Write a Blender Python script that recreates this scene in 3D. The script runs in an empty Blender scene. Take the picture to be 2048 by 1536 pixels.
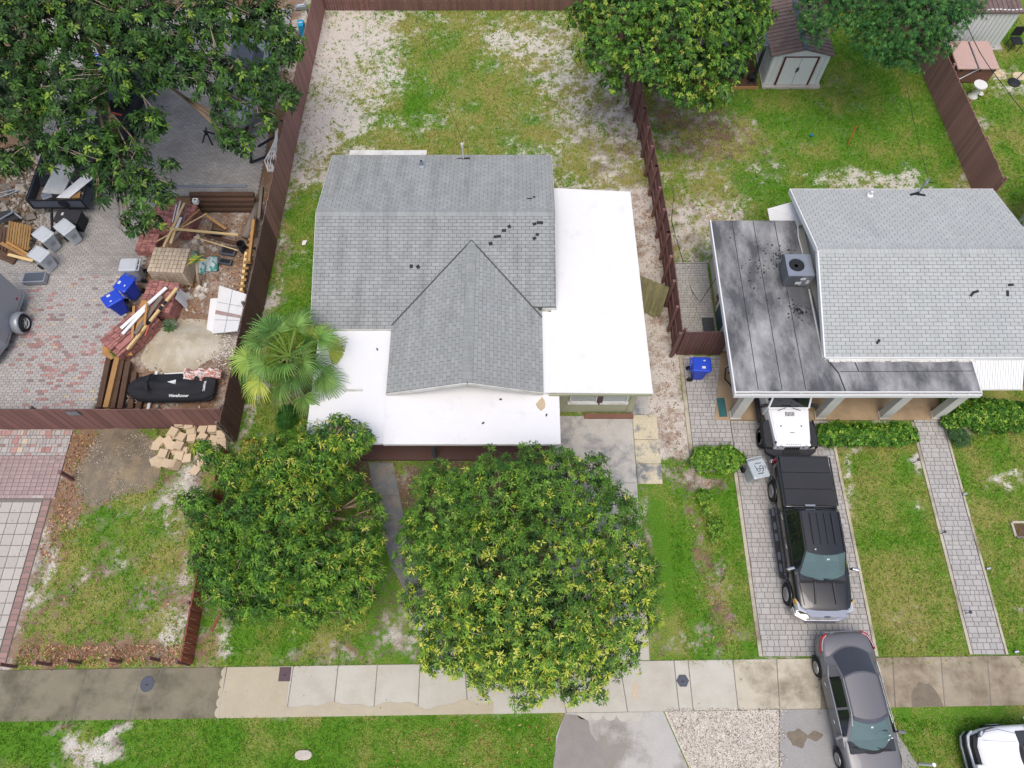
import bpy, math, random
import numpy as np
from mathutils import Vector, Matrix
from mathutils.bvhtree import BVHTree

# ------------------------------------------------------------------ camera, sky, sun, exposure
SC = bpy.context.scene
COL = SC.collection
rnd = random.Random(7)
nr = np.random.RandomState(11)
R = math.radians

cd = bpy.data.cameras.new('camera'); cam = bpy.data.objects.new('camera', cd); COL.objects.link(cam)
cam.location = (0, 0, 26); cam.rotation_euler = (R(25.7), 0, 0)
cd.sensor_width = 36; cd.lens = 36*1480/2048; cd.clip_end = 600; cd.clip_start = 0.5
SC.camera = cam

SUN_EL, SUN_AZ = 70, 182          # degrees; azimuth clockwise from +Y
wd = bpy.data.worlds.new('World'); SC.world = wd; wd.use_nodes = True
wn = wd.node_tree.nodes; wn.clear()
sky = wn.new('ShaderNodeTexSky'); sky.sky_type = 'NISHITA'; sky.sun_disc = False
sky.sun_elevation = R(SUN_EL); sky.sun_rotation = R(SUN_AZ)
sky.dust_density = 4.0; sky.air_density = 0.9; sky.ozone_density = 0.7
bg = wn.new('ShaderNodeBackground'); bg.inputs[1].default_value = 0.15
wo = wn.new('ShaderNodeOutputWorld')
wd.node_tree.links.new(sky.outputs[0], bg.inputs[0]); wd.node_tree.links.new(bg.outputs[0], wo.inputs[0])

sl = bpy.data.lights.new('sun', 'SUN'); sl.energy = 0.85; sl.angle = R(32); sl.color = (1.0, 0.97, 0.93)
so = bpy.data.objects.new('sun', sl); COL.objects.link(so)
_d = Vector((math.sin(R(SUN_AZ))*math.cos(R(SUN_EL)), math.cos(R(SUN_AZ))*math.cos(R(SUN_EL)), math.sin(R(SUN_EL))))
so.rotation_euler = _d.to_track_quat('Z', 'Y').to_euler(); so.location = _d*60

SC.render.engine = 'CYCLES'
SC.view_settings.view_transform = 'Standard'; SC.view_settings.look = 'None'
SC.view_settings.exposure = 0.47; SC.view_settings.gamma = 1.0; SC.view_settings.use_curve_mapping = False

# ------------------------------------------------------------------ materials
def lin(c):
    c /= 255.0
    return c/12.92 if c <= 0.04045 else ((c+0.055)/1.055)**2.4
def S(r, g, b, k=0.9):
    return (lin(r)*k, lin(g)*k, lin(b)*k, 1)

def nd(nt, t, **kw):
    n = nt.nodes.new(t)
    for k, v in kw.items(): setattr(n, k, v)
    return n

def mat(name, col, rough=0.8, amt=0.15, scale=4.0, isl=0.0, bump=0.0, bscale=30.0, col2=None, blot=0.0, bsc=1.0,
        stretch=None, metal=0.0, spec=0.3, coat=0.0, fine=0.0, hue=None, lo=0.45, hi=0.65):
    """surface with large soft variation, blotches of a second colour, per-piece variation, fine grain and relief"""
    m = bpy.data.materials.new(name); m.use_nodes = True
    nt = m.node_tree; L = nt.links.new
    p = nt.nodes['Principled BSDF']
    p.inputs['Roughness'].default_value = rough; p.inputs['Metallic'].default_value = metal
    p.inputs['Specular IOR Level'].default_value = spec
    if coat: p.inputs['Coat Weight'].default_value = coat; p.inputs['Coat Roughness'].default_value = 0.06
    tc = nd(nt, 'ShaderNodeTexCoord'); vec = tc.outputs['Object']
    if stretch:
        mp = nd(nt, 'ShaderNodeMapping'); mp.inputs['Scale'].default_value = stretch
        L(vec, mp.inputs[0]); vec = mp.outputs[0]
    cur = nd(nt, 'ShaderNodeRGB'); cur.outputs[0].default_value = col; cur = cur.outputs[0]
    if col2 is not None and blot > 0:
        n = nd(nt, 'ShaderNodeTexNoise'); n.inputs['Scale'].default_value = bsc; n.inputs['Detail'].default_value = 6; n.inputs['Roughness'].default_value = 0.65
        L(vec, n.inputs['Vector'])
        mr = nd(nt, 'ShaderNodeMapRange'); mr.inputs[1].default_value = lo; mr.inputs[2].default_value = hi; mr.inputs[4].default_value = blot
        L(n.outputs[0], mr.inputs[0])
        mx = nd(nt, 'ShaderNodeMix', data_type='RGBA'); L(mr.outputs[0], mx.inputs[0]); L(cur, mx.inputs[6]); mx.inputs[7].default_value = col2
        cur = mx.outputs[2]
    facs = []
    if amt > 0:
        n = nd(nt, 'ShaderNodeTexNoise'); n.inputs['Scale'].default_value = scale; n.inputs['Detail'].default_value = 5; n.inputs['Roughness'].default_value = 0.7
        L(vec, n.inputs['Vector'])
        mr = nd(nt, 'ShaderNodeMapRange'); mr.inputs[1].default_value = 0.25; mr.inputs[2].default_value = 0.75
        mr.inputs[3].default_value = 1-amt; mr.inputs[4].default_value = 1+amt; L(n.outputs[0], mr.inputs[0]); facs.append(mr.outputs[0])
    if fine > 0:
        n = nd(nt, 'ShaderNodeTexNoise'); n.inputs['Scale'].default_value = 38; n.inputs['Detail'].default_value = 3
        L(tc.outputs['Object'], n.inputs['Vector'])
        mr = nd(nt, 'ShaderNodeMapRange'); mr.inputs[1].default_value = 0.3; mr.inputs[2].default_value = 0.7
        mr.inputs[3].default_value = 1-fine; mr.inputs[4].default_value = 1+fine; L(n.outputs[0], mr.inputs[0]); facs.append(mr.outputs[0])
    if isl > 0 or hue is not None:
        g = nd(nt, 'ShaderNodeNewGeometry'); oi = nd(nt, 'ShaderNodeObjectInfo')
        ad = nd(nt, 'ShaderNodeMath', operation='ADD'); L(g.outputs['Random Per Island'], ad.inputs[0]); L(oi.outputs['Random'], ad.inputs[1])
        fr = nd(nt, 'ShaderNodeMath', operation='FRACT'); L(ad.outputs[0], fr.inputs[0])
        if isl > 0:
            mr = nd(nt, 'ShaderNodeMapRange'); mr.inputs[3].default_value = 1-isl; mr.inputs[4].default_value = 1+isl
            L(fr.outputs[0], mr.inputs[0]); facs.append(mr.outputs[0])
        if hue is not None:                       # list of (position, colour): colour of each piece
            cr = nd(nt, 'ShaderNodeValToRGB'); cr.color_ramp.interpolation = 'CONSTANT'
            m2 = nd(nt, 'ShaderNodeMath', operation='MULTIPLY'); m2.inputs[1].default_value = 7.13; L(fr.outputs[0], m2.inputs[0])
            f2 = nd(nt, 'ShaderNodeMath', operation='FRACT'); L(m2.outputs[0], f2.inputs[0]); L(f2.outputs[0], cr.inputs[0])
            el = cr.color_ramp.elements
            while len(el) > 1: el.remove(el[0])
            el[0].position = hue[0][0]; el[0].color = hue[0][1]
            for pos, c in hue[1:]:
                e = el.new(pos); e.color = c
            mx = nd(nt, 'ShaderNodeMix', data_type='RGBA'); mx.inputs[0].default_value = 0.85; L(cur, mx.inputs[6]); L(cr.outputs[0], mx.inputs[7]); cur = mx.outputs[2]
    for f in facs:
        vm = nd(nt, 'ShaderNodeVectorMath', operation='SCALE'); L(cur, vm.inputs[0]); L(f, vm.inputs['Scale']); cur = vm.outputs[0]
    L(cur, p.inputs['Base Color'])
    if bump > 0:
        n = nd(nt, 'ShaderNodeTexNoise'); n.inputs['Scale'].default_value = bscale; n.inputs['Detail'].default_value = 4
        L(tc.outputs['Object'], n.inputs['Vector'])
        b = nd(nt, 'ShaderNodeBump'); b.inputs['Strength'].default_value = bump; b.inputs['Distance'].default_value = 0.02
        L(n.outputs[0], b.inputs['Height']); L(b.outputs[0], p.inputs['Normal'])
    return m

def attr_mat(name, rough=0.45, trans=0.14, spec=0.3, fine=0.12):
    """colour comes from the mesh's own 'tint' attribute (leaf by leaf), partly translucent"""
    m = bpy.data.materials.new(name); m.use_nodes = True
    nt = m.node_tree; L = nt.links.new; p = nt.nodes['Principled BSDF']; out = nt.nodes['Material Output']
    p.inputs['Roughness'].default_value = rough; p.inputs['Specular IOR Level'].default_value = spec
    a = nd(nt, 'ShaderNodeAttribute', attribute_name='tint')
    n = nd(nt, 'ShaderNodeTexNoise'); n.inputs['Scale'].default_value = 30
    tc = nd(nt, 'ShaderNodeTexCoord'); L(tc.outputs['Object'], n.inputs['Vector'])
    mr = nd(nt, 'ShaderNodeMapRange'); mr.inputs[3].default_value = 1-fine*2; mr.inputs[4].default_value = 1+fine*2; L(n.outputs[0], mr.inputs[0])
    vm = nd(nt, 'ShaderNodeVectorMath', operation='SCALE'); L(a.outputs['Color'], vm.inputs[0]); L(mr.outputs[0], vm.inputs['Scale'])
    L(vm.outputs[0], p.inputs['Base Color'])
    if trans > 0:
        t = nd(nt, 'ShaderNodeBsdfTranslucent'); L(vm.outputs[0], t.inputs['Color'])
        mx = nd(nt, 'ShaderNodeMixShader'); mx.inputs[0].default_value = trans
        L(p.outputs[0], mx.inputs[1]); L(t.outputs[0], mx.inputs[2]); L(mx.outputs[0], out.inputs['Surface'])
    return m

M = {}
def glass_mat(name, tint, k=0.5):
    m = mat(name, tint, 0.05, 0.1, 1.5, spec=0.8); nt = m.node_tree; p = nt.nodes['Principled BSDF']
    t = nd(nt, 'ShaderNodeBsdfTransparent'); t.inputs[0].default_value = (0.62, 0.76, 0.75, 1)
    x = nd(nt, 'ShaderNodeMixShader'); x.inputs[0].default_value = k
    nt.links.new(p.outputs[0], x.inputs[1]); nt.links.new(t.outputs[0], x.inputs[2]); nt.links.new(x.outputs[0], nt.nodes['Material Output'].inputs['Surface'])
    return m

def setup_materials():
    G = S(165, 171, 172)
    M['shingle'] = mat('shingle', S(154, 157, 154), 0.95, 0.10, 1.2, isl=0.07, col2=S(100, 103, 103), blot=0.55, bsc=1.1, stretch=(1.9, 0.22, 1), fine=0.14, lo=0.48, hi=0.8)
    M['shingle_pale'] = mat('shingle pale', S(178, 181, 178), 0.95, 0.06, 1.0, isl=0.05, col2=S(140, 146, 148), blot=0.5, bsc=0.6, stretch=(1.6, 0.5, 1), fine=0.12, lo=0.55, hi=0.8)
    M['deck_dark'] = mat('roof felt', S(84, 86, 86), 0.95, 0.1, 3)
    M['white_roof'] = mat('white roof coating', (0.73, 0.73, 0.725, 1), 0.6, 0.02, 1.5, col2=(0.57, 0.58, 0.58, 1), blot=0.6, bsc=1.6, lo=0.56, hi=0.82, fine=0.02)
    M['white'] = mat('white paint', (0.74, 0.74, 0.72, 1), 0.5, 0.05, 3)
    M['white_dirty'] = mat('weathered white paint', (0.62, 0.62, 0.58, 1), 0.6, 0.12, 4, col2=S(150, 140, 120), blot=0.5, bsc=2)
    M['grey_roof'] = mat('bitumen roof', S(88, 89, 91), 0.85, 0.22, 3.0, col2=S(178, 178, 176), blot=0.95, bsc=0.8, fine=0.14, lo=0.42, hi=0.68, stretch=(1.0, 0.45, 1))
    M['seam'] = mat('roof seam', S(50, 51, 54), 0.9, 0.2, 6)
    M['wall_cream'] = mat('cream wall', S(212, 208, 190), 0.8, 0.05, 2, fine=0.05)
    M['wall_olive'] = mat('pale olive wall', S(182, 182, 152), 0.8, 0.06, 2, fine=0.05)
    M['wall_white'] = mat('off white wall', S(205, 203, 192), 0.8, 0.06, 2)
    M['glass'] = mat('window glass', S(110, 125, 128), 0.08, 0.1, 2, spec=0.6)
    M['blind'] = mat('window blind', S(190, 196, 190), 0.6, 0.05, 3)
    M['fence'] = mat('brown fence paint', S(134, 97, 91), 0.75, 0.12, 2.0, isl=0.17, stretch=(6, 6, 0.8), fine=0.06, col2=S(112, 82, 74), blot=0.5, bsc=1.2)
    M['fence_lit'] = mat('lit brown fence paint', S(164, 122, 113), 0.75, 0.12, 2.0, isl=0.17, stretch=(6, 6, 0.8), fine=0.06)  # lighter copy of the fence brown, light put into side-facing planks
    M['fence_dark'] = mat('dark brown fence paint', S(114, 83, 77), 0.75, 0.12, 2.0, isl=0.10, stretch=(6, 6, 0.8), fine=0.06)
    M['fence_red'] = mat('red brown fence paint', S(150, 84, 66), 0.75, 0.15, 2.0, isl=0.16, stretch=(6, 6, 0.8), fine=0.08)
    M['conc'] = mat('sidewalk concrete', S(194, 190, 177), 0.9, 0.07, 1.5, col2=S(176, 166, 146), blot=0.5, bsc=0.7, fine=0.07, isl=0.02)
    M['conc_dirty'] = mat('weathered sidewalk concrete', S(134, 127, 107), 0.9, 0.14, 1.5, col2=S(98, 93, 78), blot=0.9, bsc=0.9, fine=0.08, isl=0.05)
    M['conc_mid'] = mat('streaked sidewalk concrete', S(192, 184, 164), 0.9, 0.1, 1.8, col2=S(128, 116, 98), blot=0.85, bsc=1.0, fine=0.08, isl=0.04, lo=0.44, hi=0.68)
    M['slab'] = mat('old painted concrete', S(188, 184, 176), 0.9, 0.12, 1.6, col2=S(120, 122, 126), blot=0.9, bsc=1.1, fine=0.12, lo=0.47, hi=0.66)
    M['slab_worn'] = mat('worn cream concrete', S(204, 194, 166), 0.9, 0.1, 2.0, col2=S(120, 124, 130), blot=0.95, bsc=1.4, fine=0.2, lo=0.5, hi=0.62)
    M['walk_grey'] = mat('blue grey walk', S(118, 120, 122), 0.85, 0.15, 1.5, col2=S(150, 140, 126), blot=0.8, bsc=1.6, fine=0.1)
    M['apron'] = mat('apron concrete', S(184, 181, 174), 0.9, 0.1, 1.2, col2=S(140, 134, 124), blot=0.85, bsc=0.5, fine=0.16, lo=0.48, hi=0.6)
    M['asphalt'] = mat('grey asphalt', S(158, 156, 152), 0.9, 0.1, 1.5, col2=S(96, 90, 80), blot=0.85, bsc=0.7, fine=0.2, lo=0.58, hi=0.7)
    M['tan_slab'] = mat('tan carport floor', S(176, 152, 120), 0.7, 0.1, 1.2, col2=S(140, 122, 98), blot=0.7, bsc=1.0, fine=0.06)
    M['joint'] = mat('joint sand', S(126, 121, 114), 0.95, 0.15, 6)
    M['paver'] = mat('grey paver', S(178, 175, 170), 0.9, 0.08, 1.0, isl=0.09, fine=0.10, col2=S(158, 154, 148), blot=0.7, bsc=0.5)
    M['paver_old'] = mat('old grey paver', S(170, 167, 162), 0.9, 0.10, 1.0, isl=0.10, fine=0.12, col2=S(140, 136, 130), blot=0.7, bsc=0.4)
    M['paver_mix'] = mat('faded red and grey paver', S(175, 165, 160), 0.9, 0.10, 1.0, isl=0.10, fine=0.12,
        hue=[(0, S(176, 172, 167)), (0.66, S(180, 140, 132)), (0.76, S(170, 124, 118)), (0.84, S(146, 122, 118)), (0.90, S(190, 168, 160)), (0.96, S(196, 182, 156))])
    M['paver_rare'] = mat('grey paver with some red', S(175, 170, 165), 0.9, 0.10, 1.0, isl=0.10, fine=0.12,
        hue=[(0, S(176, 172, 167)), (0.90, S(176, 130, 122)), (0.95, S(140, 120, 116)), (0.985, S(196, 182, 150))])
    M['paver_red'] = mat('dusty pink paver', S(166, 144, 140), 0.9, 0.12, 1.2, isl=0.08, fine=0.1, col2=S(188, 162, 156), blot=0.7, bsc=0.6)
    M['paver_edge'] = mat('pink border paver', S(158, 128, 120), 0.9, 0.12, 2, isl=0.13, fine=0.1)
    M['tile_pale'] = mat('pale concrete tile', S(188, 182, 172), 0.9, 0.09, 1.2, isl=0.06, fine=0.08, col2=S(164, 154, 144), blot=0.6, bsc=0.9)
    M['tile_tan'] = mat('tan stone tile', S(206, 186, 156), 0.85, 0.08, 3, isl=0.12, fine=0.08)
    M['brick'] = mat('red brick', S(160, 110, 102), 0.85, 0.12, 3, isl=0.32, fine=0.12)
    M['paver_tan'] = mat('tan paver', S(198, 180, 156), 0.9, 0.1, 2, isl=0.12, fine=0.12, col2=S(120, 106, 84), blot=0.5, bsc=1.5)
    M['timber'] = mat('weathered brown timber', S(92, 70, 56), 0.9, 0.25, 2.5, isl=0.22, stretch=(6, 1, 6), fine=0.12)
    M['timber_grey'] = mat('grey old timber', S(120, 110, 100), 0.9, 0.22, 3, isl=0.15, stretch=(6, 1, 6), fine=0.12)
    M['wood'] = mat('new pine wood', S(222, 194, 140), 0.7, 0.10, 3, isl=0.10, fine=0.05)
    M['wood_tan'] = mat('tan wood', S(172, 132, 84), 0.8, 0.14, 3, isl=0.16, fine=0.06)
    M['ply'] = mat('plywood', S(180, 134, 80), 0.8, 0.14, 2.5, fine=0.06)
    M['pallet'] = mat('pallet wood', S(150, 118, 74), 0.85, 0.2, 3, isl=0.2, fine=0.08)
    M['green_wood'] = mat('mossy gate wood', S(126, 122, 86), 0.9, 0.2, 2, isl=0.14, stretch=(5, 5, 1), col2=S(96, 90, 52), blot=0.6, bsc=1.2)
    M['bin_grey'] = mat('grey plastic', S(190, 195, 198), 0.45, 0.05, 2, spec=0.4)
    M['bin_blue'] = mat('blue plastic', S(38, 74, 196), 0.4, 0.05, 2, spec=0.4)
    M['bin_clear'] = mat('pale translucent plastic', S(178, 186, 188), 0.3, 0.04, 2, spec=0.5)
    M['black'] = mat('black plastic', S(38, 39, 42), 0.6, 0.1, 3)
    M['rubber'] = mat('tyre rubber', S(40, 40, 42), 0.8, 0.1, 3)
    M['chrome'] = mat('bright chrome', (0.6, 0.6, 0.6, 1), 0.16, 0.02, 2, metal=1.0)
    M['alloy'] = mat('alloy rim', (0.55, 0.55, 0.56, 1), 0.3, 0.03, 2, metal=0.8)
    M['steel'] = mat('galvanised steel', S(168, 174, 180), 0.35, 0.08, 3, metal=0.6)
    M['car_black'] = mat('black car paint', S(24, 25, 27), 0.35, 0.05, 1, spec=0.4, coat=0.9)
    M['cover_black'] = mat('matte bed cover', S(54, 55, 58), 0.8, 0.06, 2)
    M['car_grey'] = mat('warm grey car paint', S(112, 111, 114), 0.4, 0.03, 1, metal=0.15, coat=0.5)
    M['car_white'] = mat('white car paint', (0.78, 0.79, 0.80, 1), 0.3, 0.02, 1, coat=0.6)
    M['shield'] = glass_mat('windscreen glass', S(122, 150, 150), .5); M['seat'] = mat('grey car upholstery', S(120, 122, 124), 0.9, 0.1, 5); M['dash'] = mat('car dashboard', S(58, 62, 66), 0.8, 0.1, 5)  # pale teal windscreen base colour also stands in for sky reflections
    M['car_glass'] = mat('dark car glass', S(30, 33, 35), 0.05, 0.1, 1.5, spec=0.6)
    M['rear_glass'] = mat('dark rear glass', S(66, 68, 73), 0.05, 0.1, 1.5, spec=0.6)
    M['red_lens'] = mat('red lens', S(168, 30, 36), 0.2, 0.05, 3, spec=0.5)
    M['amber'] = mat('amber lens', S(196, 160, 90), 0.2, 0.05, 3)
    M['lamp'] = mat('clear lamp', S(190, 196, 200), 0.12, 0.05, 3, spec=0.6)
    M['trailer'] = mat('silver trailer skin', S(166, 170, 176), 0.35, 0.03, 1, metal=0.25)
    M['fabric'] = mat('black cover cloth', S(42, 44, 48), 0.85, 0.12, 3, bump=0.25, bscale=9)
    M['print'] = mat('pale print', S(214, 214, 212), 0.7, 0.04, 4)
    M['ink'] = mat('dark marker paint', S(52, 52, 60), 0.7, 0.1, 4)
    M['towel'] = mat('printed beach towel', S(226, 214, 208), 0.9, 0.05, 6, col2=S(190, 130, 116), blot=1.0, bsc=7, lo=0.48, hi=0.53)
    M['sand'] = mat('builder sand', S(180, 170, 146), 0.98, 0.1, 2, col2=S(206, 202, 190), blot=0.6, bsc=1.2, fine=0.14, bump=0.3)
    M['soil'] = mat('gravelly soil', S(126, 116, 100), 0.98, 0.2, 2.2, col2=S(150, 132, 100), blot=0.6, bsc=2.0, fine=0.3, bump=0.5)
    M['conc_brown'] = mat('brown streaked sidewalk concrete', S(168, 156, 134), 0.9, 0.12, 1.8, col2=S(116, 102, 84), blot=0.85, bsc=1.1, fine=0.1, isl=0.04, lo=0.42, hi=0.66)
    M['film_tan'] = mat('tan weathering', S(184, 174, 150), 0.9, 0.08, 1.5, fine=0.07)
    M['film_brown'] = mat('brown stain', S(126, 116, 100), 0.9, 0.2, 4, fine=0.2)
    M['film_grey'] = mat('grey damp stain', S(146, 140, 134), 0.85, 0.12, 2, fine=0.12)
    M['rock'] = mat('pale rubble stone', S(196, 188, 174), 0.9, 0.2, 4, isl=0.25, fine=0.1)
    M['rock_dark'] = mat('grey rubble stone', S(150, 142, 130), 0.9, 0.25, 6, isl=0.45, fine=0.1)
    M['bark'] = mat('grey bark', S(140, 122, 102), 0.95, 0.25, 5, stretch=(3, 3, 1), fine=0.15)
    M['bark_pale'] = mat('pale bark', S(168, 152, 130), 0.95, 0.2, 5, fine=0.12)
    M['tan_metal'] = mat('pale grey metal siding', S(218, 220, 216), 0.5, 0.04, 2)
    M['brown_metal'] = mat('brown metal roofing', S(124, 106, 98), 0.55, 0.15, 2, col2=S(98, 82, 76), blot=0.6, bsc=2.5, isl=0.06)
    M['dark_metal'] = mat('dark grey metal roofing', S(86, 92, 102), 0.5, 0.1, 2)
    M['pink_vinyl'] = mat('dusty pink vinyl', S(194, 164, 152), 0.6, 0.06, 2)
    M['brown_panel'] = mat('brown slatted panel', S(130, 92, 78), 0.7, 0.1, 3)
    M['ceramic'] = mat('white glazed ceramic', S(226, 226, 218), 0.3, 0.04, 3)
    M['teal'] = mat('dark teal paint', S(58, 84, 98), 0.5, 0.06, 2)
    M['teal_mat'] = mat('teal mat', S(58, 104, 104), 0.9, 0.12, 8)
    M['grey_mat'] = mat('charcoal door mat', S(78, 80, 84), 0.95, 0.12, 10)
    M['red'] = mat('red plastic', S(196, 52, 46), 0.4, 0.05, 3)
    M['ball'] = mat('teal rubber ball', S(20, 130, 160), 0.5, 0.05, 3)
    M['pool'] = mat('bright cyan plastic', S(40, 160, 206), 0.5, 0.05, 3)
    M['rust'] = mat('rusty brown steel', S(96, 54, 40), 0.85, 0.2, 4, isl=0.1)
    M['bag'] = mat('printed plastic bag', S(210, 220, 216), 0.4, 0.05, 4, col2=S(40, 150, 140), blot=0.9, bsc=4, lo=0.5, hi=0.54)
    M['porch_floor'] = mat('dark brown porch floor', S(98, 72, 66), 0.7, 0.12, 2, col2=S(84, 70, 68), blot=0.6, bsc=1)
    M['iron'] = mat('cast iron', S(82, 86, 96), 0.6, 0.12, 5)
    M['plum'] = mat('plum plastic', S(92, 74, 80), 0.6, 0.1, 5)
    M['orange'] = mat('orange plastic', S(206, 100, 72), 0.6, 0.1, 5)
    M['leaf'] = attr_mat('leaf', 0.5, 0.14, 0.2)
    M['leaf_matte'] = attr_mat('matte leaf', 0.7, 0.2, 0.15)
    M['litter'] = attr_mat('dry leaf', 0.9, 0.0, 0.1)
    M['pebble'] = attr_mat('pebble', 0.9, 0.0, 0.1)
setup_materials()

# ------------------------------------------------------------------ mesh building
KIDS = {}
ORG = {}
def org(o): return ORG.get(o.name, Vector((0, 0, 0)))

def tag(o, label=None, cat=None, group=None, kind=None):
    if label: o['label'] = label
    if cat: o['category'] = cat
    if group: o['group'] = group
    if kind: o['kind'] = kind
    return o

def adopt(o, parent):
    if parent is not None:
        o.parent = parent; KIDS.setdefault(parent.name, []).append(o)

def thing(name, label, cat, loc=(0, 0, 0), group=None):
    o = bpy.data.objects.new(name, None); COL.objects.link(o); o.empty_display_size = 0.2
    o.location = loc; ORG[o.name] = Vector(loc)
    return tag(o, label, cat, group)

class MB:
    def __init__(s): s.v = []; s.f = []; s.mi = []
    def add(s, vs, fs, mi=0):
        n = len(s.v); s.v.extend([tuple(v) for v in vs])
        for f in fs: s.f.append(tuple(i+n for i in f)); s.mi.append(mi)
        return s
    def box(s, c, d, rz=0.0, mi=0, rot=None, taper=1.0):
        x, y, z = d[0]/2, d[1]/2, d[2]/2; t = taper
        vs = [Vector(p) for p in ((-x, -y, -z), (x, -y, -z), (x, y, -z), (-x, y, -z), (-x*t, -y*t, z), (x*t, -y*t, z), (x*t, y*t, z), (-x*t, y*t, z))]
        Rm = rot if rot is not None else Matrix.Rotation(rz, 3, 'Z')
        vs = [Rm @ v + Vector(c) for v in vs]
        return s.add(vs, [(0, 3, 2, 1), (4, 5, 6, 7), (0, 1, 5, 4), (1, 2, 6, 5), (2, 3, 7, 6), (3, 0, 4, 7)], mi)
    def span(s, x0, x1, y0, y1, z0, z1, mi=0):
        return s.box(((x0+x1)/2, (y0+y1)/2, (z0+z1)/2), (abs(x1-x0), abs(y1-y0), abs(z1-z0)), mi=mi)
    def beam(s, a, b, w, h, mi=0):
        a, b = Vector(a), Vector(b); d = b-a; L = d.length; d.normalize()
        up = Vector((0, 0, 1)) if abs(d.z) < 0.95 else Vector((0, 1, 0))
        sd = d.cross(up).normalized(); u = sd.cross(d)
        Rm = Matrix((sd, d, u)).transposed()
        return s.box((a+b)/2, (w, L, h), rot=Rm, mi=mi)
    def ring(s, c, ax, r, n, ph=0.0):
        ax = Vector(ax).normalized(); up = Vector((0, 0, 1)) if abs(ax.z) < 0.9 else Vector((1, 0, 0))
        t = ax.cross(up).normalized(); b = ax.cross(t)
        return [Vector(c) + (t*math.cos(ph+2*math.pi*i/n) + b*math.sin(ph+2*math.pi*i/n))*r for i in range(n)]
    def cyl(s, a, b, r0, r1=None, n=12, mi=0, cap=True):
        r1 = r0 if r1 is None else r1; a, b = Vector(a), Vector(b)
        vs = s.ring(a, b-a, r0, n) + s.ring(b, b-a, r1, n)
        fs = [(i, (i+1) % n, n+(i+1) % n, n+i) for i in range(n)]
        if cap: fs += [tuple(range(n-1, -1, -1)), tuple(range(n, 2*n))]
        return s.add(vs, fs, mi)
    def tube(s, pts, r, n=6, mi=0):
        pts = [Vector(p) for p in pts]; m = len(pts); vs = []
        for i, p in enumerate(pts):
            d = pts[min(i+1, m-1)]-pts[max(i-1, 0)]
            if d.length < 1e-6: d = Vector((0, 0, 1))
            vs += s.ring(p, d, r[i] if hasattr(r, '__len__') else r, n)
        fs = [(j*n+i, j*n+(i+1) % n, (j+1)*n+(i+1) % n, (j+1)*n+i) for j in range(m-1) for i in range(n)]
        fs += [tuple(range(n-1, -1, -1)), tuple(range((m-1)*n, m*n))]
        return s.add(vs, fs, mi)
    def prism(s, poly, z0, z1, mi=0):
        n = len(poly); zz0 = z0 if hasattr(z0, '__len__') else [z0]*n; zz1 = z1 if hasattr(z1, '__len__') else [z1]*n
        vs = [(p[0], p[1], zz0[i]) for i, p in enumerate(poly)] + [(p[0], p[1], zz1[i]) for i, p in enumerate(poly)]
        return s.add(vs, [tuple(range(n-1, -1, -1)), tuple(range(n, 2*n))] + [(i, (i+1) % n, n+(i+1) % n, n+i) for i in range(n)], mi)
    def lathe(s, prof, c=(0, 0, 0), n=16, mi=0, ax='Z'):
        vs = []
        for r, z in prof:
            for i in range(n):
                a = 2*math.pi*i/n; p = (r*math.cos(a), r*math.sin(a), z)
                if ax == 'X': p = (p[2], p[0], p[1])
                if ax == 'Y': p = (p[0], p[2], p[1])
                vs.append((p[0]+c[0], p[1]+c[1], p[2]+c[2]))
        m = len(prof)
        fs = [(j*n+i, j*n+(i+1) % n, (j+1)*n+(i+1) % n, (j+1)*n+i) for j in range(m-1) for i in range(n)]
        fs += [tuple(range(n-1, -1, -1)), tuple(range((m-1)*n, m*n))]
        return s.add(vs, fs, mi)
    def loft(s, rings, mi=0, closed=True, caps=True):
        n = len(rings[0]); vs = [p for r in rings for p in r]; m = len(rings); k = n if closed else n-1
        fs = [(j*n+i, j*n+(i+1) % n, (j+1)*n+(i+1) % n, (j+1)*n+i) for j in range(m-1) for i in range(k)]
        if caps and closed: fs += [tuple(range(n-1, -1, -1)), tuple(range((m-1)*n, m*n))]
        return s.add(vs, fs, mi)
    def plate(s, quad, t, mi=0):
        """thin solid plate from a planar polygon, thickness t along its normal"""
        q = [Vector(p) for p in quad]; n = (q[1]-q[0]).cross(q[2]-q[0]).normalized(); k = len(q)
        vs = [p-n*t for p in q] + q
        return s.add(vs, [tuple(range(k-1, -1, -1)), tuple(range(k, 2*k))] + [(i, (i+1) % k, k+(i+1) % k, k+i) for i in range(k)], mi)
    def build(s, name, m, parent=None, smooth=False, bevel=0.0, loc=None, sub=0, kind=None, seg=2):
        me = bpy.data.meshes.new(name)
        o0 = Vector(loc) if loc is not None else (org(parent) if parent is not None else Vector((0, 0, 0)))
        me.from_pydata([tuple(Vector(v)-o0) for v in s.v], [], s.f)
        ms = m if isinstance(m, (list, tuple)) else [m]
        for x in ms: me.materials.append(M[x] if isinstance(x, str) else x)
        if len(ms) > 1: me.polygons.foreach_set('material_index', s.mi)
        if smooth: me.polygons.foreach_set('use_smooth', [True]*len(me.polygons))
        me.update()
        o = bpy.data.objects.new(name, me); COL.objects.link(o)
        if loc is not None:
            o.location = Vector(loc) - (org(parent) if parent is not None else Vector((0, 0, 0)))
        ORG[o.name] = o0; adopt(o, parent)
        if sub:
            md = o.modifiers.new('sub', 'SUBSURF'); md.levels = sub; md.render_levels = sub
        if bevel:
            md = o.modifiers.new('bevel', 'BEVEL'); md.width = bevel; md.segments = seg; md.limit_method = 'ANGLE'; md.angle_limit = R(40)
        if kind: o['kind'] = kind
        return o

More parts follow.
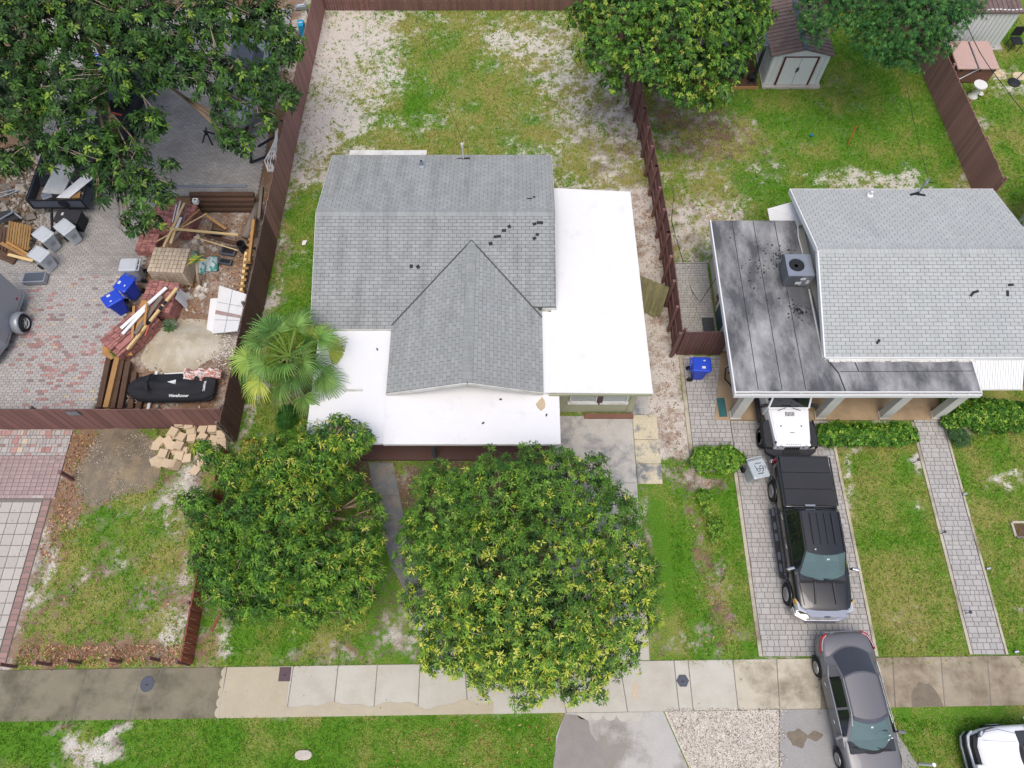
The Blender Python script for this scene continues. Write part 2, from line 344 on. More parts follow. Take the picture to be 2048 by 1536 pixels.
def inst(name, me, parent, Mw):
    """one more object of a shared mesh, placed by a world matrix under parent"""
    o = bpy.data.objects.new(name, me); COL.objects.link(o)
    if parent is not None:
        adopt(o, parent); o.matrix_local = Matrix.Translation(-org(parent)) @ Mw
    else: o.matrix_world = Mw
    return o

def dup(o, loc=None, rz=None, label=None, group=None, parent=None, scale=None):
    c = o.copy(); COL.objects.link(c)
    if parent is not None: c.parent = parent; KIDS.setdefault(parent.name, []).append(c)
    if loc is not None: c.location = loc
    if rz is not None: c.rotation_euler = (0, 0, rz)
    if scale is not None: c.scale = scale
    if label: c['label'] = label
    if group: c['group'] = group
    for k in KIDS.get(o.name, []): dup(k, parent=c)
    return c

def unit_box_mesh(name, m, top=0.94):
    b = MB(); b.box((0, 0, 0), (1, 1, 1), taper=top)
    me = bpy.data.meshes.new(name); me.from_pydata(b.v, [], b.f); me.materials.append(M[m]); return me

def np_mesh(name, V, F, m, parent=None, tint=None, smooth=False, kind=None, loc=None):
    """mesh straight from numpy arrays; V (n,3), F (k,3 or 4), tint (n,3)"""
    o0 = Vector(loc) if loc is not None else (org(parent) if parent is not None else Vector((0, 0, 0)))
    V = np.asarray(V, dtype=np.float32) - np.array(o0, dtype=np.float32)
    F = np.asarray(F, dtype=np.int32); k = F.shape[1]
    me = bpy.data.meshes.new(name)
    me.vertices.add(len(V)); me.vertices.foreach_set('co', V.ravel())
    me.loops.add(F.size); me.loops.foreach_set('vertex_index', F.ravel())
    me.polygons.add(len(F)); me.polygons.foreach_set('loop_start', np.arange(0, F.size, k, dtype=np.int32))
    if smooth: me.polygons.foreach_set('use_smooth', np.ones(len(F), dtype=bool))
    if tint is not None:
        a = me.attributes.new('tint', 'FLOAT_COLOR', 'POINT')
        c = np.ones((len(V), 4), dtype=np.float32); c[:, :3] = tint; a.data.foreach_set('color', c.ravel())
    me.materials.append(M[m] if isinstance(m, str) else m); me.update(calc_edges=True); me.validate()
    o = bpy.data.objects.new(name, me); COL.objects.link(o)
    if loc is not None: o.location = Vector(loc) - (org(parent) if parent is not None else Vector((0, 0, 0)))
    ORG[o.name] = o0; adopt(o, parent)
    if kind: o['kind'] = kind
    return o

def fbm(X, Y, scale, octaves=4, seed=0):
    """smooth value noise in 0..1"""
    out = np.zeros_like(X, dtype=np.float64); amp = 1.0; tot = 0.0
    for o in range(octaves):
        rs = np.random.RandomState(seed*31+o); T = rs.rand(64, 64)
        x = X*scale*(2**o) + 17.3*o; y = Y*scale*(2**o) + 9.1*o
        xi = np.floor(x).astype(int); yi = np.floor(y).astype(int); fx = x-xi; fy = y-yi
        fx = fx*fx*(3-2*fx); fy = fy*fy*(3-2*fy)
        g = lambda a, b: T[a % 64, b % 64]
        out += amp*((g(xi, yi)*(1-fx)+g(xi+1, yi)*fx)*(1-fy) + (g(xi, yi+1)*(1-fx)+g(xi+1, yi+1)*fx)*fy)
        tot += amp; amp *= 0.55
    return out/tot
# ------------------------------------------------------------------ ground with its cover of grass, sand and litter
def soft_rect(X, Y, x0, x1, y0, y1, s=0.35):
    f = lambda t: 1/(1+np.exp(-np.clip(t/s*4, -30, 30)))
    return f(X-x0)*f(x1-X)*f(Y-y0)*f(y1-Y)
def soft_blob(X, Y, cx, cy, rx, ry):
    return np.clip(1.35-np.sqrt(((X-cx)/rx)**2+((Y-cy)/ry)**2), 0, 1)

# x0, x1, y0, y1, grass, sand, litter, dryness
ZONES = [
 (-10.2, 6.5, 21.0, 34.2, .70, .75, .16, .52), (-10.3, -7.3, 9.8, 22.3, .88, .45, .14, .30), (4.8, 6.7, 8.3, 22.4, .02, .88, .42, .5),
 (6.6, 20.6, 17.5, 34.5, .84, .42, .10, .30), (20.6, 40, 2, 45, .88, .45, .05, .42), (-10.6, 4.3, 2.0, 9.6, .74, .25, .30, .30),
 (-17, -10.5, 2.0, 10.8, .64, .34, .66, .46), (-40, 1.6, -9, .62, .97, .38, .06, .16), (4.6, 8.4, 2.3, 9.4, .94, .35, .10, .22),
 (12.0, 15.5, 2.3, 10.7, .95, .45, .06, .58), (16.3, 40, 2.3, 14, .96, .42, .05, .50), (8.6, 40, -9, 1.1, .98, .4, .05, .36),
 (-16.2, -10.9, 10.8, 22, .02, .50, .62, .4), (-45, -15.9, 10.8, 45, .02, .16, .42, .4), (-16, -10.6, 21.5, 45, .02, .35, .70, .4),
 (-45, -16.5, 2, 10.7, .05, .6, .3, .4),
]
# cx, cy, rx, ry, grass, sand, litter, dryness, strength
BLOBS = [
 (-9.3, 30.5, 2.0, 3.4, .10, 1, .22, .5, .95), (-7.3, 32.3, 2.4, 1.6, .22, 1, .2, .5, .85), (-8.9, 26.0, 1.5, 2.6, .12, 1, .3, .5, .9),
 (-6.6, 29.3, 1.9, 1.5, .25, 1, .1, .5, .8), (-7.7, 27.6, 1.4, 2.0, .30, 1, .15, .4, .8), (-9.3, 23.0, 1.0, 1.6, .25, .9, .4, .4, .8),
 (-6.9, 24.0, 1.5, .7, .4, .9, .2, .4, .7), (.6, 31.3, 2.6, 1.7, .30, 1, .08, .6, .8), (2.4, 29.0, 1.6, 1.2, .42, .9, .2, .7, .7),
 (3.2, 26.3, 1.8, 2.4, .38, .72, .28, .7, .75), (5.1, 27.0, .9, 3.2, .22, .5, .4, .5, .8), (4.6, 23.4, 1.6, 1.6, .32, .5, .4, .8, .75),
 (-3.4, 29.6, 2.6, 2.8, .92, .6, .06, .40, .6), (-4.8, 27.3, .9, .9, 1, .5, 0, .12, 1), (-2.2, 24.6, 3.6, 1.8, .80, .6, .16, .42, .6),
 (-5.4, 22.3, 2.4, .5, .15, .55, .75, .5, .8), (2.0, 22.0, 2.5, .6, .45, .6, .45, .7, .8), (-.4, 27.6, 2.0, 2.2, .86, .5, .1, .5, .5),
 (-9.95, 15, .30, 8, .25, .7, .5, .4, .8), (-8.2, 12.0, 1.3, 1.2, .25, .5, .6, .4, .8), (-9.3, 18.5, .8, 1.2, .6, .6, .35, .4, .5),
 (9.0, 25.4, 1.9, 2.1, .24, .2, .45, .6, .85), (10.8, 24.9, 1.3, 1.6, .35, .28, .45, .6, .75), (7.4, 27.2, 1.0, 2.6, .25, .3, .5, .5, .85),
 (8.4, 22.4, 1.6, 1.3, .42, .6, .42, .6, .7), (15.6, 22.5, 1.9, .9, .38, 1, .1, .4, .85), (17.8, 22.3, 1.1, 1.0, .32, 1, .1, .4, .85),
 (12.2, 23.2, 1.3, .6, .55, .9, .15, .4, .6), (13.2, 24.6, .9, .6, .55, .9, .1, .4, .6), (15.6, 28.6, 1.5, 1.6, .62, .5, .32, .6, .6), (10.2, 28.4, .9, .6, .1, .8, .2, .4, .9),
 (8.6, 20.4, 1.9, 1.5, .22, .72, .40, .8, .85), (7.3, 19.3, .9, 1.4, .12, .6, .5, .6, .8), (10.3, 21.6, 1.2, .6, .6, .8, .2, .4, .5),
 (21.6, 25.6, 1.0, .8, .35, .7, .3, .5, .8), (20.6, 22.4, 1.1, 1.2, .3, .6, .4, .5, .8), (24.3, 28.7, 1.5, .9, .35, .8, .2, .5, .7),
 (-2, 8.5, 4, 1.0, .05, .12, .55, .4, .95), (-6.4, 8.2, 2.4, 1.3, .25, .25, .5, .4, .7), (-3.4, 3.6, 1.0, 1.0, .3, .8, .3, .4, .75),
 (-8.4, 3.4, 2.3, 1.3, .95, .5, .06, .15, .8), (-6, 2.6, 1.6, .35, .3, .5, .5, .4, .7), (-9.8, 3.4, .5, 1.5, .35, .7, .5, .4, .8), (-9.6, 9, .7, 1.6, .5, .5, .5, .4, .6),
 (-12.0, 8.2, .8, 1.5, .2, .85, .25, .5, .9), (-12.6, 6.3, .8, .7, .55, .7, .3, .5, .5), (-16.1, 8.5, .55, 2.6, .05, .4, .95, .4, .95), (-16.3, 5.0, .3, 2.6, .2, .8, .4, .4, .7),
 (-14.2, 5.5, 1.2, .5, .45, .75, .3, .5, .6), (-13.0, 2.6, 4.2, .36, .08, .4, .95, .4, .95), (-11.3, 4.0, .8, 1.6, .35, .85, .45, .5, .75),
 (-14.6, 4.0, 1.6, .9, .6, .5, .62, .5, .6), (-13.6, 7.0, 1.6, 1.0, .85, .5, .3, .25, .6), (-15.3, 6.8, .7, .8, .75, .4, .3, .3, .6), (-13.3, 4.6, 1.0, 1.1, .82, .5, .3, .3, .5),
 (-13.2, -.25, 1.0, .5, .12, .85, .25, .4, .9), (-14.4, .2, .5, .25, .2, .5, .8, .4, .8), (-12.6, .35, .4, .2, .3, .9, .3, .4, .8), (-15.7, -.5, .5, .4, .4, .4, .6, .4, .6),
 (-2, -.3, 4, .7, .8, .6, .12, .55, .5), (6.75, 6.4, .3, 2.6, .3, .32, .6, .4, .85), (7.15, 4.2, .4, 1.6, .25, .3, .66, .5, .85), (6.4, 3.0, .3, .6, .45, .45, .4, .4, .7),
 (5.4, 3.1, .8, .6, .45, .8, .3, .5, .75), (6.9, 8.6, 1.1, .5, .12, .5, .5, .4, .92), (4.75, 5.6, .22, 3.4, .35, .5, .6, .4, .8), (7.9, 3.2, .5, .4, .4, .6, .6, .5, .7),
 (12.4, 8.6, .45, 2.0, .4, 1, .1, .5, .75), (12.9, 9.9, .9, .5, .45, .8, .25, .6, .7), (13.2, 3.6, .9, .6, .6, .6, .4, .9, .7), (15.1, 9.3, .22, .5, .2, 1, .1, .4, .8), (14.9, 7.6, .2, .4, .3, 1, .1, .4, .7),
 (13.9, 6.3, 1.2, 1.6, .96, .5, .04, .36, .6), (16.5, 6.6, .2, .9, .3, .9, .2, .5, .7), (18.0, 8.5, .7, .3, .2, 1, .1, .5, .8), (16.9, 10.6, .6, .8, .1, .5, .35, .4, .9), (17.4, 4.2, .3, .3, .3, .9, .2, .4, .6),
 (-11.2, 14.4, .55, .8, 0, 1, .1, .4, .8), (-12.4, 18.3, 1.1, 2.1, 0, .7, .6, .4, .8),
]
def cover(X, Y):
    w = 0.55*(fbm(X, Y, 0.9, 4, 3)-0.5)*2; v = 0.55*(fbm(X, Y, 0.9, 4, 4)-0.5)*2
    XX, YY = X+w*0.5, Y+v*0.5
    A = [np.full_like(X, a) for a in (.7, .55, .2, .4)]
    for z in ZONES:
        m = soft_rect(XX, YY, *z[:4])
        for i in range(4): A[i] = A[i]*(1-m) + z[4+i]*m
    n = fbm(X, Y, 1.6, 4, 6)
    for b in BLOBS:
        m = np.clip(soft_blob(X+w*1.3, Y+v*1.3, *b[:4]) + (n-0.5)*0.7*(soft_blob(X, Y, b[0], b[1], b[2]*1.25, b[3]*1.25) > 0), 0, 1)*b[8]
        for i in range(4): A[i] = A[i]*(1-m) + b[4+i]*m
    c = fbm(X, Y, 4.2, 3, 31)-.5; e = fbm(X, Y, 1.1, 4, 37)-.5; g = np.clip(A[0], 0, 1)      # clumps and bare spots
    A[0] = np.clip(g + (c*.9+e*.7)*(3.0*g*(1-g)+.15), 0, 1); A[1] = np.clip(A[1]+(fbm(X, Y, 2.0, 4, 41)-.5)*.9, 0, 1); A[2] = np.clip(A[2]+(fbm(X, Y, 2.4, 3, 43)-.5)*.7, 0, 1); A[3] = np.clip(A[3]+e*1.2, 0, 1)
    return A

def ground_material():
    m = bpy.data.materials.new('lawn and sand'); m.use_nodes = True
    nt = m.node_tree; L = nt.links.new; p = nt.nodes['Principled BSDF']; p.inputs['Roughness'].default_value = 0.97; p.inputs['Specular IOR Level'].default_value = 0.1
    a = nd(nt, 'ShaderNodeAttribute', attribute_name='cover'); sep = nd(nt, 'ShaderNodeSeparateColor'); L(a.outputs['Color'], sep.inputs[0])
    tc = nd(nt, 'ShaderNodeTexCoord')
    def noise(sc, det=5, ro=0.7):
        n = nd(nt, 'ShaderNodeTexNoise'); n.inputs['Scale'].default_value = sc; n.inputs['Detail'].default_value = det; n.inputs['Roughness'].default_value = ro
        L(tc.outputs['Object'], n.inputs['Vector']); return n.outputs[0]
    def math2(op, x, y):
        n = nd(nt, 'ShaderNodeMath', operation=op)
        for i, q in enumerate((x, y)):
            if isinstance(q, (int, float)): n.inputs[i].default_value = q
            else: L(q, n.inputs[i])
        return n.outputs[0]
    def step(x, lo, hi):
        n = nd(nt, 'ShaderNodeMapRange', interpolation_type='SMOOTHSTEP'); L(x, n.inputs[0]); n.inputs[1].default_value = lo; n.inputs[2].default_value = hi; return n.outputs[0]
    def mix(f, c1, c2):
        n = nd(nt, 'ShaderNodeMix', data_type='RGBA'); L(f, n.inputs[0])
        for i, q in ((6, c1), (7, c2)):
            if isinstance(q, tuple): n.inputs[i].default_value = q
            else: L(q, n.inputs[i])
        return n.outputs[2]
    def thr(ch, nz, gain, w):                       # cover channel broken up by noise into ragged patches
        return step(math2('ADD', ch, math2('MULTIPLY', math2('SUBTRACT', nz, 0.5), gain)), 0.5-w, 0.5+w)
    n1, n2, n3, n4, n5 = noise(2.2, 6, .75), noise(6, 6, .78), noise(26, 4, .75), noise(60, 2, .6), noise(13, 5, .8)
    sandv = thr(sep.outputs[1], math2('ADD', math2('MULTIPLY', n1, .45), math2('MULTIPLY', n5, .55)), 2.2, .36)
    soil = mix(sandv, S(96, 82, 68), S(218, 212, 202))
    soil = mix(step(n3, .42, .68), soil, mix(sandv, S(126, 108, 90), S(176, 164, 150)))
    lit = thr(sep.outputs[2], math2('ADD', math2('MULTIPLY', n2, .5), math2('MULTIPLY', n3, .5)), 2.2, .18)
    soil = mix(math2('MULTIPLY', lit, .85), soil, mix(n4, S(106, 80, 62), S(164, 132, 106)))
    dryv = step(math2('ADD', a.outputs['Alpha'], math2('MULTIPLY', math2('SUBTRACT', n5, .5), 1.7)), .15, .85)
    g1 = mix(dryv, S(100, 146, 42), S(162, 160, 86)); g2 = mix(dryv, S(72, 110, 34), S(120, 118, 68))
    gcol = mix(step(n3, .35, .65), g2, g1)
    gr = thr(sep.outputs[0], math2('ADD', math2('MULTIPLY', n2, .45), math2('MULTIPLY', n5, .55)), 3.3, .17)
    L(mix(gr, soil, gcol), p.inputs['Base Color'])
    b = nd(nt, 'ShaderNodeBump'); b.inputs['Strength'].default_value = .7; b.inputs['Distance'].default_value = .03; L(n3, b.inputs['Height']); L(b.outputs[0], p.inputs['Normal'])
    return m

def make_ground():
    xs = np.arange(-28, 29.01, 0.14); ys = np.arange(-4, 38.01, 0.14)
    xs = np.concatenate([[-150, -60, -28.4], xs, [29.4, 60, 150]]); ys = np.concatenate([[-120, -30, -4.4], ys, [38.4, 70, 180]])
    X, Y = np.meshgrid(xs, ys); Z = -0.035 + 0.03*(fbm(X, Y, 1.1, 3, 9)-0.5)
    V = np.stack([X, Y, Z], -1).reshape(-1, 3); nx, ny = len(xs), len(ys)
    i = np.arange(nx-1)[None, :] + np.arange(ny-1)[:, None]*nx
    F = np.stack([i, i+1, i+1+nx, i+nx], -1).reshape(-1, 4)
    M['ground'] = ground_material()
    o = np_mesh('ground', V, F, 'ground', smooth=True, kind='structure')
    A = cover(X.ravel(), Y.ravel()); far = (np.abs(X.ravel()) > 28.35) | (Y.ravel() < -4.2) | (Y.ravel() > 38.3)
    for i, v in enumerate((.9, .4, .06, .3)): A[i] = np.where(far, v, A[i])
    at = o.data.attributes.new('cover', 'FLOAT_COLOR', 'POINT')
    at.data.foreach_set('color', np.stack(A, -1).astype(np.float32).ravel())

HARD = []          # rectangles where no grass grows: slabs, roofs over floors, drives
def on_hard(X, Y):
    m = np.zeros(X.shape, bool)
    for x0, x1, y0, y1 in HARD: m |= (X > x0) & (X < x1) & (Y > y0) & (Y < y1)
    return m

def make_grass():
    N = 460000
    X = nr.uniform(-20, 26, N); Y = nr.uniform(-2.6, 34.3, N)
    keep = np.abs(X) < (0.98*26*0.9/1.0 + 0.30*Y); X, Y = X[keep], Y[keep]
    g, s, l, d = cover(X, Y)
    n = fbm(X, Y, 7, 3, 21)
    jx, jy = nr.normal(0, .045, (2, len(X)))
    keep = (nr.rand(len(X)) < np.clip((g + (n-.5)*1.9 - .30)*1.5, 0, 1)) & ~on_hard(X+jx, Y+jy); X, Y, d, g = X[keep], Y[keep], d[keep], g[keep]
    n = len(X); k = 3
    a = nr.uniform(0, 6.283, (n, k)); ln = nr.uniform(.022, .055, (n, k)); h = nr.uniform(.01, .05, (n, k))
    bx = X[:, None] + nr.uniform(-.03, .03, (n, k)); by = Y[:, None] + nr.uniform(-.03, .03, (n, k))
    big = np.where(nr.rand(n) < .05, nr.uniform(1.4, 2.4, n), 1.0)[:, None]; ln, h = ln*big, h*big; w = nr.uniform(.009, .018, (n, k)); ca, sa = np.cos(a), np.sin(a)
    V = np.stack([np.stack([bx-sa*w, by+ca*w, np.full_like(bx, -.03)], -1), np.stack([bx+sa*w, by-ca*w, np.full_like(bx, -.03)], -1),
                  np.stack([bx+ca*ln, by+sa*ln, h], -1)], 2).reshape(-1, 3)
    F = np.arange(n*k*3).reshape(-1, 3)
    dd = np.clip(d + nr.normal(0, .30, n), 0, 1)[:, None]; dd = np.repeat(dd, k, 0)
    c0, c1, c2 = np.array(S(88, 148, 38)[:3]), np.array(S(146, 176, 60)[:3]), np.array(S(196, 178, 124)[:3])
    t = np.where(dd < .6, c0+(c1-c0)*dd/.6, c1+(c2-c1)*(dd-.6)/.4)*nr.uniform(.7, 1.3, (n*k, 1))
    np_mesh('grass', V, F, 'leaf_matte', tint=np.repeat(t, 3, 0), kind='stuff')

def scatter_flat(name, X, Y, Z, size, cols, m='litter', thick=0.02):
    """many small bent leaves or chips lying on a surface, each its own colour"""
    n = len(X); a = nr.uniform(0, 6.283, n); l = nr.uniform(.6, 1.3, n)*size; w = l*nr.uniform(.3, .55, n); ca, sa = np.cos(a), np.sin(a)
    z = Z + nr.uniform(.0, thick, n); tl = nr.uniform(-.25, .25, (n, 2))
    P = [(-l*ca, -l*sa, -l*tl[:, 0]), (-w*-sa, -w*ca, l*tl[:, 1]), (l*ca, l*sa, l*tl[:, 0]), (w*-sa, w*ca, -l*tl[:, 1])]
    V = np.stack([np.stack([X+p[0], Y+p[1], z+np.abs(p[2])*.6], -1) for p in P], 1).reshape(-1, 3)
    F = np.arange(n*4).reshape(-1, 4); c = np.array([S(*q)[:3] for q in cols])[nr.randint(0, len(cols), n)]*nr.uniform(.7, 1.25, (n, 1))
    return np_mesh(name, V, F, m, tint=np.repeat(c, 4, 0), kind='stuff')

def make_litter():
    def rect(n, x0, x1, y0, y1): return nr.uniform(x0, x1, n), nr.uniform(y0, y1, n)
    P = [rect(900, -16.4, -10.9, 2.2, 2.85), rect(700, -16.6, -15.5, 5.6, 10.4), rect(1500, -14.6, -11.0, 15.0, 20.4), rect(500, -15.2, -11.0, 11.4, 13.2),
         rect(900, -23, -18.2, 18.6, 24), rect(260, -10.1, -9.5, 10, 33), rect(420, 5.2, 6.4, 8.4, 21), rect(220, 5.7, 6.3, 20, 29), rect(300, 7, 11, 19, 27),
         rect(260, -16, -11, 3, 10), rect(300, -7, -1, 7.2, 9), rect(160, 6.3, 7.5, 2.6, 9), rect(220, -11.9, -10.6, 21.5, 33), rect(130, -4, 1.4, -1, .6), rect(240, -9, 5, 22, 33)]
    X = np.concatenate([p[0] for p in P]); Y = np.concatenate([p[1] for p in P])
    scatter_flat('fallen_leaves', X, Y, np.full(len(X), -.015), .045, [(160, 108, 74), (136, 90, 64), (182, 142, 104), (112, 82, 62), (196, 162, 122)])
    X, Y = rect(900, -23.6, -19.4, 18.9, 24.6)
    # broken concrete and stones left of the trailer
    b = MB()
    for x, y in zip(X, Y):
        s = rnd.uniform(.03, .10)*(2.6 if rnd.random() < .07 else 1)
        b.box((x, y, s*.3), (s*2*rnd.uniform(.7, 1.2), s*1.6, s), rot=Matrix.Rotation(rnd.uniform(0, 6), 3, 'Z') @ Matrix.Rotation(rnd.uniform(-.6, .6), 3, 'X'), taper=rnd.uniform(.5, .9))
    o = b.build('rubble', 'rock_dark'); o['kind'] = 'stuff'
    n = 13000; X, Y = rect(n, 4.6, 9.0, -1.6, .93)
    k = (X > 4.95+(.87-Y)*.37) & (X < 8.75-(.9-Y)*.18+.12*np.sin(Y*9)); X, Y = X[k], Y[k]
    scatter_flat('gravel', X, Y, np.full(len(X), .0), .020, [(214, 206, 196), (190, 180, 168), (236, 230, 222), (150, 138, 124), (120, 104, 88)], 'pebble')
    Q = [rect(520, -22, -15.9, 11.6, 19), rect(260, -18, -11.4, 21.8, 28), rect(120, -22, -16.8, 2.4, 10), rect(90, -16, 16, .9, 2.2), rect(60, 8.4, 12, 2.6, 10.8), rect(90, 1.6, 5.4, 5, 11)]
    X = np.concatenate([p[0] for p in Q]); Y = np.concatenate([p[1] for p in Q]); scatter_flat('leaf_crumbs', X, Y, np.full(len(X), .016), .022, [(120, 92, 66), (84, 70, 56), (150, 124, 92), (70, 62, 54)], thick=.008)
    X, Y = rect(520, -15.6, -10.9, 11.0, 21.2); scatter_flat('yard_scraps', X, Y, np.full(len(X), .0), .05, [(220, 214, 204), (190, 160, 116), (70, 62, 56), (150, 120, 90), (124, 116, 108), (180, 172, 160)], 'pebble', .04)
    n = 1500; X = nr.normal(-11.35, .38, n); Y = nr.normal(14.3, .55, n)
    scatter_flat('white_stones', X, Y, np.full(len(X), .0), .035, [(224, 216, 208), (180, 168, 156), (240, 236, 230), (130, 118, 108)], 'pebble', .05)
# ------------------------------------------------------------------ paving: every slab and paver has its own edges
def slab_row(name, xs, y0f, y1f, z, mats, label=None):
    """a concrete strip of separate slabs; xs = joint positions as (x at far edge, x at near edge)"""
    t = bpy.data.objects.new(name, None); COL.objects.link(t); t['kind'] = 'structure'; ORG[name] = Vector((0, 0, 0))
    for i in range(len(xs)-1):
        g = 0.012; (a1, a0), (b1, b0) = xs[i], xs[i+1]
        p = [(a0+g, y0f(a0)), (b0-g, y0f(b0)), (b1-g, y1f(b1)), (a1+g, y1f(a1))]
        b = MB(); dz = rnd.uniform(-.004, .004); b.prism(p, -.09, z+dz); b.build('slab', mats[i] if not isinstance(mats, str) else mats, t, bevel=.008, seg=1)
    return t

def make_sidewalk():
    far = lambda x: 2.30+.0136*x; near = lambda x: .77+.0146*x
    J = [(-26, -26.2), (-23.5, -23.6), (-20.5, -20.6), (-17.5, -17.7)]
    # joints read off along both edges of the walk: far edge x, near edge x
    far_px = [-15.85, -13.95, -12.15, -11.55, -9.38, -7.2, -5.73, -4.44, -3.03, -1.57, .0, 1.5, 3.55, 5.35, 5.82, 7.30, 8.75, 10.25]
    near_px = [-16.05, -14.1, -12.25, -11.6, -9.45, -7.25, -5.75, -4.45, -3.03, -1.4, .1, 1.75, 3.72, 5.38, 5.83, 7.28, 8.62, 9.95]
    J += list(zip(far_px, near_px)) + [(12.6, 12.35), (14.2, 13.95), (15.75, 15.45), (17.35, 17.0), (19.2, 18.9), (22, 21.8), (26, 26)]
    mats = []
    for i in range(len(J)-1):
        c = (J[i][0]+J[i+1][0])/2
        mats.append('conc_dirty' if c < -9.4 else 'conc_brown' if c > 11 else 'conc_mid' if c > 7.2 else 'conc')
    bd = MB(); bd.prism([(-26, near(-26)+.01), (26, near(26)+.01), (26, far(26)-.01), (-26, far(-26)-.01)], -.1, -.012); bd.build('sidewalk_bed', 'joint', kind='structure')
    slab_row('sidewalk', J, near, far, .0, mats)

def pavers(name, rect, m, ang=0.0, rows=(.1,), lens=(.2,), off=.5, gap=.006, z=0.012, clip=None, base=True, limit=300, pick=None, poly=None, edge=None, mfun=None, near=(8, 6)):
    """brick paving inside rect (x0,x1,y0,y1): joints lie open between the pavers; the ones that show largest are objects of their own"""
    x0, x1, y0, y1 = rect
    t = bpy.data.objects.new(name, None); COL.objects.link(t); t['kind'] = 'structure'; ORG[name] = Vector((0, 0, 0))
    bed = MB(); bp = poly or [(x0, y0), (x1, y0), (x1, y1), (x0, y1)]; bed.prism(bp, -.06, z-.012); bed.build('bed', 'joint', t)
    P = []; y = y0; r = 0
    while y < y1-.02:
        h = rows[r % len(rows)]; x = x0 - (off*lens[0] if r % 2 else 0) - (rnd.random()*lens[0] if len(lens) > 1 else 0)
        while x < x1:
            w = rnd.choice(lens); a, c = max(x, x0), min(x+w, x1); cx, cy = (a+c)/2, y+h/2
            if c-a > .03 and (clip is None or clip(cx, cy)): P.append((cx, cy, c-a-gap, min(h, y1-y)-gap))
            x += w
        y += h; r += 1
    ms = [m] if isinstance(m, str) else m
    sel = mfun or (lambda x, y: 0)
    P.sort(key=lambda q: ((q[0]-near[0])**2+(q[1]-near[1])**2))
    um = [unit_box_mesh('paver', k) for k in ms]
    for q in P[:limit]:
        inst('paver', um[sel(q[0], q[1])], t, Matrix.Translation((q[0], q[1], z-.02+rnd.uniform(-.002, .002))) @ Matrix.Diagonal((q[2], q[3], .04, 1)))
    for i, k in enumerate(ms):
        b = MB()
        for q in P[limit:]:
            if sel(q[0], q[1]) == i: b.box((q[0], q[1], z-.02+rnd.uniform(-.003, .003)), (q[2], q[3], .04), taper=.94)
        if b.v: b.build('pavers', k, t, kind='stuff')
    return t

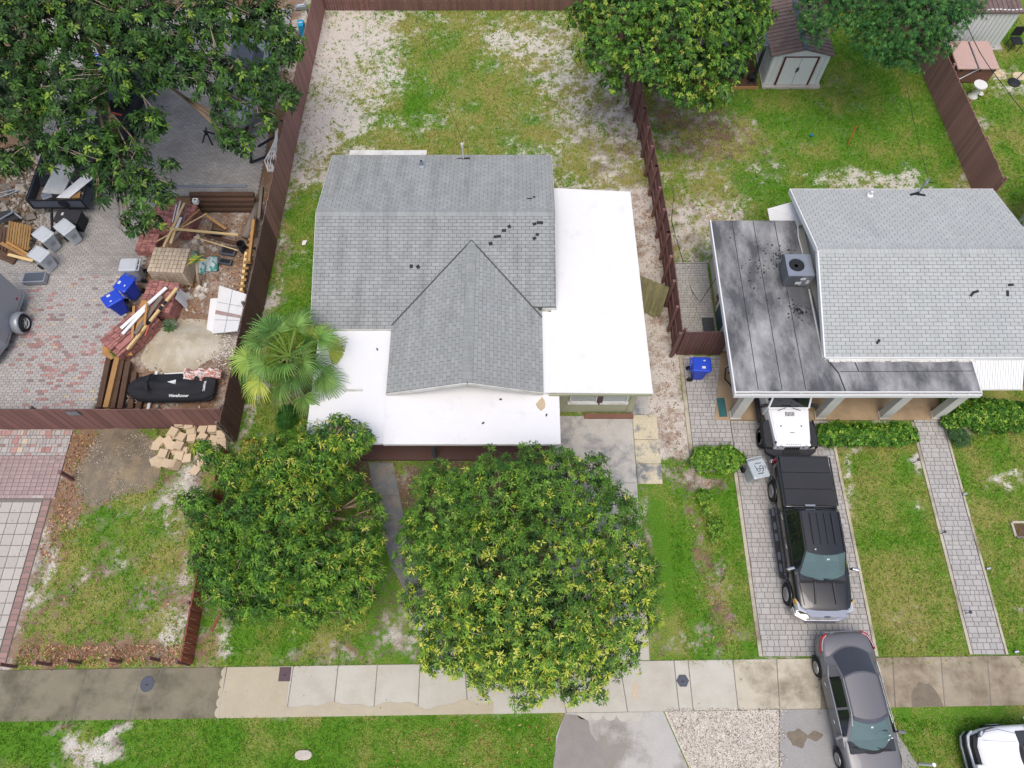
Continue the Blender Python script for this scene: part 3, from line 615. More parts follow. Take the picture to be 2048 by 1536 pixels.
def make_paving():
    make_sidewalk()
    # back yard of the left house: grey pavers with faded red ones in the lower part
    inside = lambda x, y: (y > 21.75 and -17.6-.3*math.sin(y*2) < x < -11.35) or (x < -15.95+.075*max(0, y-13.5) and (y < 18.4 or x > -20.3-.25*(y-18.4)))
    pavers('left_patio', (-24, -11.3, 11.45, 34), ['paver_old', 'paver_mix', 'paver_rare'], rows=(.115,), lens=(.23,), gap=.008, clip=inside,
           poly=[(-24, 11.45), (-15.98, 11.45), (-15.95, 13.5), (-15.3, 21.75), (-11.3, 21.75), (-11.3, 34), (-17.5, 34), (-17.6, 21.75), (-20.3, 18.4), (-24, 18.4)], near=(-18.5, 14),
           mfun=lambda x, y: 1 if (13.0 < y+.22*(x+18)+.9*math.sin(x*1.7) < 15.0 and x < -16.6) or (y < 12.6 and x > -18.4 and math.sin(x*2+y) > -.2) else (2 if y < 17.5 else 0))
    # front drive of the left house
    pavers('left_drive_band', (-24, -16.62, 9.55, 10.56), 'paver_mix', rows=(.115, .23), lens=(.12, .23), gap=.012, near=(-17, 10), limit=120)
    pavers('left_drive_red', (-24, -16.62, 7.9, 9.54), 'paver_red', rows=(.15,), lens=(.22,), off=0, gap=.011, near=(-17, 8), limit=160)
    pavers('left_drive', (-24, -17.02, 2.24, 7.88), 'tile_pale', rows=(.395,), lens=(.395,), off=0, gap=.009, near=(-17, 4), limit=200)
    pavers('left_drive_edge', (-17.0, -16.72, 2.24, 7.88), 'paver_edge', rows=(.2,), lens=(.28,), off=0, gap=.02, near=(-17, 4))
    # right drive, side walk and front path
    ins = lambda x, y: x > 8.32 or y > 8.72
    pavers('right_drive', (8.32, 12.02, 2.5, 10.96), 'paver', rows=(.15, .15, .22), lens=(.15, .22, .3), near=(9.3, 3.5), gap=.009)
    pavers('right_drive_side', (6.78, 8.30, 8.92, 13.72), 'paver', rows=(.15, .15, .22), lens=(.15, .22, .3), near=(7.5, 9), gap=.009, limit=200)
    pavers('front_path', (15.3, 16.36, 2.56, 11.0), 'paver', rows=(.15, .22, .15), lens=(.15, .22, .3), near=(15.8, 3), gap=.009)
    pavers('side_walk', (6.9, 8.25, 13.95, 18.2), 'paver', rows=(.12,), lens=(.24, .12), near=(7.5, 14), gap=.008, limit=150)
    # plain edging kerbs beside the drive
    for k, (x0, x1, y0, y1) in enumerate([(8.18, 8.30, 2.5, 8.9), (6.62, 6.76, 8.9, 13.7), (12.04, 12.14, 2.5, 10.9), (15.18, 15.28, 2.56, 10.9), (16.38, 16.46, 2.56, 10.9)]):
        b = MB(); b.span(x0, x1, y0, y1, -.06, .016); b.build('kerb', 'conc_mid', kind='structure')
    HARD.extend([(-30, 30, .66, 2.2), (8.2, 12.1, 2, 11.1), (6.7, 12.1, 8.9, 14), (15.2, 16.45, 2, 11.2), (7.7, 16.6, 10.9, 30 if False else 13.9), (-30, -16.6, 2, 34), (-16.3, -11, 10.8, 22), (-16.3, -11.2, 21.5, 34),
                 (8.0, 19.3, 11.2, 19.6), (-7.3, 4.7, 9.2, 21.6), (4.0, 5.6, 2, 11.3), (-4.9, -3.2, 2, 9.3), (1.3, 5.6, -2, .9), (4.8, 8.8, -2, .95), (8.2, 12.2, -2, .95)])
    # concrete drive between the houses, its worn side strip, the front walk, the aprons
    def flat(name, poly, z, m, n=None):
        b = MB(); b.prism(poly, -.08, z); return b.build(name, m, kind='structure', bevel=.006, seg=1)
    dr = bpy.data.objects.new('centre_drive', None); COL.objects.link(dr); dr['kind'] = 'structure'
    for y0, y1 in ((8.5, 11.16), (6.4, 8.49), (4.4, 6.39), (2.38, 4.39)):
        b = MB(); b.prism([(1.3, y0), (4.58-.03*(y0 < 8), y0), (4.58, y1), (1.3, y1)], -.08, .004); b.build('slab', 'slab' if y0 > 6 else 'conc', dr, bevel=.006, seg=1)
    st = bpy.data.objects.new('worn_strip', None); COL.objects.link(st); st['kind'] = 'structure'
    for y0, y1 in ((8.46, 9.22), (9.24, 10.18), (10.2, 11.2), (11.22, 13.6), (13.62, 17), (17.02, 20.0)):
        b = MB(); x1 = 5.52 if y0 < 11 else 5.26; b.prism([(4.60, y0), (x1, y0), (x1, y1), (4.60, y1)], -.08, .012); b.build('slab', 'slab_worn' if y0 < 11.1 else 'slab', st, bevel=.01, seg=1)
    wk = bpy.data.objects.new('front_walk', None); COL.objects.link(wk); wk['kind'] = 'structure'
    mid = [(-4.87, 9.28), (-4.55, 8.0), (-4.2, 6.74), (-3.75, 5.5), (-3.1, 4.4), (-2.4, 3.4), (-1.9, 2.36)]
    for k in range(6):
        (a, y1), (c, y0) = mid[k], mid[k+1]; b = MB(); b.prism([(c-.46, y0+.008), (c+.46, y0+.008), (a+.46, y1), (a-.46, y1)], -.08, .002); b.build('slab', 'walk_grey', wk, bevel=.006, seg=1)
    flat('drive_apron', [(1.70, .79), (1.70-.3, .1), (1.2, -1.8), (5.9, -1.8), (4.86, .84)], .0, 'apron')
    flat('asphalt_apron', [(8.62, .89), (8.5, .2), (8.2, -1.8), (13.2, -1.8), (12.3, .1), (11.9, .93)], .0, 'asphalt')
    flat('gravel_bed', [(4.9, .83), (5.95, -1.8), (8.16, -1.8), (8.48, .2), (8.6, .88)], -.012, 'rock')
    # stains and washed edges: thin films with shapes of their own
    def film(name, pts, z, m):
        b = MB(); b.prism(pts, z-.0012, z); b.build(name, m, kind='structure')
    def wavy(x0, x1, y0, f, n=40): 
        xs = [x0+(x1-x0)*i/n for i in range(n+1)]; return [(x, y0(x)) for x in xs] + [(x, f(x)) for x in xs[::-1]]
    near = lambda x: .775+.0146*x
    film('sidewalk_stain', wavy(-9.37, -7.3, near, lambda x: 2.29+.0136*x), .0075, 'film_tan')
    film('sidewalk_stain', wavy(-7.29, -.6, near, lambda x: near(x)+.34+.05*math.sin(x*3)+.04*math.sin(x*7.3)-.12*math.exp(-((x+2.6)/.5)**2)), .0075, 'film_tan')
    film('sidewalk_stain', wavy(12.9, 13.9, near, lambda x: near(x)+.72*max(0, 1-abs((x-13.4)/.5)**2)**.5+.03*math.sin(x*19)), .0075, 'film_brown')
    film('apron_stain', [(1.68, .76), (2.1, .72), (2.45, .55), (2.5, .2), (2.75, -.15), (3.0, -.45), (2.9, -.8), (2.6, -1.2), (1.25, -1.7), (1.3, -.6), (1.45, .1)], .0035, 'film_grey')
    for k in range(5): film('washed_edge', [(2.3+.42*k+.22*math.cos(R(t)), .795+.2*math.sin(R(t))*(1+.1*k)) for t in range(180, 361, 15)], .0035+.0005*k, 'conc')
    for k in range(5): film('washed_edge', [(-9.4+.15*math.cos(R(t)), 2.0-.3*k+.17*math.sin(R(t))) for t in range(90, 271, 15)], .0085+.0005*k, 'film_tan')
    film('oil_stain', [(9.05+.30*math.cos(R(t))*(1+.2*math.sin(R(3*t))), .05+.26*math.sin(R(t))*(1+.15*math.cos(R(5*t)))) for t in range(0, 360, 12)], .0035, 'film_brown')
    film('oil_stain', [(9.62+.24*math.cos(R(t))*(1+.2*math.sin(R(2*t))), .12+.13*math.sin(R(t))*(1+.2*math.cos(R(4*t)))) for t in range(0, 360, 12)], .0042, 'film_brown')
    film('oil_stain', [(4.0+.07*math.cos(R(t))+.05*math.sin(R(t)), 1.45+.3*math.sin(R(t))) for t in range(0, 360, 20)], .0075, 'tile_tan')
    # utility covers in the sidewalk
    def lid(name, label, x, y, pts, m, cat='cover'):
        b = MB(); b.prism([(x+p[0], y+p[1]) for p in pts], .0, .012); o = b.build(name, m, bevel=.004, seg=1, loc=(x, y, 0)); tag(o, label, cat)
        d = MB(); q = [(x+p[0]*.8, y+p[1]*.8) for p in pts]; d.prism(q, .013, .017); d.build('inner_panel', m, o)
        e = MB(); e.box((x, y-.03, .019), (.10, .03, .006)); e.build('pick_slot', 'black', o)
    hexa = [(.21*math.cos(R(60*i)), .21*math.sin(R(60*i))) for i in range(6)]
    lid('manhole_cover', 'hexagonal grey iron cover in the narrow pale sidewalk slab', 5.58, 1.75, hexa, 'iron')
    rr = [(.23*math.cos(R(30*i+15)), .25*math.sin(R(30*i+15))) for i in range(12)]
    lid('manhole_cover', 'round grey cover in the dark stained sidewalk slab', -11.9, 1.65, rr, 'iron')
    lid('meter_box_lid', 'plum coloured rectangular meter lid at the sidewalk edge', -7.45, 1.95, [(-.19, -.22), (.19, -.22), (.19, .22), (-.19, .22)], 'plum', 'lid')
# ------------------------------------------------------------------ houses
CAMP = Vector((0, 0, 26))
def tab_mesh(m):
    b = MB()   # unit tab: 1 wide, 1 up the slope, thick at its lower edge
    b.add([(-.5, 0, 0), (.5, 0, 0), (.5, 1, 0), (-.5, 1, 0), (-.5, 0, .012), (.5, 0, .012), (.5, 1, .003), (-.5, 1, .003)],
          [(4, 5, 6, 7), (0, 1, 5, 4), (1, 2, 6, 5), (3, 0, 4, 7)])
    me = bpy.data.meshes.new('shingle'); me.from_pydata(b.v, [], b.f); me.materials.append(M[m]); return me, b

def shingle_roof(roof, slopes, m, limit=300, tab=.305, ex=.142):
    """slopes: (origin, along, up, width, length, keep(point)). Courses of separate tabs, dark deck strips painting their shade lines; nearest ones are objects"""
    T = []
    for o, u, v, W, Lg, keep in slopes:
        o, u, v = Vector(o), Vector(u).normalized(), Vector(v).normalized(); n = u.cross(v)
        Rm = Matrix((u, v, n)).transposed().to_4x4()
        for r in range(int(math.ceil(Lg/ex))):
            x = -tab*(.5 if r % 2 else 0)-.02; h = min(ex-.009, Lg-r*ex)  # tabs stop short so a dark deck strip draws each course's shade
            if h < .03: continue
            while x < W:
                a, c = max(x, 0), min(x+tab, W)
                if c-a > .03:
                    p = o+u*((a+c)/2)+v*(r*ex)+n*.006
                    if keep is None or keep(p):
                        T.append(((p-CAMP).length, Matrix.Translation(p) @ Rm @ Matrix.Rotation(rnd.uniform(-.012, .012), 4, 'Z') @ Matrix.Diagonal((c-a-.014, h, rnd.uniform(.8, 1.5), 1))))
                x += tab
    T.sort(key=lambda t: t[0]); me, b = tab_mesh(m)
    for t in T[:limit]: inst('shingle', me, roof, t[1])
    rest = MB()
    for t in T[limit:]: rest.add([t[1] @ Vector(q) for q in b.v], b.f)
    if rest.v: rest.build('shingles', m, roof, kind='stuff')

def ridge_caps(roof, a, b, n1, n2, m, step=.14, w=.16):
    """bent cap shingles lapping along a ridge; n1, n2 point down each slope"""
    a, b = Vector(a), Vector(b); L = (b-a).length; d = (b-a)/L; up = Vector((0, 0, 1)); k = int(L/step); q = MB()
    for i in range(k):
        p = a+d*(i*step); e = a+d*min(i*step+step*1.1, L); j = rnd.uniform(-.008, .008)
        v = []
        for s, t in ((p, .030), (e, .018)):
            v += [s+Vector(n1)*(w+j)+up*t, s+up*(t+.006), s+Vector(n2)*(w+j)+up*t]
        v += [x-up*.02 for x in v[:3]]
        q.add(v, [(0, 1, 4, 3), (1, 2, 5, 4), (0, 6, 7, 1), (1, 7, 8, 2)])
    q.build('ridge_cap', m, roof, kind='stuff')

def window(parent, c, w, h, axis='x', out=-1, blind='blind', split=1, name='window'):
    """framed window on a wall: c centre on the wall face, axis along the wall, out = side it faces"""
    def P(a, b, t): return (c[0]+a, c[1]+out*t, c[2]+b) if axis == 'x' else (c[0]+out*t, c[1]+a, c[2]+b)
    def bar(a0, a1, b0, b1, t0, t1):
        p, q = P(a0, b0, t0), P(a1, b1, t1); mb = MB(); return mb.span(p[0], q[0], p[1], q[1], p[2], q[2])
    f = MB()
    for x in ((-w/2, -w/2+.05, -h/2, h/2), (w/2-.05, w/2, -h/2, h/2), (-w/2+.05, w/2-.05, h/2-.05, h/2), (-w/2+.05, w/2-.05, -h/2, -h/2+.05)):
        g = bar(*x, .002, .06); f.add(g.v, g.f)
    for i in range(1, split+1 if split > 1 else 1):
        x = -w/2+w*i/split
        if i < split: g = bar(x-.02, x+.02, -h/2+.05, h/2-.05, .002, .05); f.add(g.v, g.f)
    fo = f.build(name, 'white', parent)
    bar(-w/2+.05, w/2-.05, -h/2+.05, h/2-.05, .004, .02).build('pane', 'glass', fo)
    b = MB(); k = int((h-.12)/.09)
    for i in range(k):
        z = -h/2+.08+i*.09; g = bar(-w/2+.06, w/2-.06, z, z+.075, .022, .030); b.add(g.v, g.f)
    b.build('blind', blind, fo, kind='stuff')
    s = bar(-w/2-.06, w/2+.06, -h/2-.07, -h/2-.003, .002, .12); s.build('sill', 'white_dirty', fo)
    return fo

def centre_house():
    H = thing('house', 'single storey house with grey shingle gable roof and flat white porch roofs', 'house', (-1.6, 14.5, 0))
    w = MB()
    w.span(-7.1, 1.35, 13.95, 21.4, 0, 2.42); w.build('wall', 'wall_cream', H)
    w = MB(); w.span(-4.1, .85, 11.35, 13.94, 0, 2.4); w.build('wall', 'wall_cream', H)
    w = MB(); w.span(1.36, 4.55, 11.32, 19.7, 0, 2.30); w.build('wall', 'wall_olive', H)
    for x0, x1 in ((4.05, 4.50),):
        t = MB(); t.span(4.36, 4.575, 11.285, 11.318, 0, 2.29); t.build('corner_trim', 'wall_olive', H)
    window(H, (2.62, 11.32, 1.55), 1.0, 1.1); window(H, (3.78, 11.32, 1.55), .95, 1.1)
    d = MB(); d.span(3.14, 3.27+.07, 11.25, 11.315, .85, 2.25); d.build('shutter', 'plum', H)
    # shingled roof: main gable and the front cross gable
    rf = MB(); x0, x1, yr, zr = -7.40, 1.62, 17.95, 3.62
    sf = 1.0/3.55; sb = 1.05/3.8
    yfl, yfr, yb = 13.60, 14.38, 21.75; zf = lambda y: zr-(yr-y)*sf; zb = lambda y: zr-(y-yr)*sb
    gx0, gx1, gxr = -4.42, 1.10, -1.52; gz = zf(13.72); gzr = 3.32; sg = (gzr-gz)/(gxr-gx0); gy0 = 10.97
    gzf = lambda x: gzr-abs(x-gxr)*sg
    T = .10
    def slab(q): rf.plate(q, T)
    slab([(x0, yfl, zf(yfl)), (gxr, yfl, zf(yfl)), (gxr, yr, zr), (x0, yr, zr)]); slab([(gxr, yfr, zf(yfr)), (x1, yfr, zf(yfr)), (x1, yr, zr), (gxr, yr, zr)])
    slab([(x0, yr, zr), (x1, yr, zr), (x1, yb, zb(yb)), (x0, yb, zb(yb))])
    ya = yr-(zr-gzr)/sf
    slab([(gx0, gy0, gzf(gx0)), (gxr, gy0, gzr), (gxr, ya+.3, gzr), (gx0, yfl+.25, gzf(gx0))]); slab([(gxr, gy0, gzr), (gx1, gy0, gzf(gx1)), (gx1, yfr+.1, gzf(gx1)), (gxr, ya+.3, gzr)])
    roof = rf.build('roof', 'deck_dark', H)
    over = lambda p: not (gx0+.0 < p.x < gx1 and p.z < gzf(p.x)-.10)
    shingle_roof(roof, [
        ((x0, yfl, zf(yfl)), (1, 0, 0), (0, 1, sf), x1-x0, (yr-yfl)*math.hypot(1, sf), lambda p: over(p) and (p.x < gxr or p.y > yfr-.03)),
        ((x1, yb, zb(yb)), (-1, 0, 0), (0, -1, sb), x1-x0, (yb-yr)*math.hypot(1, sb), None),
        ((gx0, ya+.2, gzf(gx0)), (0, -1, 0), (1, 0, sg), ya+.2-gy0, (gxr-gx0)*math.hypot(1, sg), lambda p: p.z > zf(p.y)-.06 or p.y < yfl),
        ((gx1, gy0, gzf(gx1)), (0, 1, 0), (-1, 0, sg), ya+.2-gy0, (gx1-gxr)*math.hypot(1, sg), lambda p: p.z > zf(p.y)-.06 or p.y < yfr)], 'shingle')
    ridge_caps(roof, (x0, yr, zr+.01), (x1, yr, zr+.01), (0, -1, -sf), (0, 1, -sb), 'shingle')
    ridge_caps(roof, (gxr, gy0, gzr+.01), (gxr, ya, gzr+.01), (-1, 0, -sg), (1, 0, -sg), 'shingle')
    v = MB()                                             # dark valley strips where the cross gable meets the main slope
    for gx, yv in ((gx0, yr-(zr-gzf(gx0))/sf), (gx1, yr-(zr-gzf(gx1))/sf)):
        v.beam((gx, yv, gzf(gx)+.03), (gxr, ya, gzr+.03), .05, .02)
    v.build('valley_strip', 'deck_dark', roof)
    f = MB()                                             # painted boards along eaves and rakes
    f.span(x0, -4.43, yfl-.025, yfl-.003, zf(yfl)-.20, zf(yfl)+.0); f.span(1.12, x1, yfr-.025, yfr-.003, zf(yfr)-.2, zf(yfr)); f.span(x0, x1, yb+.003, yb+.025, zb(yb)-.2, zb(yb))
    for xx in (x0-.02, x1+.004): f.add([(xx, yfl if xx < 0 else yfr, zf(yfl if xx < 0 else yfr)-.16), (xx, yr, zr-.16), (xx, yb, zb(yb)-.16), (xx, yfl if xx < 0 else yfr, zf(yfl if xx < 0 else yfr)+.01), (xx, yr, zr+.01), (xx, yb, zb(yb)+.01)] +
        [(xx+.02, yfl if xx < 0 else yfr, zf(yfl if xx < 0 else yfr)-.16), (xx+.02, yr, zr-.16), (xx+.02, yb, zb(yb)-.16), (xx+.02, yfl if xx < 0 else yfr, zf(yfl if xx < 0 else yfr)+.01), (xx+.02, yr, zr+.01), (xx+.02, yb, zb(yb)+.01)],
        [(0, 1, 4, 3), (1, 2, 5, 4), (9, 10, 7, 6), (10, 11, 8, 7), (3, 4, 10, 9), (4, 5, 11, 10)])
    f.build('fascia', 'white_dirty', roof)
    f = MB(); f.beam((gx0, gy0-.02, gzf(gx0)-.07), (gxr, gy0-.02, gzr-.07), .03, .17); f.beam((gxr, gy0-.02, gzr-.072), (gx1, gy0-.02, gzf(gx1)-.072), .03, .17); f.build('rake_board', 'white_dirty', roof)
    g = MB(); g.prism([(gx0+.3, 11.3), (gx1-.3, 11.3), (gx1-.3, 11.34), (gx0+.3, 11.34)], 2.28, [2.5, 2.5, 2.5, 2.5]); g.add([(gx0+.4, 11.28, 2.4), (gx1-.4, 11.28, 2.4), (gxr, 11.28, gzr-.12)], [(0, 1, 2)]); g.build('gable_wall', 'wall_cream', H)
    g = MB()
    for i in range(5):
        z = 2.86+i*.06; hw = max(.05, (gzr-.2-z)/sg*.5); g.box((gxr, 11.255, z), (2*hw, .03, .03), rot=Matrix.Rotation(.5, 3, 'X'))
    g.build('gable_vent', 'seam', H)
    # flat coated roofs
    r = MB(); r.span(-7.1, -4.44, 9.15, 13.58, 2.14, 2.29); p = r.build('porch_roof', 'white_roof', H, bevel=.015)
    r = MB(); r.span(-4.42, 1.67, 9.12, 11.3, 2.14, 2.30); r.build('porch_roof', 'white_roof', H, bevel=.015)
    r = MB(); r.span(-4.75, -4.43, 9.14, 9.5, 2.302, 2.304); r.beam((-4.43, 9.15, 2.305), (-4.43, 11.1, 2.305), .035, .008); r.beam((-4.43, 10.35, 2.304), (1.66, 10.3, 2.304), .012, .006); r.build('roof_seam', 'white_roof', p)
    r = MB(); r.beam((-5.9, 11.15, 2.33), (-5.3, 11.15, 2.33), .06, .06); r.build('roof_curb', 'white_dirty', p)
    r = MB(); r.prism([(1.06, 11.0), (4.95, 10.96), (4.78, 19.95), (1.45, 20.15), (1.45, 14.3), (1.06, 14.3)], 2.32, 2.46); a = r.build('addition_roof', 'white_roof', H, bevel=.012)
    r = MB(); r.span(1.3, 4.93, 10.925, 10.955, 2.30, 2.455); r.build('fascia', 'wall_olive', a)
    r = MB(); pts = [(1.02+.19*math.cos(R(t))*q, 10.62+.24*math.sin(R(t))*q) for t, q in ((0, .8), (45, .9), (80, 1.2), (130, .7), (180, 1.0), (225, .9), (270, 1.1), (320, .9))]
    r.prism(pts, 2.300, 2.312); r.build('roof_patch', 'tile_tan', p)
    k = MB()
    for x, y in ((-4.9, 12.8), (-6.2, 12.9), (1.2, 10.2), (-1, 9.9), (-.4, 10.8)): k.box((x, y, 2.315), (.09, .05, .03), rz=rnd.uniform(0, 3))
    k.build('roof_debris', 'timber', p)
    # porch below
    fl = MB(); fl.span(-7.0, 1.55, 9.36, 11.33, -.05, .10); fl.build('porch_floor', 'porch_floor', H)
    po = MB(); po.span(1.36, 1.5, 9.4, 9.54, .10, 2.14); po.build('porch_post', 'iron', H)
    for x in (-2.9, -6.9): q = MB(); q.span(x, x+.12, 9.4, 9.52, .10, 2.14); q.build('porch_post', 'iron', H)
    # torn dark shingle tabs lying on the slopes
    tt = MB()
    def tab(x, y, w, h, a):
        z = (zf(y) if y < yr else zb(y))+.035; s = sf if y < yr else -sb
        tt.box((x, y, z), (w, h, .012), rot=Matrix.Rotation(math.atan(s), 3, 'X') @ Matrix.Rotation(a, 3, 'Z'))
    for q in ((-3.75, 15.9, .12, .13, 0), (-3.5, 15.88, .13, .14, .6), (-.55, 17.02, .28, .1, .12), (-.3, 17.25, .15, .11, 0), (-.1, 17.4, .12, .12, .5), (-.8, 16.75, .14, .13, .3), (1.05, 17.55, .24, .11, 0), (.85, 17.5, .14, .1, .4), (.95, 17.1, .13, .1, 0), (.84, 16.95, .13, .12, .7), (.68, 18.8, .2, .05, 0), (.85, 18.9, .1, .08, .2)): tab(*q)
    tt.build('torn_shingle', 'seam', roof, kind='stuff')
    # roof vent, lightning of the service mast, board behind the eave
    vb = MB(); vb.cyl((-3.66, 21.0, 2.72), (-3.66, 21.0, 3.06), .07, n=14); vb.lathe([(.16, 0), (.15, .03), (.08, .05)], (-3.66, 21.0, 2.8), 14); vo = vb.build('vent_pipe', 'steel', H)
    hb = MB(); hb.cyl((-3.66, 21.0, 3.058), (-3.66, 21.0, 3.066), .05, n=12); hb.build('opening', 'black', vo)
    ms = MB(); ms.tube([(-2.0, 21.5, 2.55), (-2.0, 21.5, 3.3), (-1.97, 21.52, 3.5), (-1.9, 21.55, 3.56)], .03, 8); ms.cyl((-2, 21.5, 3.3), (-2, 21.5, 3.5), .06, n=8); mo = ms.build('service_mast', 'white_dirty', H)
    ms = MB(); ms.box((-2.0, 21.45, 2.66), (.55, .16, .02), rz=.1); ms.tube([(-2.0, 21.6, 3.2), (-1.75, 21.7, 3.1)], .015, 5); ms.build('flashing', 'black', mo)
    bd = MB(); bd.beam((-6.75, 21.98, 2.42), (-3.55, 21.98, 2.42), .34, .05); bd.build('rear_awning', 'white_dirty', H)
    # loose board against the addition wall
    b = MB(); b.beam((2.75, 11.12, .07), (4.62, 11.12, .07), .18, .12); tag(b.build('board', 'brown_panel', loc=(3.7, 11.12, 0), bevel=.01), 'red brown board lying below the olive front wall', 'board')

def right_house():
    H = thing('house', 'neighbouring house with pale grey shingle roof and weathered flat black carport roof', 'house', (14, 14, 0))
    x0, x1, yf, yb, yr, zr, ze = 11.15, 19.25, 12.28, 19.85, 16.08, 3.85, 2.70
    w = MB(); w.span(11.55, 18.9, 12.7, 19.5, 0, 2.6); w.build('wall', 'wall_white', H)
    for s in (11.52,):
        g = MB(); g.add([(11.54, 12.7, 2.6), (11.54, 19.5, 2.6), (11.54, yr, 3.72)], [(0, 1, 2), (2, 1, 0)][:1]); g.add([(11.60, 12.7, 2.6), (11.60, 19.5, 2.6), (11.60, yr, 3.72)], [(2, 1, 0)]); g.build('gable_wall', 'wall_white', H)
    gv = MB()
    for i in range(6): gv.box((11.50, yr, 2.95+i*.075), (.03, .5-i*.05, .05), rot=Matrix.Rotation(-.5, 3, 'Y'))
    gv.build('gable_vent', 'white_dirty', H)
    sf = (zr-ze)/(yr-yf); sb = (zr-ze)/(yb-yr); rf = MB()
    rf.plate([(x0, yf, ze), (x1, yf, ze), (x1, yr, zr), (x0, yr, zr)], .1); rf.plate([(x0, yr, zr), (x1, yr, zr), (x1, yb, ze), (x0, yb, ze)], .1); roof = rf.build('roof', 'deck_dark', H)
    shingle_roof(roof, [((x0, yf, ze), (1, 0, 0), (0, 1, sf), x1-x0, (yr-yf)*math.hypot(1, sf), None), ((x1, yb, ze), (-1, 0, 0), (0, -1, sb), x1-x0, (yb-yr)*math.hypot(1, sb), None)], 'shingle_pale')
    ridge_caps(roof, (x0, yr, zr+.01), (x1, yr, zr+.01), (0, -1, -sf), (0, 1, -sb), 'shingle_pale')
    f = MB()
    for y, z in ((yf, ze), (yb, ze)): f.beam((x0-.03, y, z-.07), (x0-.03, yr, zr-.07), .05, .2)
    f.build('rake_board', 'white', roof)
    f = MB(); f.span(x0, x1, yf-.03, yf-.003, ze-.18, ze+.01); f.span(x0, x1, yb+.003, yb+.03, ze-.18, ze+.01); f.build('fascia', 'white', roof)
    tt = MB()
    for x, y, a, l in ((16.7, 14.55, .3, .24), (16.55, 14.45, .9, .14), (18.0, 14.8, .1, .2), (17.85, 14.5, 1.5, .22), (18.6, 15.2, 1.4, .15), (18.85, 15.5, -.5, .3), (18.8, 15.35, 0, .2), (19.0, 15.2, .2, .2), (13.05, 12.8, .9, .2)):
        tt.box((x, y, ze+(y-yf)*sf+.035), (l, .09, .012), rot=Matrix.Rotation(math.atan(sf), 3, 'X') @ Matrix.Rotation(a, 3, 'Z'))
    tt.build('torn_shingle', 'seam', roof, kind='stuff')
    vb = MB(); vb.cyl((14.15, 19.4, 2.8), (14.15, 19.4, 3.1), .05, n=12); vb.lathe([(.13, 0), (.12, .03), (.06, .05)], (14.15, 19.4, 2.88), 12); vb.build('vent_pipe', 'white', H)
    ms = MB(); ms.tube([(16.2, 19.65, 2.7), (16.2, 19.65, 3.35), (16.25, 19.7, 3.5)], .03, 8); ms.cyl((16.2, 19.65, 3.2), (16.2, 19.65, 3.4), .06, n=8); mo = ms.build('service_mast', 'steel', H)
    ms = MB(); ms.box((15.95, 19.5, 2.86), (.4, .1, .02), rz=.3); ms.box((16.15, 19.45, 2.87), (.4, .1, .02), rz=-.2); ms.tube([(16.3, 19.7, 3.3), (16.6, 19.75, 3.2)], .02, 5); ms.build('flashing', 'black', mo)
    # flat carport roof: L shape, stone dust and puddle marks, seams, raised white edge with gutter
    r = MB(); r.prism([(7.82, 10.98), (16.38, 10.98), (16.38, 12.24), (11.3, 12.24), (11.12, 18.4), (7.82, 18.4)], 2.42, 2.58); fr = r.build('carport_roof', 'grey_roof', H)
    s = MB()
    for k, x in enumerate((8.62, 9.45, 10.28)): s.beam((x, 11.05, 2.583), (x+.02, 18.38, 2.583), .022, .006)
    s.beam((11.28, 12.2, 2.584), (11.55, 11.7, 2.584), .05, .008); s.beam((11.55, 11.7, 2.584), (11.66, 11.0, 2.584), .04, .008); s.beam((11.6, 11.76, 2.583), (16.3, 11.78, 2.583), .02, .006); s.beam((12.2, 12.2, 2.584), (12.28, 11.78, 2.584), .035, .006)
    s.build('roof_seam', 'seam', fr)
    s = MB(); s.span(7.77, 7.815, 10.9, 18.42, 2.38, 2.62); s.span(7.77, 16.42, 10.84, 10.88, 2.36, 2.56); s.span(7.82, 16.4, 10.945, 10.975, 2.40, 2.60); s.span(16.385, 16.42, 10.9, 12.24, 2.38, 2.6)
    for x in (8.4, 10.1, 12.2, 13.9, 14.3, 15.4, 16.0): s.span(x, x+.02, 10.88, 10.945, 2.5, 2.52)
    s.build('gutter', 'white', fr)
    s = MB(); s.span(7.82, 16.38, 10.882, 10.943, 2.38, 2.40); s.build('gutter_bed', 'seam', fr)
    s = MB()
    for i in range(26):
        x = 11.3+i*.2; s.prism([(x, 12.16+rnd.uniform(-.04, .02)), (x+.19, 12.16+rnd.uniform(-.04, .02)), (x+.19, 12.25), (x, 12.25)], 2.58, 2.592)
    s.span(11.08, 11.14, 12.3, 15.2, 2.58, 2.60); s.build('flashing', 'white_dirty', fr)
    deb = MB()
    for i in range(150):
        a, q = rnd.uniform(0, 6.28), abs(rnd.gauss(0, .3)); c = (10.55, 14.3) if i < 50 else (9.7+rnd.gauss(0, .5), 16.2+rnd.gauss(0, .7)) if i < 110 else (10.35, 16.7)
        x, y = c[0]+q*math.cos(a), c[1]+q*math.sin(a)*.7
        if 7.9 < x < 11.0: deb.box((x, y, 2.59), (rnd.uniform(.015, .09), rnd.uniform(.015, .06), .014), rz=a)
    deb.build('roof_debris', 'seam', fr, kind='stuff')
    c = MB(); c.tube([(11.2, 18.3, 2.62), (11.1, 17.6, 2.62), (11.14, 16.7, 2.62)], .02, 6); c.build('conduit', 'white', fr)
    # columns and carport floor
    b = MB(); b.prism([(7.72, 10.98), (16.45, 10.98), (16.45, 12.69), (11.54, 12.69), (11.54, 13.9), (8.31, 13.9)], -.06, .03); b.build('carport_floor', 'tan_slab', H)
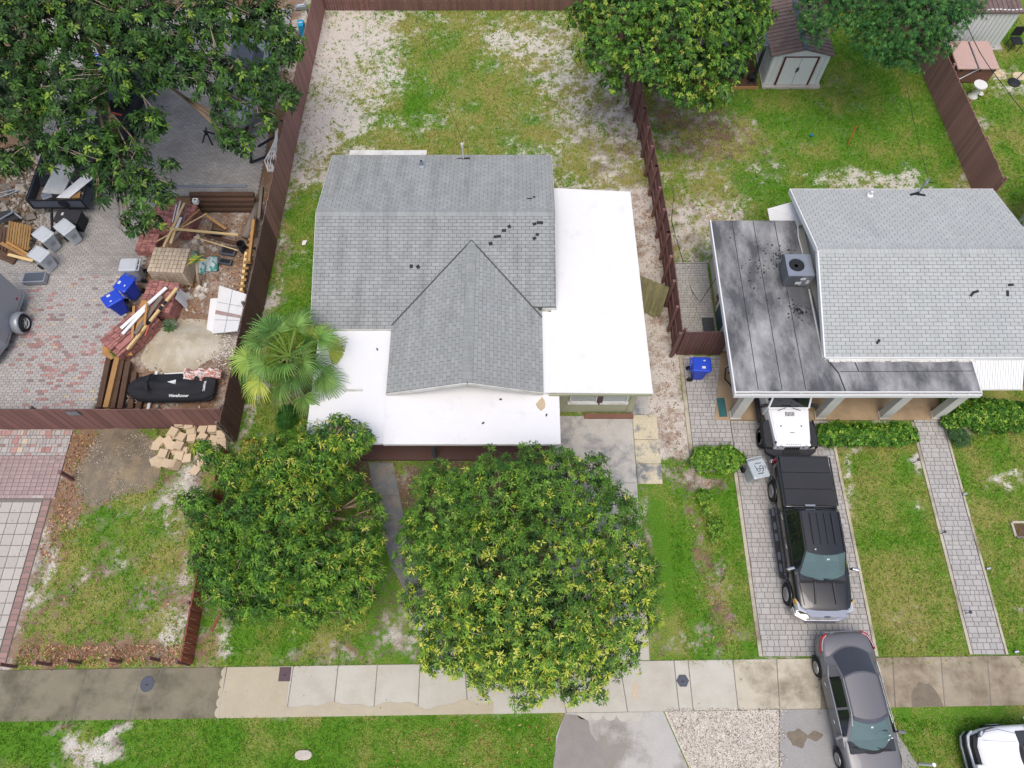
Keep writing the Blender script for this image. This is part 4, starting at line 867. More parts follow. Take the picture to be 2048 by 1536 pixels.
    for x in (8.32, 11.55, 13.98, 15.98):
        q = MB(); q.span(x, x+.36, 11.02, 11.3, .03, 2.42); cc = q.build('column', 'wall_white', H, bevel=.012)
        q = MB(); q.span(x-.02, x+.38, 11.0, 11.32, .032, .12); q.build('plinth', 'white_dirty', cc)
    # store room below the flat roof with its teal door
    w = MB(); w.span(8.36, 11.5, 13.95, 18.15, 0, 2.42); w.build('store_wall', 'wall_cream', H)
    d = MB(); d.span(8.30, 8.355, 14.75, 15.75, .05, 2.1); do = d.build('door', 'teal', H, bevel=.01)
    d = MB(); d.span(8.31, 8.357, 14.66, 14.745, .05, 2.18); d.span(8.31, 8.357, 15.755, 15.84, .05, 2.18); d.span(8.31, 8.357, 14.745, 15.755, 2.105, 2.18); d.build('door_frame', 'white', do)
    d = MB(); d.cyl((8.30, 14.9, 1.05), (8.24, 14.9, 1.05), .03, n=10); d.cyl((8.30, 14.9, 1.25), (8.26, 14.9, 1.25), .03, n=10); d.build('handle', 'steel', do)
    d = MB(); d.span(8.32, 8.356, 16.05, 16.11, .1, 2.4); d.box((8.31, 16.15, .6), (.09, .12, .18)); d.build('conduit', 'timber_grey', H)
    # metal awnings
    def awning(px0, px1, yt, yb2, zt, zb2):
        m = MB(); n = int((px1-px0)/.09)
        for i in range(n):
            x = px0+(px1-px0)*i/n; m.plate([(x+.008, yb2, zb2), (x+(px1-px0)/n-.008, yb2, zb2), (x+(px1-px0)/n-.008, yt, zt), (x+.008, yt, zt)], .03)
        a = m.build('awning', 'white', H)
        m = MB(); m.plate([(px0, yb2-.01, zb2-.03), (px1, yb2-.01, zb2-.03), (px1, yt, zt-.03), (px0, yt, zt-.03)], .015)
        m.cyl((px0, yb2, zb2), (px1, yb2, zb2), .03, n=8); m.build('awning_frame', 'white_dirty', a)
    awning(16.5, 18.35, 12.26, 11.35, 2.5, 1.95); 
    m = MB()
    for i in range(12): m.plate([(11.5, 18.3+i*.1, 2.5), (10.4, 18.3+i*.1, 1.95), (10.4, 18.39+i*.1, 1.95), (11.5, 18.39+i*.1, 2.5)][::-1], .03)
    m.build('awning', 'white', H)
    window(H, (17.4, 12.7, 1.5), 1.3, 1.1)
    # air conditioner on the flat roof
    A = thing('air_conditioner', 'grey rooftop air conditioner with a round fan on the flat carport roof', 'air conditioner', (10.65, 16.0, 2.62))
    b = MB(); X0, X1, Y0, Y1, Z0, Z1 = 10.12, 11.08, 15.3, 16.25, 2.66, 3.34
    b.span(X0+.03, X1-.03, Y0+.03, Y1-.03, Z0, Z1-.05); b.build('cabinet', 'black', A)
    f = MB()
    for i in range(14): f.span(X0+.03+i*.036, X0+.045+i*.036, Y0, Y0+.03, Z0+.02, Z1-.06); f.span(X0, X0+.03, Y0+.05+i*.06, Y0+.07+i*.06, Z0+.02, Z1-.06)
    f.build('grille', 'steel', A)
    f = MB(); f.span(X0+.54, X1, Y0-.002, Y0+.028, Z0, Z1-.05); f.span(X1-.03, X1, Y0+.03, Y1, Z0, Z1-.05); f.span(X0, X1, Y1-.03, Y1, Z0, Z1-.05); f.build('side_panel', 'steel', A)
    t = MB(); n = 24; cx, cy, rr = X0+.37, (Y0+Y1)/2, .29       # lid with a round hole
    vo = [(cx+rr*math.cos(2*math.pi*i/n), cy+rr*math.sin(2*math.pi*i/n), Z1) for i in range(n)]
    def edge(a):
        dx, dy = math.cos(a), math.sin(a); s = min(((X1 if dx > 0 else X0)-cx)/dx if abs(dx) > 1e-6 else 9, ((Y1 if dy > 0 else Y0)-cy)/dy if abs(dy) > 1e-6 else 9); return (cx+dx*s, cy+dy*s, Z1)
    ang = sorted([2*math.pi*i/n for i in range(n)])
    ve = [edge(a) for a in ang]
    for i in range(n):
        a, c = ve[i], ve[(i+1) % n]
        if abs(a[0]-c[0]) > 1e-4 and abs(a[1]-c[1]) > 1e-4:
            cc = (X1 if cx < max(a[0], c[0]) and (a[0] > cx) else X0, Y1 if (a[1]+c[1])/2 > cy else Y0, Z1)
            t.add([vo[i], a, cc, c, vo[(i+1) % n]], [(0, 1, 2, 3, 4)])
        else: t.add([vo[i], a, c, vo[(i+1) % n]], [(0, 1, 2, 3)])
    t.add([(p[0], p[1], Z1) for p in vo]+[(p[0], p[1], Z1-.12) for p in vo], [(i, (i+1) % n, n+(i+1) % n, n+i) for i in range(n)])
    t.span(X0, X1, Y0-.004, Y0, Z1-.05, Z1); t.span(X0-.004, X0, Y0, Y1, Z1-.05, Z1); t.build('lid', 'steel', A)
    f = MB(); f.cyl((cx, cy, Z1-.10), (cx, cy, Z1-.05), .07, n=12)
    fo = f.build('fan', 'steel', A)
    for k in range(4):
        a = k*math.pi/2+.4; d = Vector((math.cos(a), math.sin(a), 0)); s = Vector((-d.y, d.x, 0)); c = Vector((cx, cy, Z1-.08))
        f = MB(); f.plate([c+d*.05-s*.04+Vector((0, 0, .02)), c+d*.25-s*.11+Vector((0, 0, .03)), c+d*.26+s*.09-Vector((0, 0, .03)), c+d*.05+s*.03-Vector((0, 0, .02))], .006); f.build('blade', 'steel', fo)
    f = MB(); f.box((10.72, Y0-.006, 3.12), (.2, .006, .12)); f.box((10.62, Y0-.006, 2.86), (.22, .006, .16)); f.box((10.95, Y0-.006, 2.92), (.12, .006, .2)); f.build('label', 'print', A)
    f = MB()
    for x in (X0+.06, X1-.06):
        for y in (Y0+.06, Y1-.06): f.span(x-.04, x+.04, y-.04, y+.04, 2.585, Z0)
    f.build('foot', 'timber_grey', A)

def sheds():
    S1 = thing('shed', 'pale metal shed with rusty brown gable roof and double doors beside the gazebo', 'shed', (13.4, 28.5, 0))
    x0, x1, y0, y1, ze, zr = 12.05, 14.85, 28.5, 32.0, 1.78, 2.15; xm = (x0+x1)/2
    b = MB(); b.span(x0, x1, y0-.16, y1+.1, -.05, .08); b.build('base', 'tile_pale', S1)
    b = MB(); b.prism([(x0+.08, y0+.03), (x1-.08, y0+.03), (x1-.08, y1-.03), (x0+.08, y1-.03)], .08, ze-.02); b.add([(x0+.08, y0+.03, ze-.02), (x1-.08, y0+.03, ze-.02), (xm, y0+.03, zr-.04)], [(0, 1, 2)]); b.build('wall', 'tan_metal', S1)
    rb = MB()
    for i in range(14):
        y = y0+.1+i*.24; rb.span(x0+.055, x0+.078, y, y+.17, .1, ze-.03); rb.span(x1-.078, x1-.055, y, y+.17, .1, ze-.03)
    for i, x in enumerate((x0+.1, x0+.32, x0+.54, x1-.72, x1-.5, x1-.28)): rb.span(x, x+.18, y0+.002, y0+.028, .1, ze-.05)
    rb.build('rib', 'tan_metal', S1, kind='stuff')
    for i, (xa, xb) in enumerate(((xm-.72, xm-.01), (xm+.01, xm+.72))):
        d = MB(); d.span(xa, xb, y0-.03, y0-.0, .12, ze-.1); do = d.build('door', 'tan_metal', S1)
        d = MB(); d.span(xm-.06 if i == 0 else xm+.02, xm-.02 if i == 0 else xm+.06, y0-.06, y0-.032, .85+.06*i, 1.12); d.build('handle', 'black', do)
    t = MB(); t.span(xm-.82, xm-.73, y0-.04, y0, .1, ze-.06); t.span(xm+.73, xm+.82, y0-.04, y0, .1, ze-.06); t.span(xm-.73, xm+.73, y0-.04, y0, ze-.1, ze-.06); t.build('door_trim', 'rust', S1)
    ro = MB(); ro.plate([(x0-.06, y0-.08, ze), (xm, y0-.08, zr), (xm, y1+.08, zr), (x0-.06, y1+.08, ze)], .03); ro.plate([(xm, y0-.08, zr), (x1+.06, y0-.08, ze), (x1+.06, y1+.08, ze), (xm, y1+.08, zr)], .03); r = ro.build('roof', 'brown_metal', S1)
    for side in (0, 1):
        for i in range(15):
            y = y0-.06+i*.245; a, c = ((x0-.06, ze), (xm-.06, zr-.01)) if side == 0 else ((x1+.06, ze), (xm+.06, zr-.01))
            p = MB(); p.beam((a[0], y+.1, a[1]+.012), (c[0], y+.1, c[1]+.012), .19, .025); p.build('panel', 'brown_metal', r)
    c = MB(); c.beam((xm, y0-.09, zr+.02), (xm, y1+.09, zr+.02), .2, .03); c.build('ridge_cap', 'dark_metal', r)
    # second shed, far right
    S2 = thing('shed', 'grey metal shed with flat brown ribbed roof behind the hot tub', 'shed', (22.8, 31.2, 0))
    b = MB(); b.span(21.35, 24.15, 31.1, 34.6, .05, 2.02); b.build('wall', 'tan_metal', S2)
    rb = MB()
    for i in range(13): rb.span(21.37+i*.213, 21.53+i*.213, 31.07, 31.098, .08, 2.0)
    rb.build('rib', 'tan_metal', S2, kind='stuff')
    b = MB(); b.plate([(21.25, 31.0, 2.06), (24.25, 31.0, 2.06), (24.25, 34.7, 2.3), (21.25, 34.7, 2.3)], .05); r = b.build('roof', 'brown_metal', S2)
    for i in range(13):
        p = MB(); p.beam((21.38+i*.23, 31.02, 2.075), (21.38+i*.23, 34.68, 2.315), .2, .025); p.build('panel', 'brown_metal', r)
    p = MB()
    for i in range(9): p.box((22.6+i*.19, 31.18+rnd.uniform(-.03, .03), 2.10), (.12, .06, .02)); p.box((22.5+i*.19, 32.6+rnd.uniform(-.06, .06), 2.20), (.1, .07, .02))
    p.build('roof_patch', 'white', r, kind='stuff')
    b = MB(); b.span(21.2, 24.4, 30.95, 34.7, -.05, .05); b.build('base', 'tile_pale', S2)
    # gazebo with dark metal roof and timber deck, half hidden below the tree
    Gz = thing('gazebo', 'dark grey metal roofed gazebo on a timber deck under the green tree', 'gazebo', (10, 30, 0))
    x0, x1, y0, y1 = 8.2, 11.75, 28.5, 32.3
    cx, cy = (x0+x1)/2, (y0+y1)/2; rf = MB(); cs = [(x0, y0), (x1, y0), (x1, y1), (x0, y1)]
    for i in range(4):
        a, c = cs[i], cs[(i+1) % 4]; rf.add([(a[0], a[1], 2.3), (c[0], c[1], 2.3), (cx, cy, 3.1)], [(0, 1, 2)])
    rf.prism(cs, 2.24, 2.298); r = rf.build('roof', 'dark_metal', Gz)
    s = MB()
    for i in range(4):
        s.beam((cs[i][0], cs[i][1], 2.32), (cx, cy, 3.12), .06, .03); a, c = cs[i], cs[(i+1) % 4]
        for k in range(1, 7):
            f = k/7; p = (a[0]+(c[0]-a[0])*f, a[1]+(c[1]-a[1])*f); q = 1-abs(f-.5)*2; s.beam((p[0], p[1], 2.31), (p[0]+(cx-p[0])*q*.95, p[1]+(cy-p[1])*q*.95, 2.31+.8*q*.95), .025, .02)
    s.build('roof_seam', 'dark_metal', r)
    for x, y in cs:
        p = MB(); x, y = x+(cx-x)*.08, y+(cy-y)*.08; p.span(x-.06, x+.06, y-.06, y+.06, .15, 2.24); p.build('post', 'black', Gz)
    dk = thing('deck', 'low brown timber deck below the dark gazebo', 'deck', (10, 30, 0))
    for i in range(24):
        y = 28.35+i*.15
        p = MB(); p.span(7.4, 11.85, y, y+.138, .1, .14); p.build('plank', 'timber', dk)
    p = MB(); p.span(7.4, 11.85, 28.3, 28.34, -.02, .14); p.build('skirt_board', 'wood_tan', dk)
    f = thing('patio_sofa', 'dark outdoor sofa with grey cushions on the gazebo deck', 'sofa', (10.2, 29.2, .14))
    p = MB(); p.span(9.3, 11.2, 28.8, 29.6, .16, .5); p.span(9.3, 11.2, 29.6, 29.8, .16, .95); p.build('frame', 'black', f, bevel=.03); p = MB(); p.span(9.36, 10.2, 28.85, 29.58, .505, .62); p.build('cushion', 'iron', f, bevel=.04); p = MB(); p.span(10.24, 11.1, 28.85, 29.58, .505, .62); p.build('cushion', 'iron', f, bevel=.04)
    t = thing('side_table', 'small black side table at the gazebo deck edge', 'table', (11.2, 28.6, .14)); p = MB(); p.span(11.35, 11.7, 28.45, 28.8, .5, .54); p.build('top', 'black', t)
    for x, y in ((11.38, 28.48), (11.67, 28.48), (11.38, 28.77), (11.67, 28.77)): p = MB(); p.cyl((x, y, .14), (x, y, .5), .018, n=6); p.build('leg', 'black', t)
    # pale wall panel at the right edge
    b = MB(); b.prism([(20.1, 18.0), (23, 16), (23, 22), (21.2, 20.1)], 2.1, 2.3); o = b.build('carport_canopy', 'wall_cream', loc=(21, 19, 0)); tag(o, 'beige flat canopy cut off by the right edge of the photo', 'canopy')
    p = MB()
    for x, y in ((20.6, 18.3), (21.5, 19.8), (22.8, 17), (22.8, 21)): p.span(x, x+.1, y, y+.1, -.03, 2.1)
    p.build('post', 'wall_cream', o)
    for i, (x, y) in enumerate(((20.45, 19.5), (20.38, 19.15), (20.5, 18.85))):
        b = MB(); b.lathe([(.10, 0), (.13, .28), (.11, .28), (.085, .05)], (x, y, -.03), 14); o = b.build('plant_pot', 'wall_cream', loc=(x, y, -.03), smooth=True)
        tag(o, ['cream flower pot farthest back in the row of three by the shingle roof', 'middle cream flower pot of three by the shingle roof edge', 'nearest cream flower pot of three by the shingle roof edge'][i], 'flower pot', 'cream pots in a row')
        s = MB(); s.cyl((x, y, .1), (x, y, .12), .095, n=12); s.build('potting_soil', 'timber', o)

def yard_right():
    T = thing('hot_tub', 'square hot tub with dusty pink folding cover and brown slatted sides', 'hot tub', (22.1, 29.5, 0))
    b = MB(); b.span(21.2, 23.0, 28.75, 30.4, .0, .82); b.build('shell', 'black', T, bevel=.04)
    for i in range(12):
        z = .04+i*.066
        for q in ((21.18, 23.02, 28.72, 28.748), (21.172, 21.198, 28.75, 30.4), (23.002, 23.028, 28.75, 30.4)):
            p = MB(); p.span(q[0], q[1], q[2], q[3], z, z+.058); p.build('slat', 'brown_panel', T)
    b = MB(); b.span(21.1, 22.05, 28.62, 30.48, .84, .95); b.build('cover', 'pink_vinyl', T, bevel=.04); b = MB(); b.span(22.09, 23.08, 28.62, 30.48, .84, .95); b.build('cover', 'pink_vinyl', T, bevel=.04)
    b = MB(); b.tube([(22.07, 30.4, .98), (22.07, 28.55, .98), (21.25, 28.3, .6), (20.95, 28.4, .75)], .022, 8); b.build('cover_lifter', 'steel', T)
    b = MB()
    for x in (21.3, 21.95, 22.2, 22.9): b.box((x, 28.6, .84), (.06, .04, .1))
    b.build('strap_clip', 'black', T)
    P = thing('garden_stool', 'white ceramic pedestal with round top on the grass near the hot tub', 'pedestal', (22.1, 27.85, 0))
    b = MB(); b.lathe([(.24, 0), (.24, .05), (.17, .12), (.14, .3), (.13, .45), (.18, .6), (.24, .66)], (22.1, 27.85, -.03), 20); b.build('stem', 'ceramic', P, smooth=True)
    b = MB(); b.lathe([(.25, .63), (.31, .64), (.31, .70), (.0, .705)], (22.1, 27.85, 0), 24); b.build('top', 'ceramic', P)
    b = MB(); b.lathe([(.1, 0), (.13, .04), (.08, .1)], (22.42, 27.85, .1), 12); b.build('bracket', 'ceramic', P)
    U = thing('umbrella_base', 'black round umbrella base with a short tilted pole in the far right yard', 'umbrella base', (24.35, 28.75, 0))
    b = MB(); b.lathe([(.3, 0), (.3, .04), (.2, .09), (.06, .12)], (24.35, 28.75, -.02), 20); b.build('weight', 'black', U); b = MB(); b.tube([(24.35, 28.75, .08), (24.75, 28.95, 1.1)], .025, 8); b.build('pole', 'iron', U)
    for i, (x, y) in enumerate(((23.75, 29.4), (24.75, 29.2))):
        b = MB(); b.prism([(x+.33*math.cos(R(30*k)), y+.28*math.sin(R(30*k))) for k in range(12)], -.04, .0); tag(b.build('stepping_stone', 'tile_tan', loc=(x, y, 0), bevel=.01), ['round tan stepping stone next to the hot tub corner', 'round tan stepping stone behind the umbrella base'][i], 'stone', 'stepping stones')
    ch = thing('garden_chair', 'dark metal garden chair tipped by the far shed corner', 'chair', (24.9, 31.2, 0))
    b = MB(); b.box((24.9, 31.1, .45), (.5, .5, .05)); b.build('seat', 'black', ch); b = MB(); b.box((24.9, 31.4, .75), (.5, .04, .5)); b.build('backrest', 'black', ch)
    for dx in (-.22, .22):
        for dy in (-.22, .22): b = MB(); b.cyl((24.9+dx, 31.1+dy, -.03), (24.9+dx, 31.1+dy, .43), .02, n=6); b.build('leg', 'black', ch)
    b = MB(); b.lathe([(.0, -.085), (.06, -.06), (.085, 0), (.06, .06), (0, .085)], (13.9, 25.3, .06), 16); tag(b.build('ball', 'ball', loc=(13.9, 25.3, 0), smooth=True), 'small teal ball lying on the grass in front of the brown roofed shed', 'ball')
    st = thing('stake', 'thin orange stake lying upright in the back lawn', 'stake', (15.45, 25.0, 0)); b = MB(); b.tube([(15.5, 24.75, -.03), (15.55, 25.0, .95)], .022, 6); b.build('rod', 'orange', st); b = MB(); b.box((15.55, 24.98, .8), (.07, .03, .12)); b.build('clip', 'red', st)
    b = MB(); b.span(7.72, 8.2, 14.42, 15.5, .014, .03); tag(b.build('door_mat', 'grey_mat', loc=(7.95, 14.9, .014)), 'charcoal door mat in front of the teal side door', 'mat')
    b = MB(); b.box((8.05, 11.5, .045), (.3, .78, .02), rz=.03); b.box((8.05, 11.5, .057), (.2, .6, .006), rz=.03); tag(b.build('floor_mat', 'teal_mat', loc=(8.05, 11.5, .03)), 'teal mat beside the left carport column', 'mat')
    V = thing('shop_vacuum', 'red and pale shop vacuum with a hose under the carport roof edge', 'vacuum', (8.65, 13.2, .03))
    b = MB(); b.lathe([(.2, 0), (.22, .3), (.2, .42)], (8.62, 13.15, .08), 16); b.build('drum', 'bin_clear', V); b = MB(); b.lathe([(.22, .5), (.2, .62), (.1, .7)], (8.62, 13.15, 0), 16); b.build('head', 'red', V)
    b = MB(); b.tube([(8.5, 13.1, .5), (8.3, 13.0, .35), (8.3, 12.7, .08), (8.45, 12.5, .07), (8.55, 12.3, .07)], .025, 7); b.build('hose', 'black', V)
    for k in range(3): b = MB(); b.lathe([(.05, -.02), (.05, .02)], (8.62+.2*math.cos(k*2.1), 13.15+.2*math.sin(k*2.1), .08), 8); b.build('caster', 'black', V)
    # gate lying against the side of the white roof
    g = thing('wooden_gate', 'mossy greenish wooden gate leaning by the white roof edge', 'gate', (5.5, 16.2, 0))
    q0, q1 = Vector((4.75, 16.9, 1.25)), Vector((6.25, 16.15, 1.25)); dn = Vector((-.25, -.72, -1.2))
    for i in range(10):
        a = q0+(q1-q0)*(i/10); c = q0+(q1-q0)*((i+.93)/10); e = rnd.uniform(.9, 1.03); b = MB(); b.plate([a+dn*e, c+dn*e, c, a], .02); b.build('plank', 'green_wood', g)
    b = MB()
    for f in (.2, .8): b.beam(q0+dn*f-Vector((0, -.03, .03)), q1+dn*f-Vector((0, -.03, .03)), .08, .03)
    b.build('rail', 'green_wood', g)
# ------------------------------------------------------------------ fences, plank by plank
def fence(label, pts, h=1.83, pw=.14, side=1, m='fence', post_gap=2.2, rails=(.35, 1.0, 1.6), pm=None, name='fence', t=.022, post_h=None, gap=.016, split=None, cat='fence', post=.09):
    """pts: base line; side = +1 rails and posts lie left of the walking direction, -1 right"""
    root = thing(name, label, cat, (pts[0][0], pts[0][1], 0)); um = {k: unit_box_mesh('plank', k, 1.0) for k in {m, split[1] if split else m}}
    rail = MB(); pm = pm or m
    for a, c in zip(pts[:-1], pts[1:]):
        a, c = Vector((a[0], a[1], 0)), Vector((c[0], c[1], 0)); L = (c-a).length; d = (c-a)/L; s = Vector((-d.y, d.x, 0))*side; ang = math.atan2(d.y, d.x); x = 0
        while x < L-.02:
            p = a+d*x; w, k = (split[2], split[1]) if split and split[0](p) else (pw, m); w = min(w, L-x); hh = h+rnd.uniform(-.025, .025)
            inst('plank', um[k], root, Matrix.Translation(p+d*(w/2)+Vector((0, 0, hh/2-.02))+s*rnd.uniform(-.004, .004)) @ Matrix.Rotation(ang+rnd.uniform(-.01, .01), 4, 'Z') @ Matrix.Diagonal((w-gap, t, hh, 1)))
            x += w
        for z in rails: rail.beam(a+s*.04+Vector((0, 0, z)), c+s*.04+Vector((0, 0, z)), .04, .09)
        n = max(1, int(round(L/post_gap)))
        for i in range(n+1):
            p = a+d*(L*i/n)+s*.105; q = MB(); q.box((p.x, p.y, (post_h or h)/2), (post, post, (post_h or h)+.04), rz=ang); q.build('post', pm, root)
    rail.build('rail', pm, root)
    return root

def make_fences():
    fence('tall brown plank fence between the junk yard and the centre house', [(-9.64, 34.0), (-9.98, 24.4), (-10.14, 17.6), (-10.36, 10.12)], side=-1, m='fence_lit', pm='timber_grey', split=(lambda p: p.y < 19.5, 'fence_dark', .26))  # one fence: upper planks lightened, lower ones darkened, light and shade in colour
    f = fence('brown plank fence closing the front of the junk yard beside the jet ski', [(-24, 10.60), (-10.42, 10.66)], pw=.29, side=1, m='fence', pm='timber_grey')
    v = MB()
    for i in range(4): v.box((-15.95+i*.105, 10.588, 1.55-.0*i), (.075, .012, .30))
    v.build('number_plate', 'steel', f); v = MB(); v.box((-15.79, 10.594, 1.55), (.5, .01, .36)); v.build('plate_backing', 'dark_metal', f)
    fence('brown plank fence along the back of the sandy yard', [(-9.6, 33.9), (5.3, 33.9)], side=1)
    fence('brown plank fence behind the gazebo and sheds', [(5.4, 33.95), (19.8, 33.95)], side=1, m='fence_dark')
    fence('brown fence with posts and rails showing between the two houses', [(5.30, 33.8), (5.60, 28.4), (5.96, 25.15), (6.20, 21.84), (6.39, 18.4), (6.42, 13.74)], side=-1, pw=.13, post_gap=1.08, m='fence', pm='fence', rails=(.45, 1.05), post=.11)
    fence('short brown plank fence by the blue bin and carport', [(6.52, 13.82), (8.28, 13.82)], side=1, m='fence_dark', pw=.14)
    fence('brown plank fence ending behind the neighbouring shingle roof', [(19.75, 33.8), (20.0, 30.1), (20.62, 21.2)], side=1, m='fence_lit', pw=.14)
    r = fence('low red brown weathered fence under the left mango tree', [(-10.56, 2.25), (-10.50, 9.6)], h=.98, side=1, m='fence_red', pm='fence_dark', pw=.15, rails=(.15, .85), post_gap=1.8, t=.03)
    for i in range(16):                                     # battens standing proud on the face
        b = MB(); y = 2.4+i*.33; b.span(-10.54, -10.515, y, y+.09+rnd.uniform(-.02, .03), .0, .97); b.build('batten', 'fence_red', r)
    b = MB(); b.beam((-10.1, 3.3, -.01), (-9.75, 4.3, -.01), .09, .03); tag(b.build('board', 'fence_red', loc=(-9.9, 3.8, 0)), 'loose red brown board on the grass beside the low fence', 'board')
    where = ['standing on the drive edge at the far left', 'first from the left drive among the leaves', 'second from the left drive among the leaves', 'third from the left drive among the leaves', 'nearest the low red fence']
    for i, (x, y, h) in enumerate(((-16.35, 2.18, .9), (-15.23, 2.24, .92), (-14.25, 2.30, .9), (-12.94, 2.33, .85), (-11.68, 2.38, .8))):
        b = MB(); b.box((x, y, h/2-.03), (.1, .1, h)); o = b.build('fence_post', 'fence_dark', loc=(x, y, 0), bevel=.008, seg=1); tag(o, 'short brown wooden post by the sidewalk, '+where[i], 'post', 'short posts along the left sidewalk')
        c = MB(); c.box((x, y, h-.02), (.12, .12, .025)); c.build('post_cap', 'fence', o)
    b = MB(); b.box((-16.12, 8.62, .42), (.11, .11, .9)); o = b.build('fence_post', 'fence_dark', loc=(-16.12, 8.62, 0)); tag(o, 'lone brown wooden post at the pink paver drive', 'post'); c = MB(); c.box((-16.12, 8.62, .88), (.13, .13, .025)); c.build('post_cap', 'fence', o)
# ------------------------------------------------------------------ vehicles (built facing -y, then placed)
def wheel(parent, x, y, r, w, side, spokes=10, name='wheel', rim='alloy'):
    """tyre with tread shoulder, dished rim with separate spokes; side = +1 outer face towards +x"""
    t = MB(); k = w/2; t.lathe([(r*.62, -k), (r*.92, -k), (r, -k*.6), (r, k*.6), (r*.92, k), (r*.62, k), (r*.60, k*.3), (r*.6, -k*.3)], (x, y, r), 28, ax='X'); wo = t.build(name, 'rubber', parent)
    b = MB(); d = MB()
    o = x+side*k*.86; d.cyl((o-side*.05, y, r), (o-side*.045, y, r), r*.6, n=24); d.build('wheel_well', 'black', wo)
    b.lathe([(r*.58, -.03), (r*.64, .012), (r*.60, .012), (r*.55, -.03)], (o, y, r), 28, ax='X'); b.cyl((o-side*.04, y, r), (o+side*.006, y, r), r*.13, n=12)
    for i in range(spokes):
        a = 2*math.pi*i/spokes; p = Vector((o-side*.008, y+math.cos(a)*r*.1, r+math.sin(a)*r*.1)); q = Vector((o-side*.004, y+math.cos(a)*r*.58, r+math.sin(a)*r*.58)); b.beam(p, q, r*.075, .02)
    b.build('rim', rim, wo)
    return wo

def ring_half(w, zt, zb, cr=.03, tuck=.9):
    """body cross section: crowned top, rounded shoulder, side that tucks in below"""
    h = zt-zb
    half = [(0, zt+cr), (w*.45, zt+cr*.8), (w*.78, zt+cr*.2), (w*.92, zt-.025), (w*.985, zt-.10), (w, zt-h*.35), (w*.99, zb+h*.3), (w*tuck, zb+.03), (w*.75, zb)]
    return half
def body_loft(b, st):
    rings = []
    for y, w, zt, zb, cr in st:
        hf = ring_half(w, zt, zb, cr); rings.append([(x, y, z) for x, z in hf] + [(-x, y, z) for x, z in hf[::-1][:-1]])
    b.loft(rings)
def xcurve(y, w, z, bow, cr, n=11):
    """crosswise line of the glasshouse: y at the middle is bowed by 'bow', crowned by 'cr'"""
    return [Vector((w*t, y+bow*t*t, z-cr*t*t)) for t in [-1+2*i/(n-1) for i in range(n)]]
def ruled(b, A, B, f0, f1, t0, t1, lift, k=4, n=10):
    """patch of the surface ruled between two crosswise curves"""
    P = []
    def pt(C, t): 
        u = (t+1)/2*(len(C)-1); i = min(int(u), len(C)-2); return C[i].lerp(C[i+1], u-i)
    for a in range(k+1):
        f = f0+(f1-f0)*a/k; P.append([pt(A, t0+(t1-t0)*i/n).lerp(pt(B, t0+(t1-t0)*i/n), f) for i in range(n+1)])
    nrm = ((P[0][-1]-P[0][0]).cross(P[-1][0]-P[0][0])).normalized()
    if nrm.z < 0: nrm = -nrm
    P = [[p+nrm*lift for p in r] for r in P]
    b.loft(P, closed=False, caps=False)
    return P
def drape(body_objs, s, size, at, xd, yd, m, parent, name='lettering', font_shear=0.0, bold=0.0, lift=.006, squash=1.0):
    """flat print laid onto a curved surface from above"""
    fc = bpy.data.curves.new('lettering', 'FONT'); fc.body = s; fc.size = size; fc.align_x = 'CENTER'; fc.align_y = 'CENTER'; fc.shear = font_shear; fc.offset = bold; fc.resolution_u = 3
    to = bpy.data.objects.new('tmp', fc); COL.objects.link(to); dg = bpy.context.evaluated_depsgraph_get(); me = bpy.data.meshes.new_from_object(to.evaluated_get(dg)); bpy.data.objects.remove(to)
    V, F = [], []
    for o in body_objs:
        n = len(V); off = org(o); V += [tuple(v.co+off) for v in o.data.vertices]; F += [tuple(i+n for i in p.vertices) for p in o.data.polygons]
    tree = BVHTree.FromPolygons([Vector(v) for v in V], F)
    b = MB(); vs = []
    for v in me.vertices:
        p = Vector(at)+Vector(xd)*v.co.x*squash+Vector(yd)*v.co.y; h = tree.ray_cast(Vector((p.x, p.y, 9)), Vector((0, 0, -1)))
        vs.append((p.x, p.y, (h[0].z if h[0] is not None else at[2])+lift))
    b.add(vs, [tuple(p.vertices) for p in me.polygons])
    return b.build(name, m, parent)

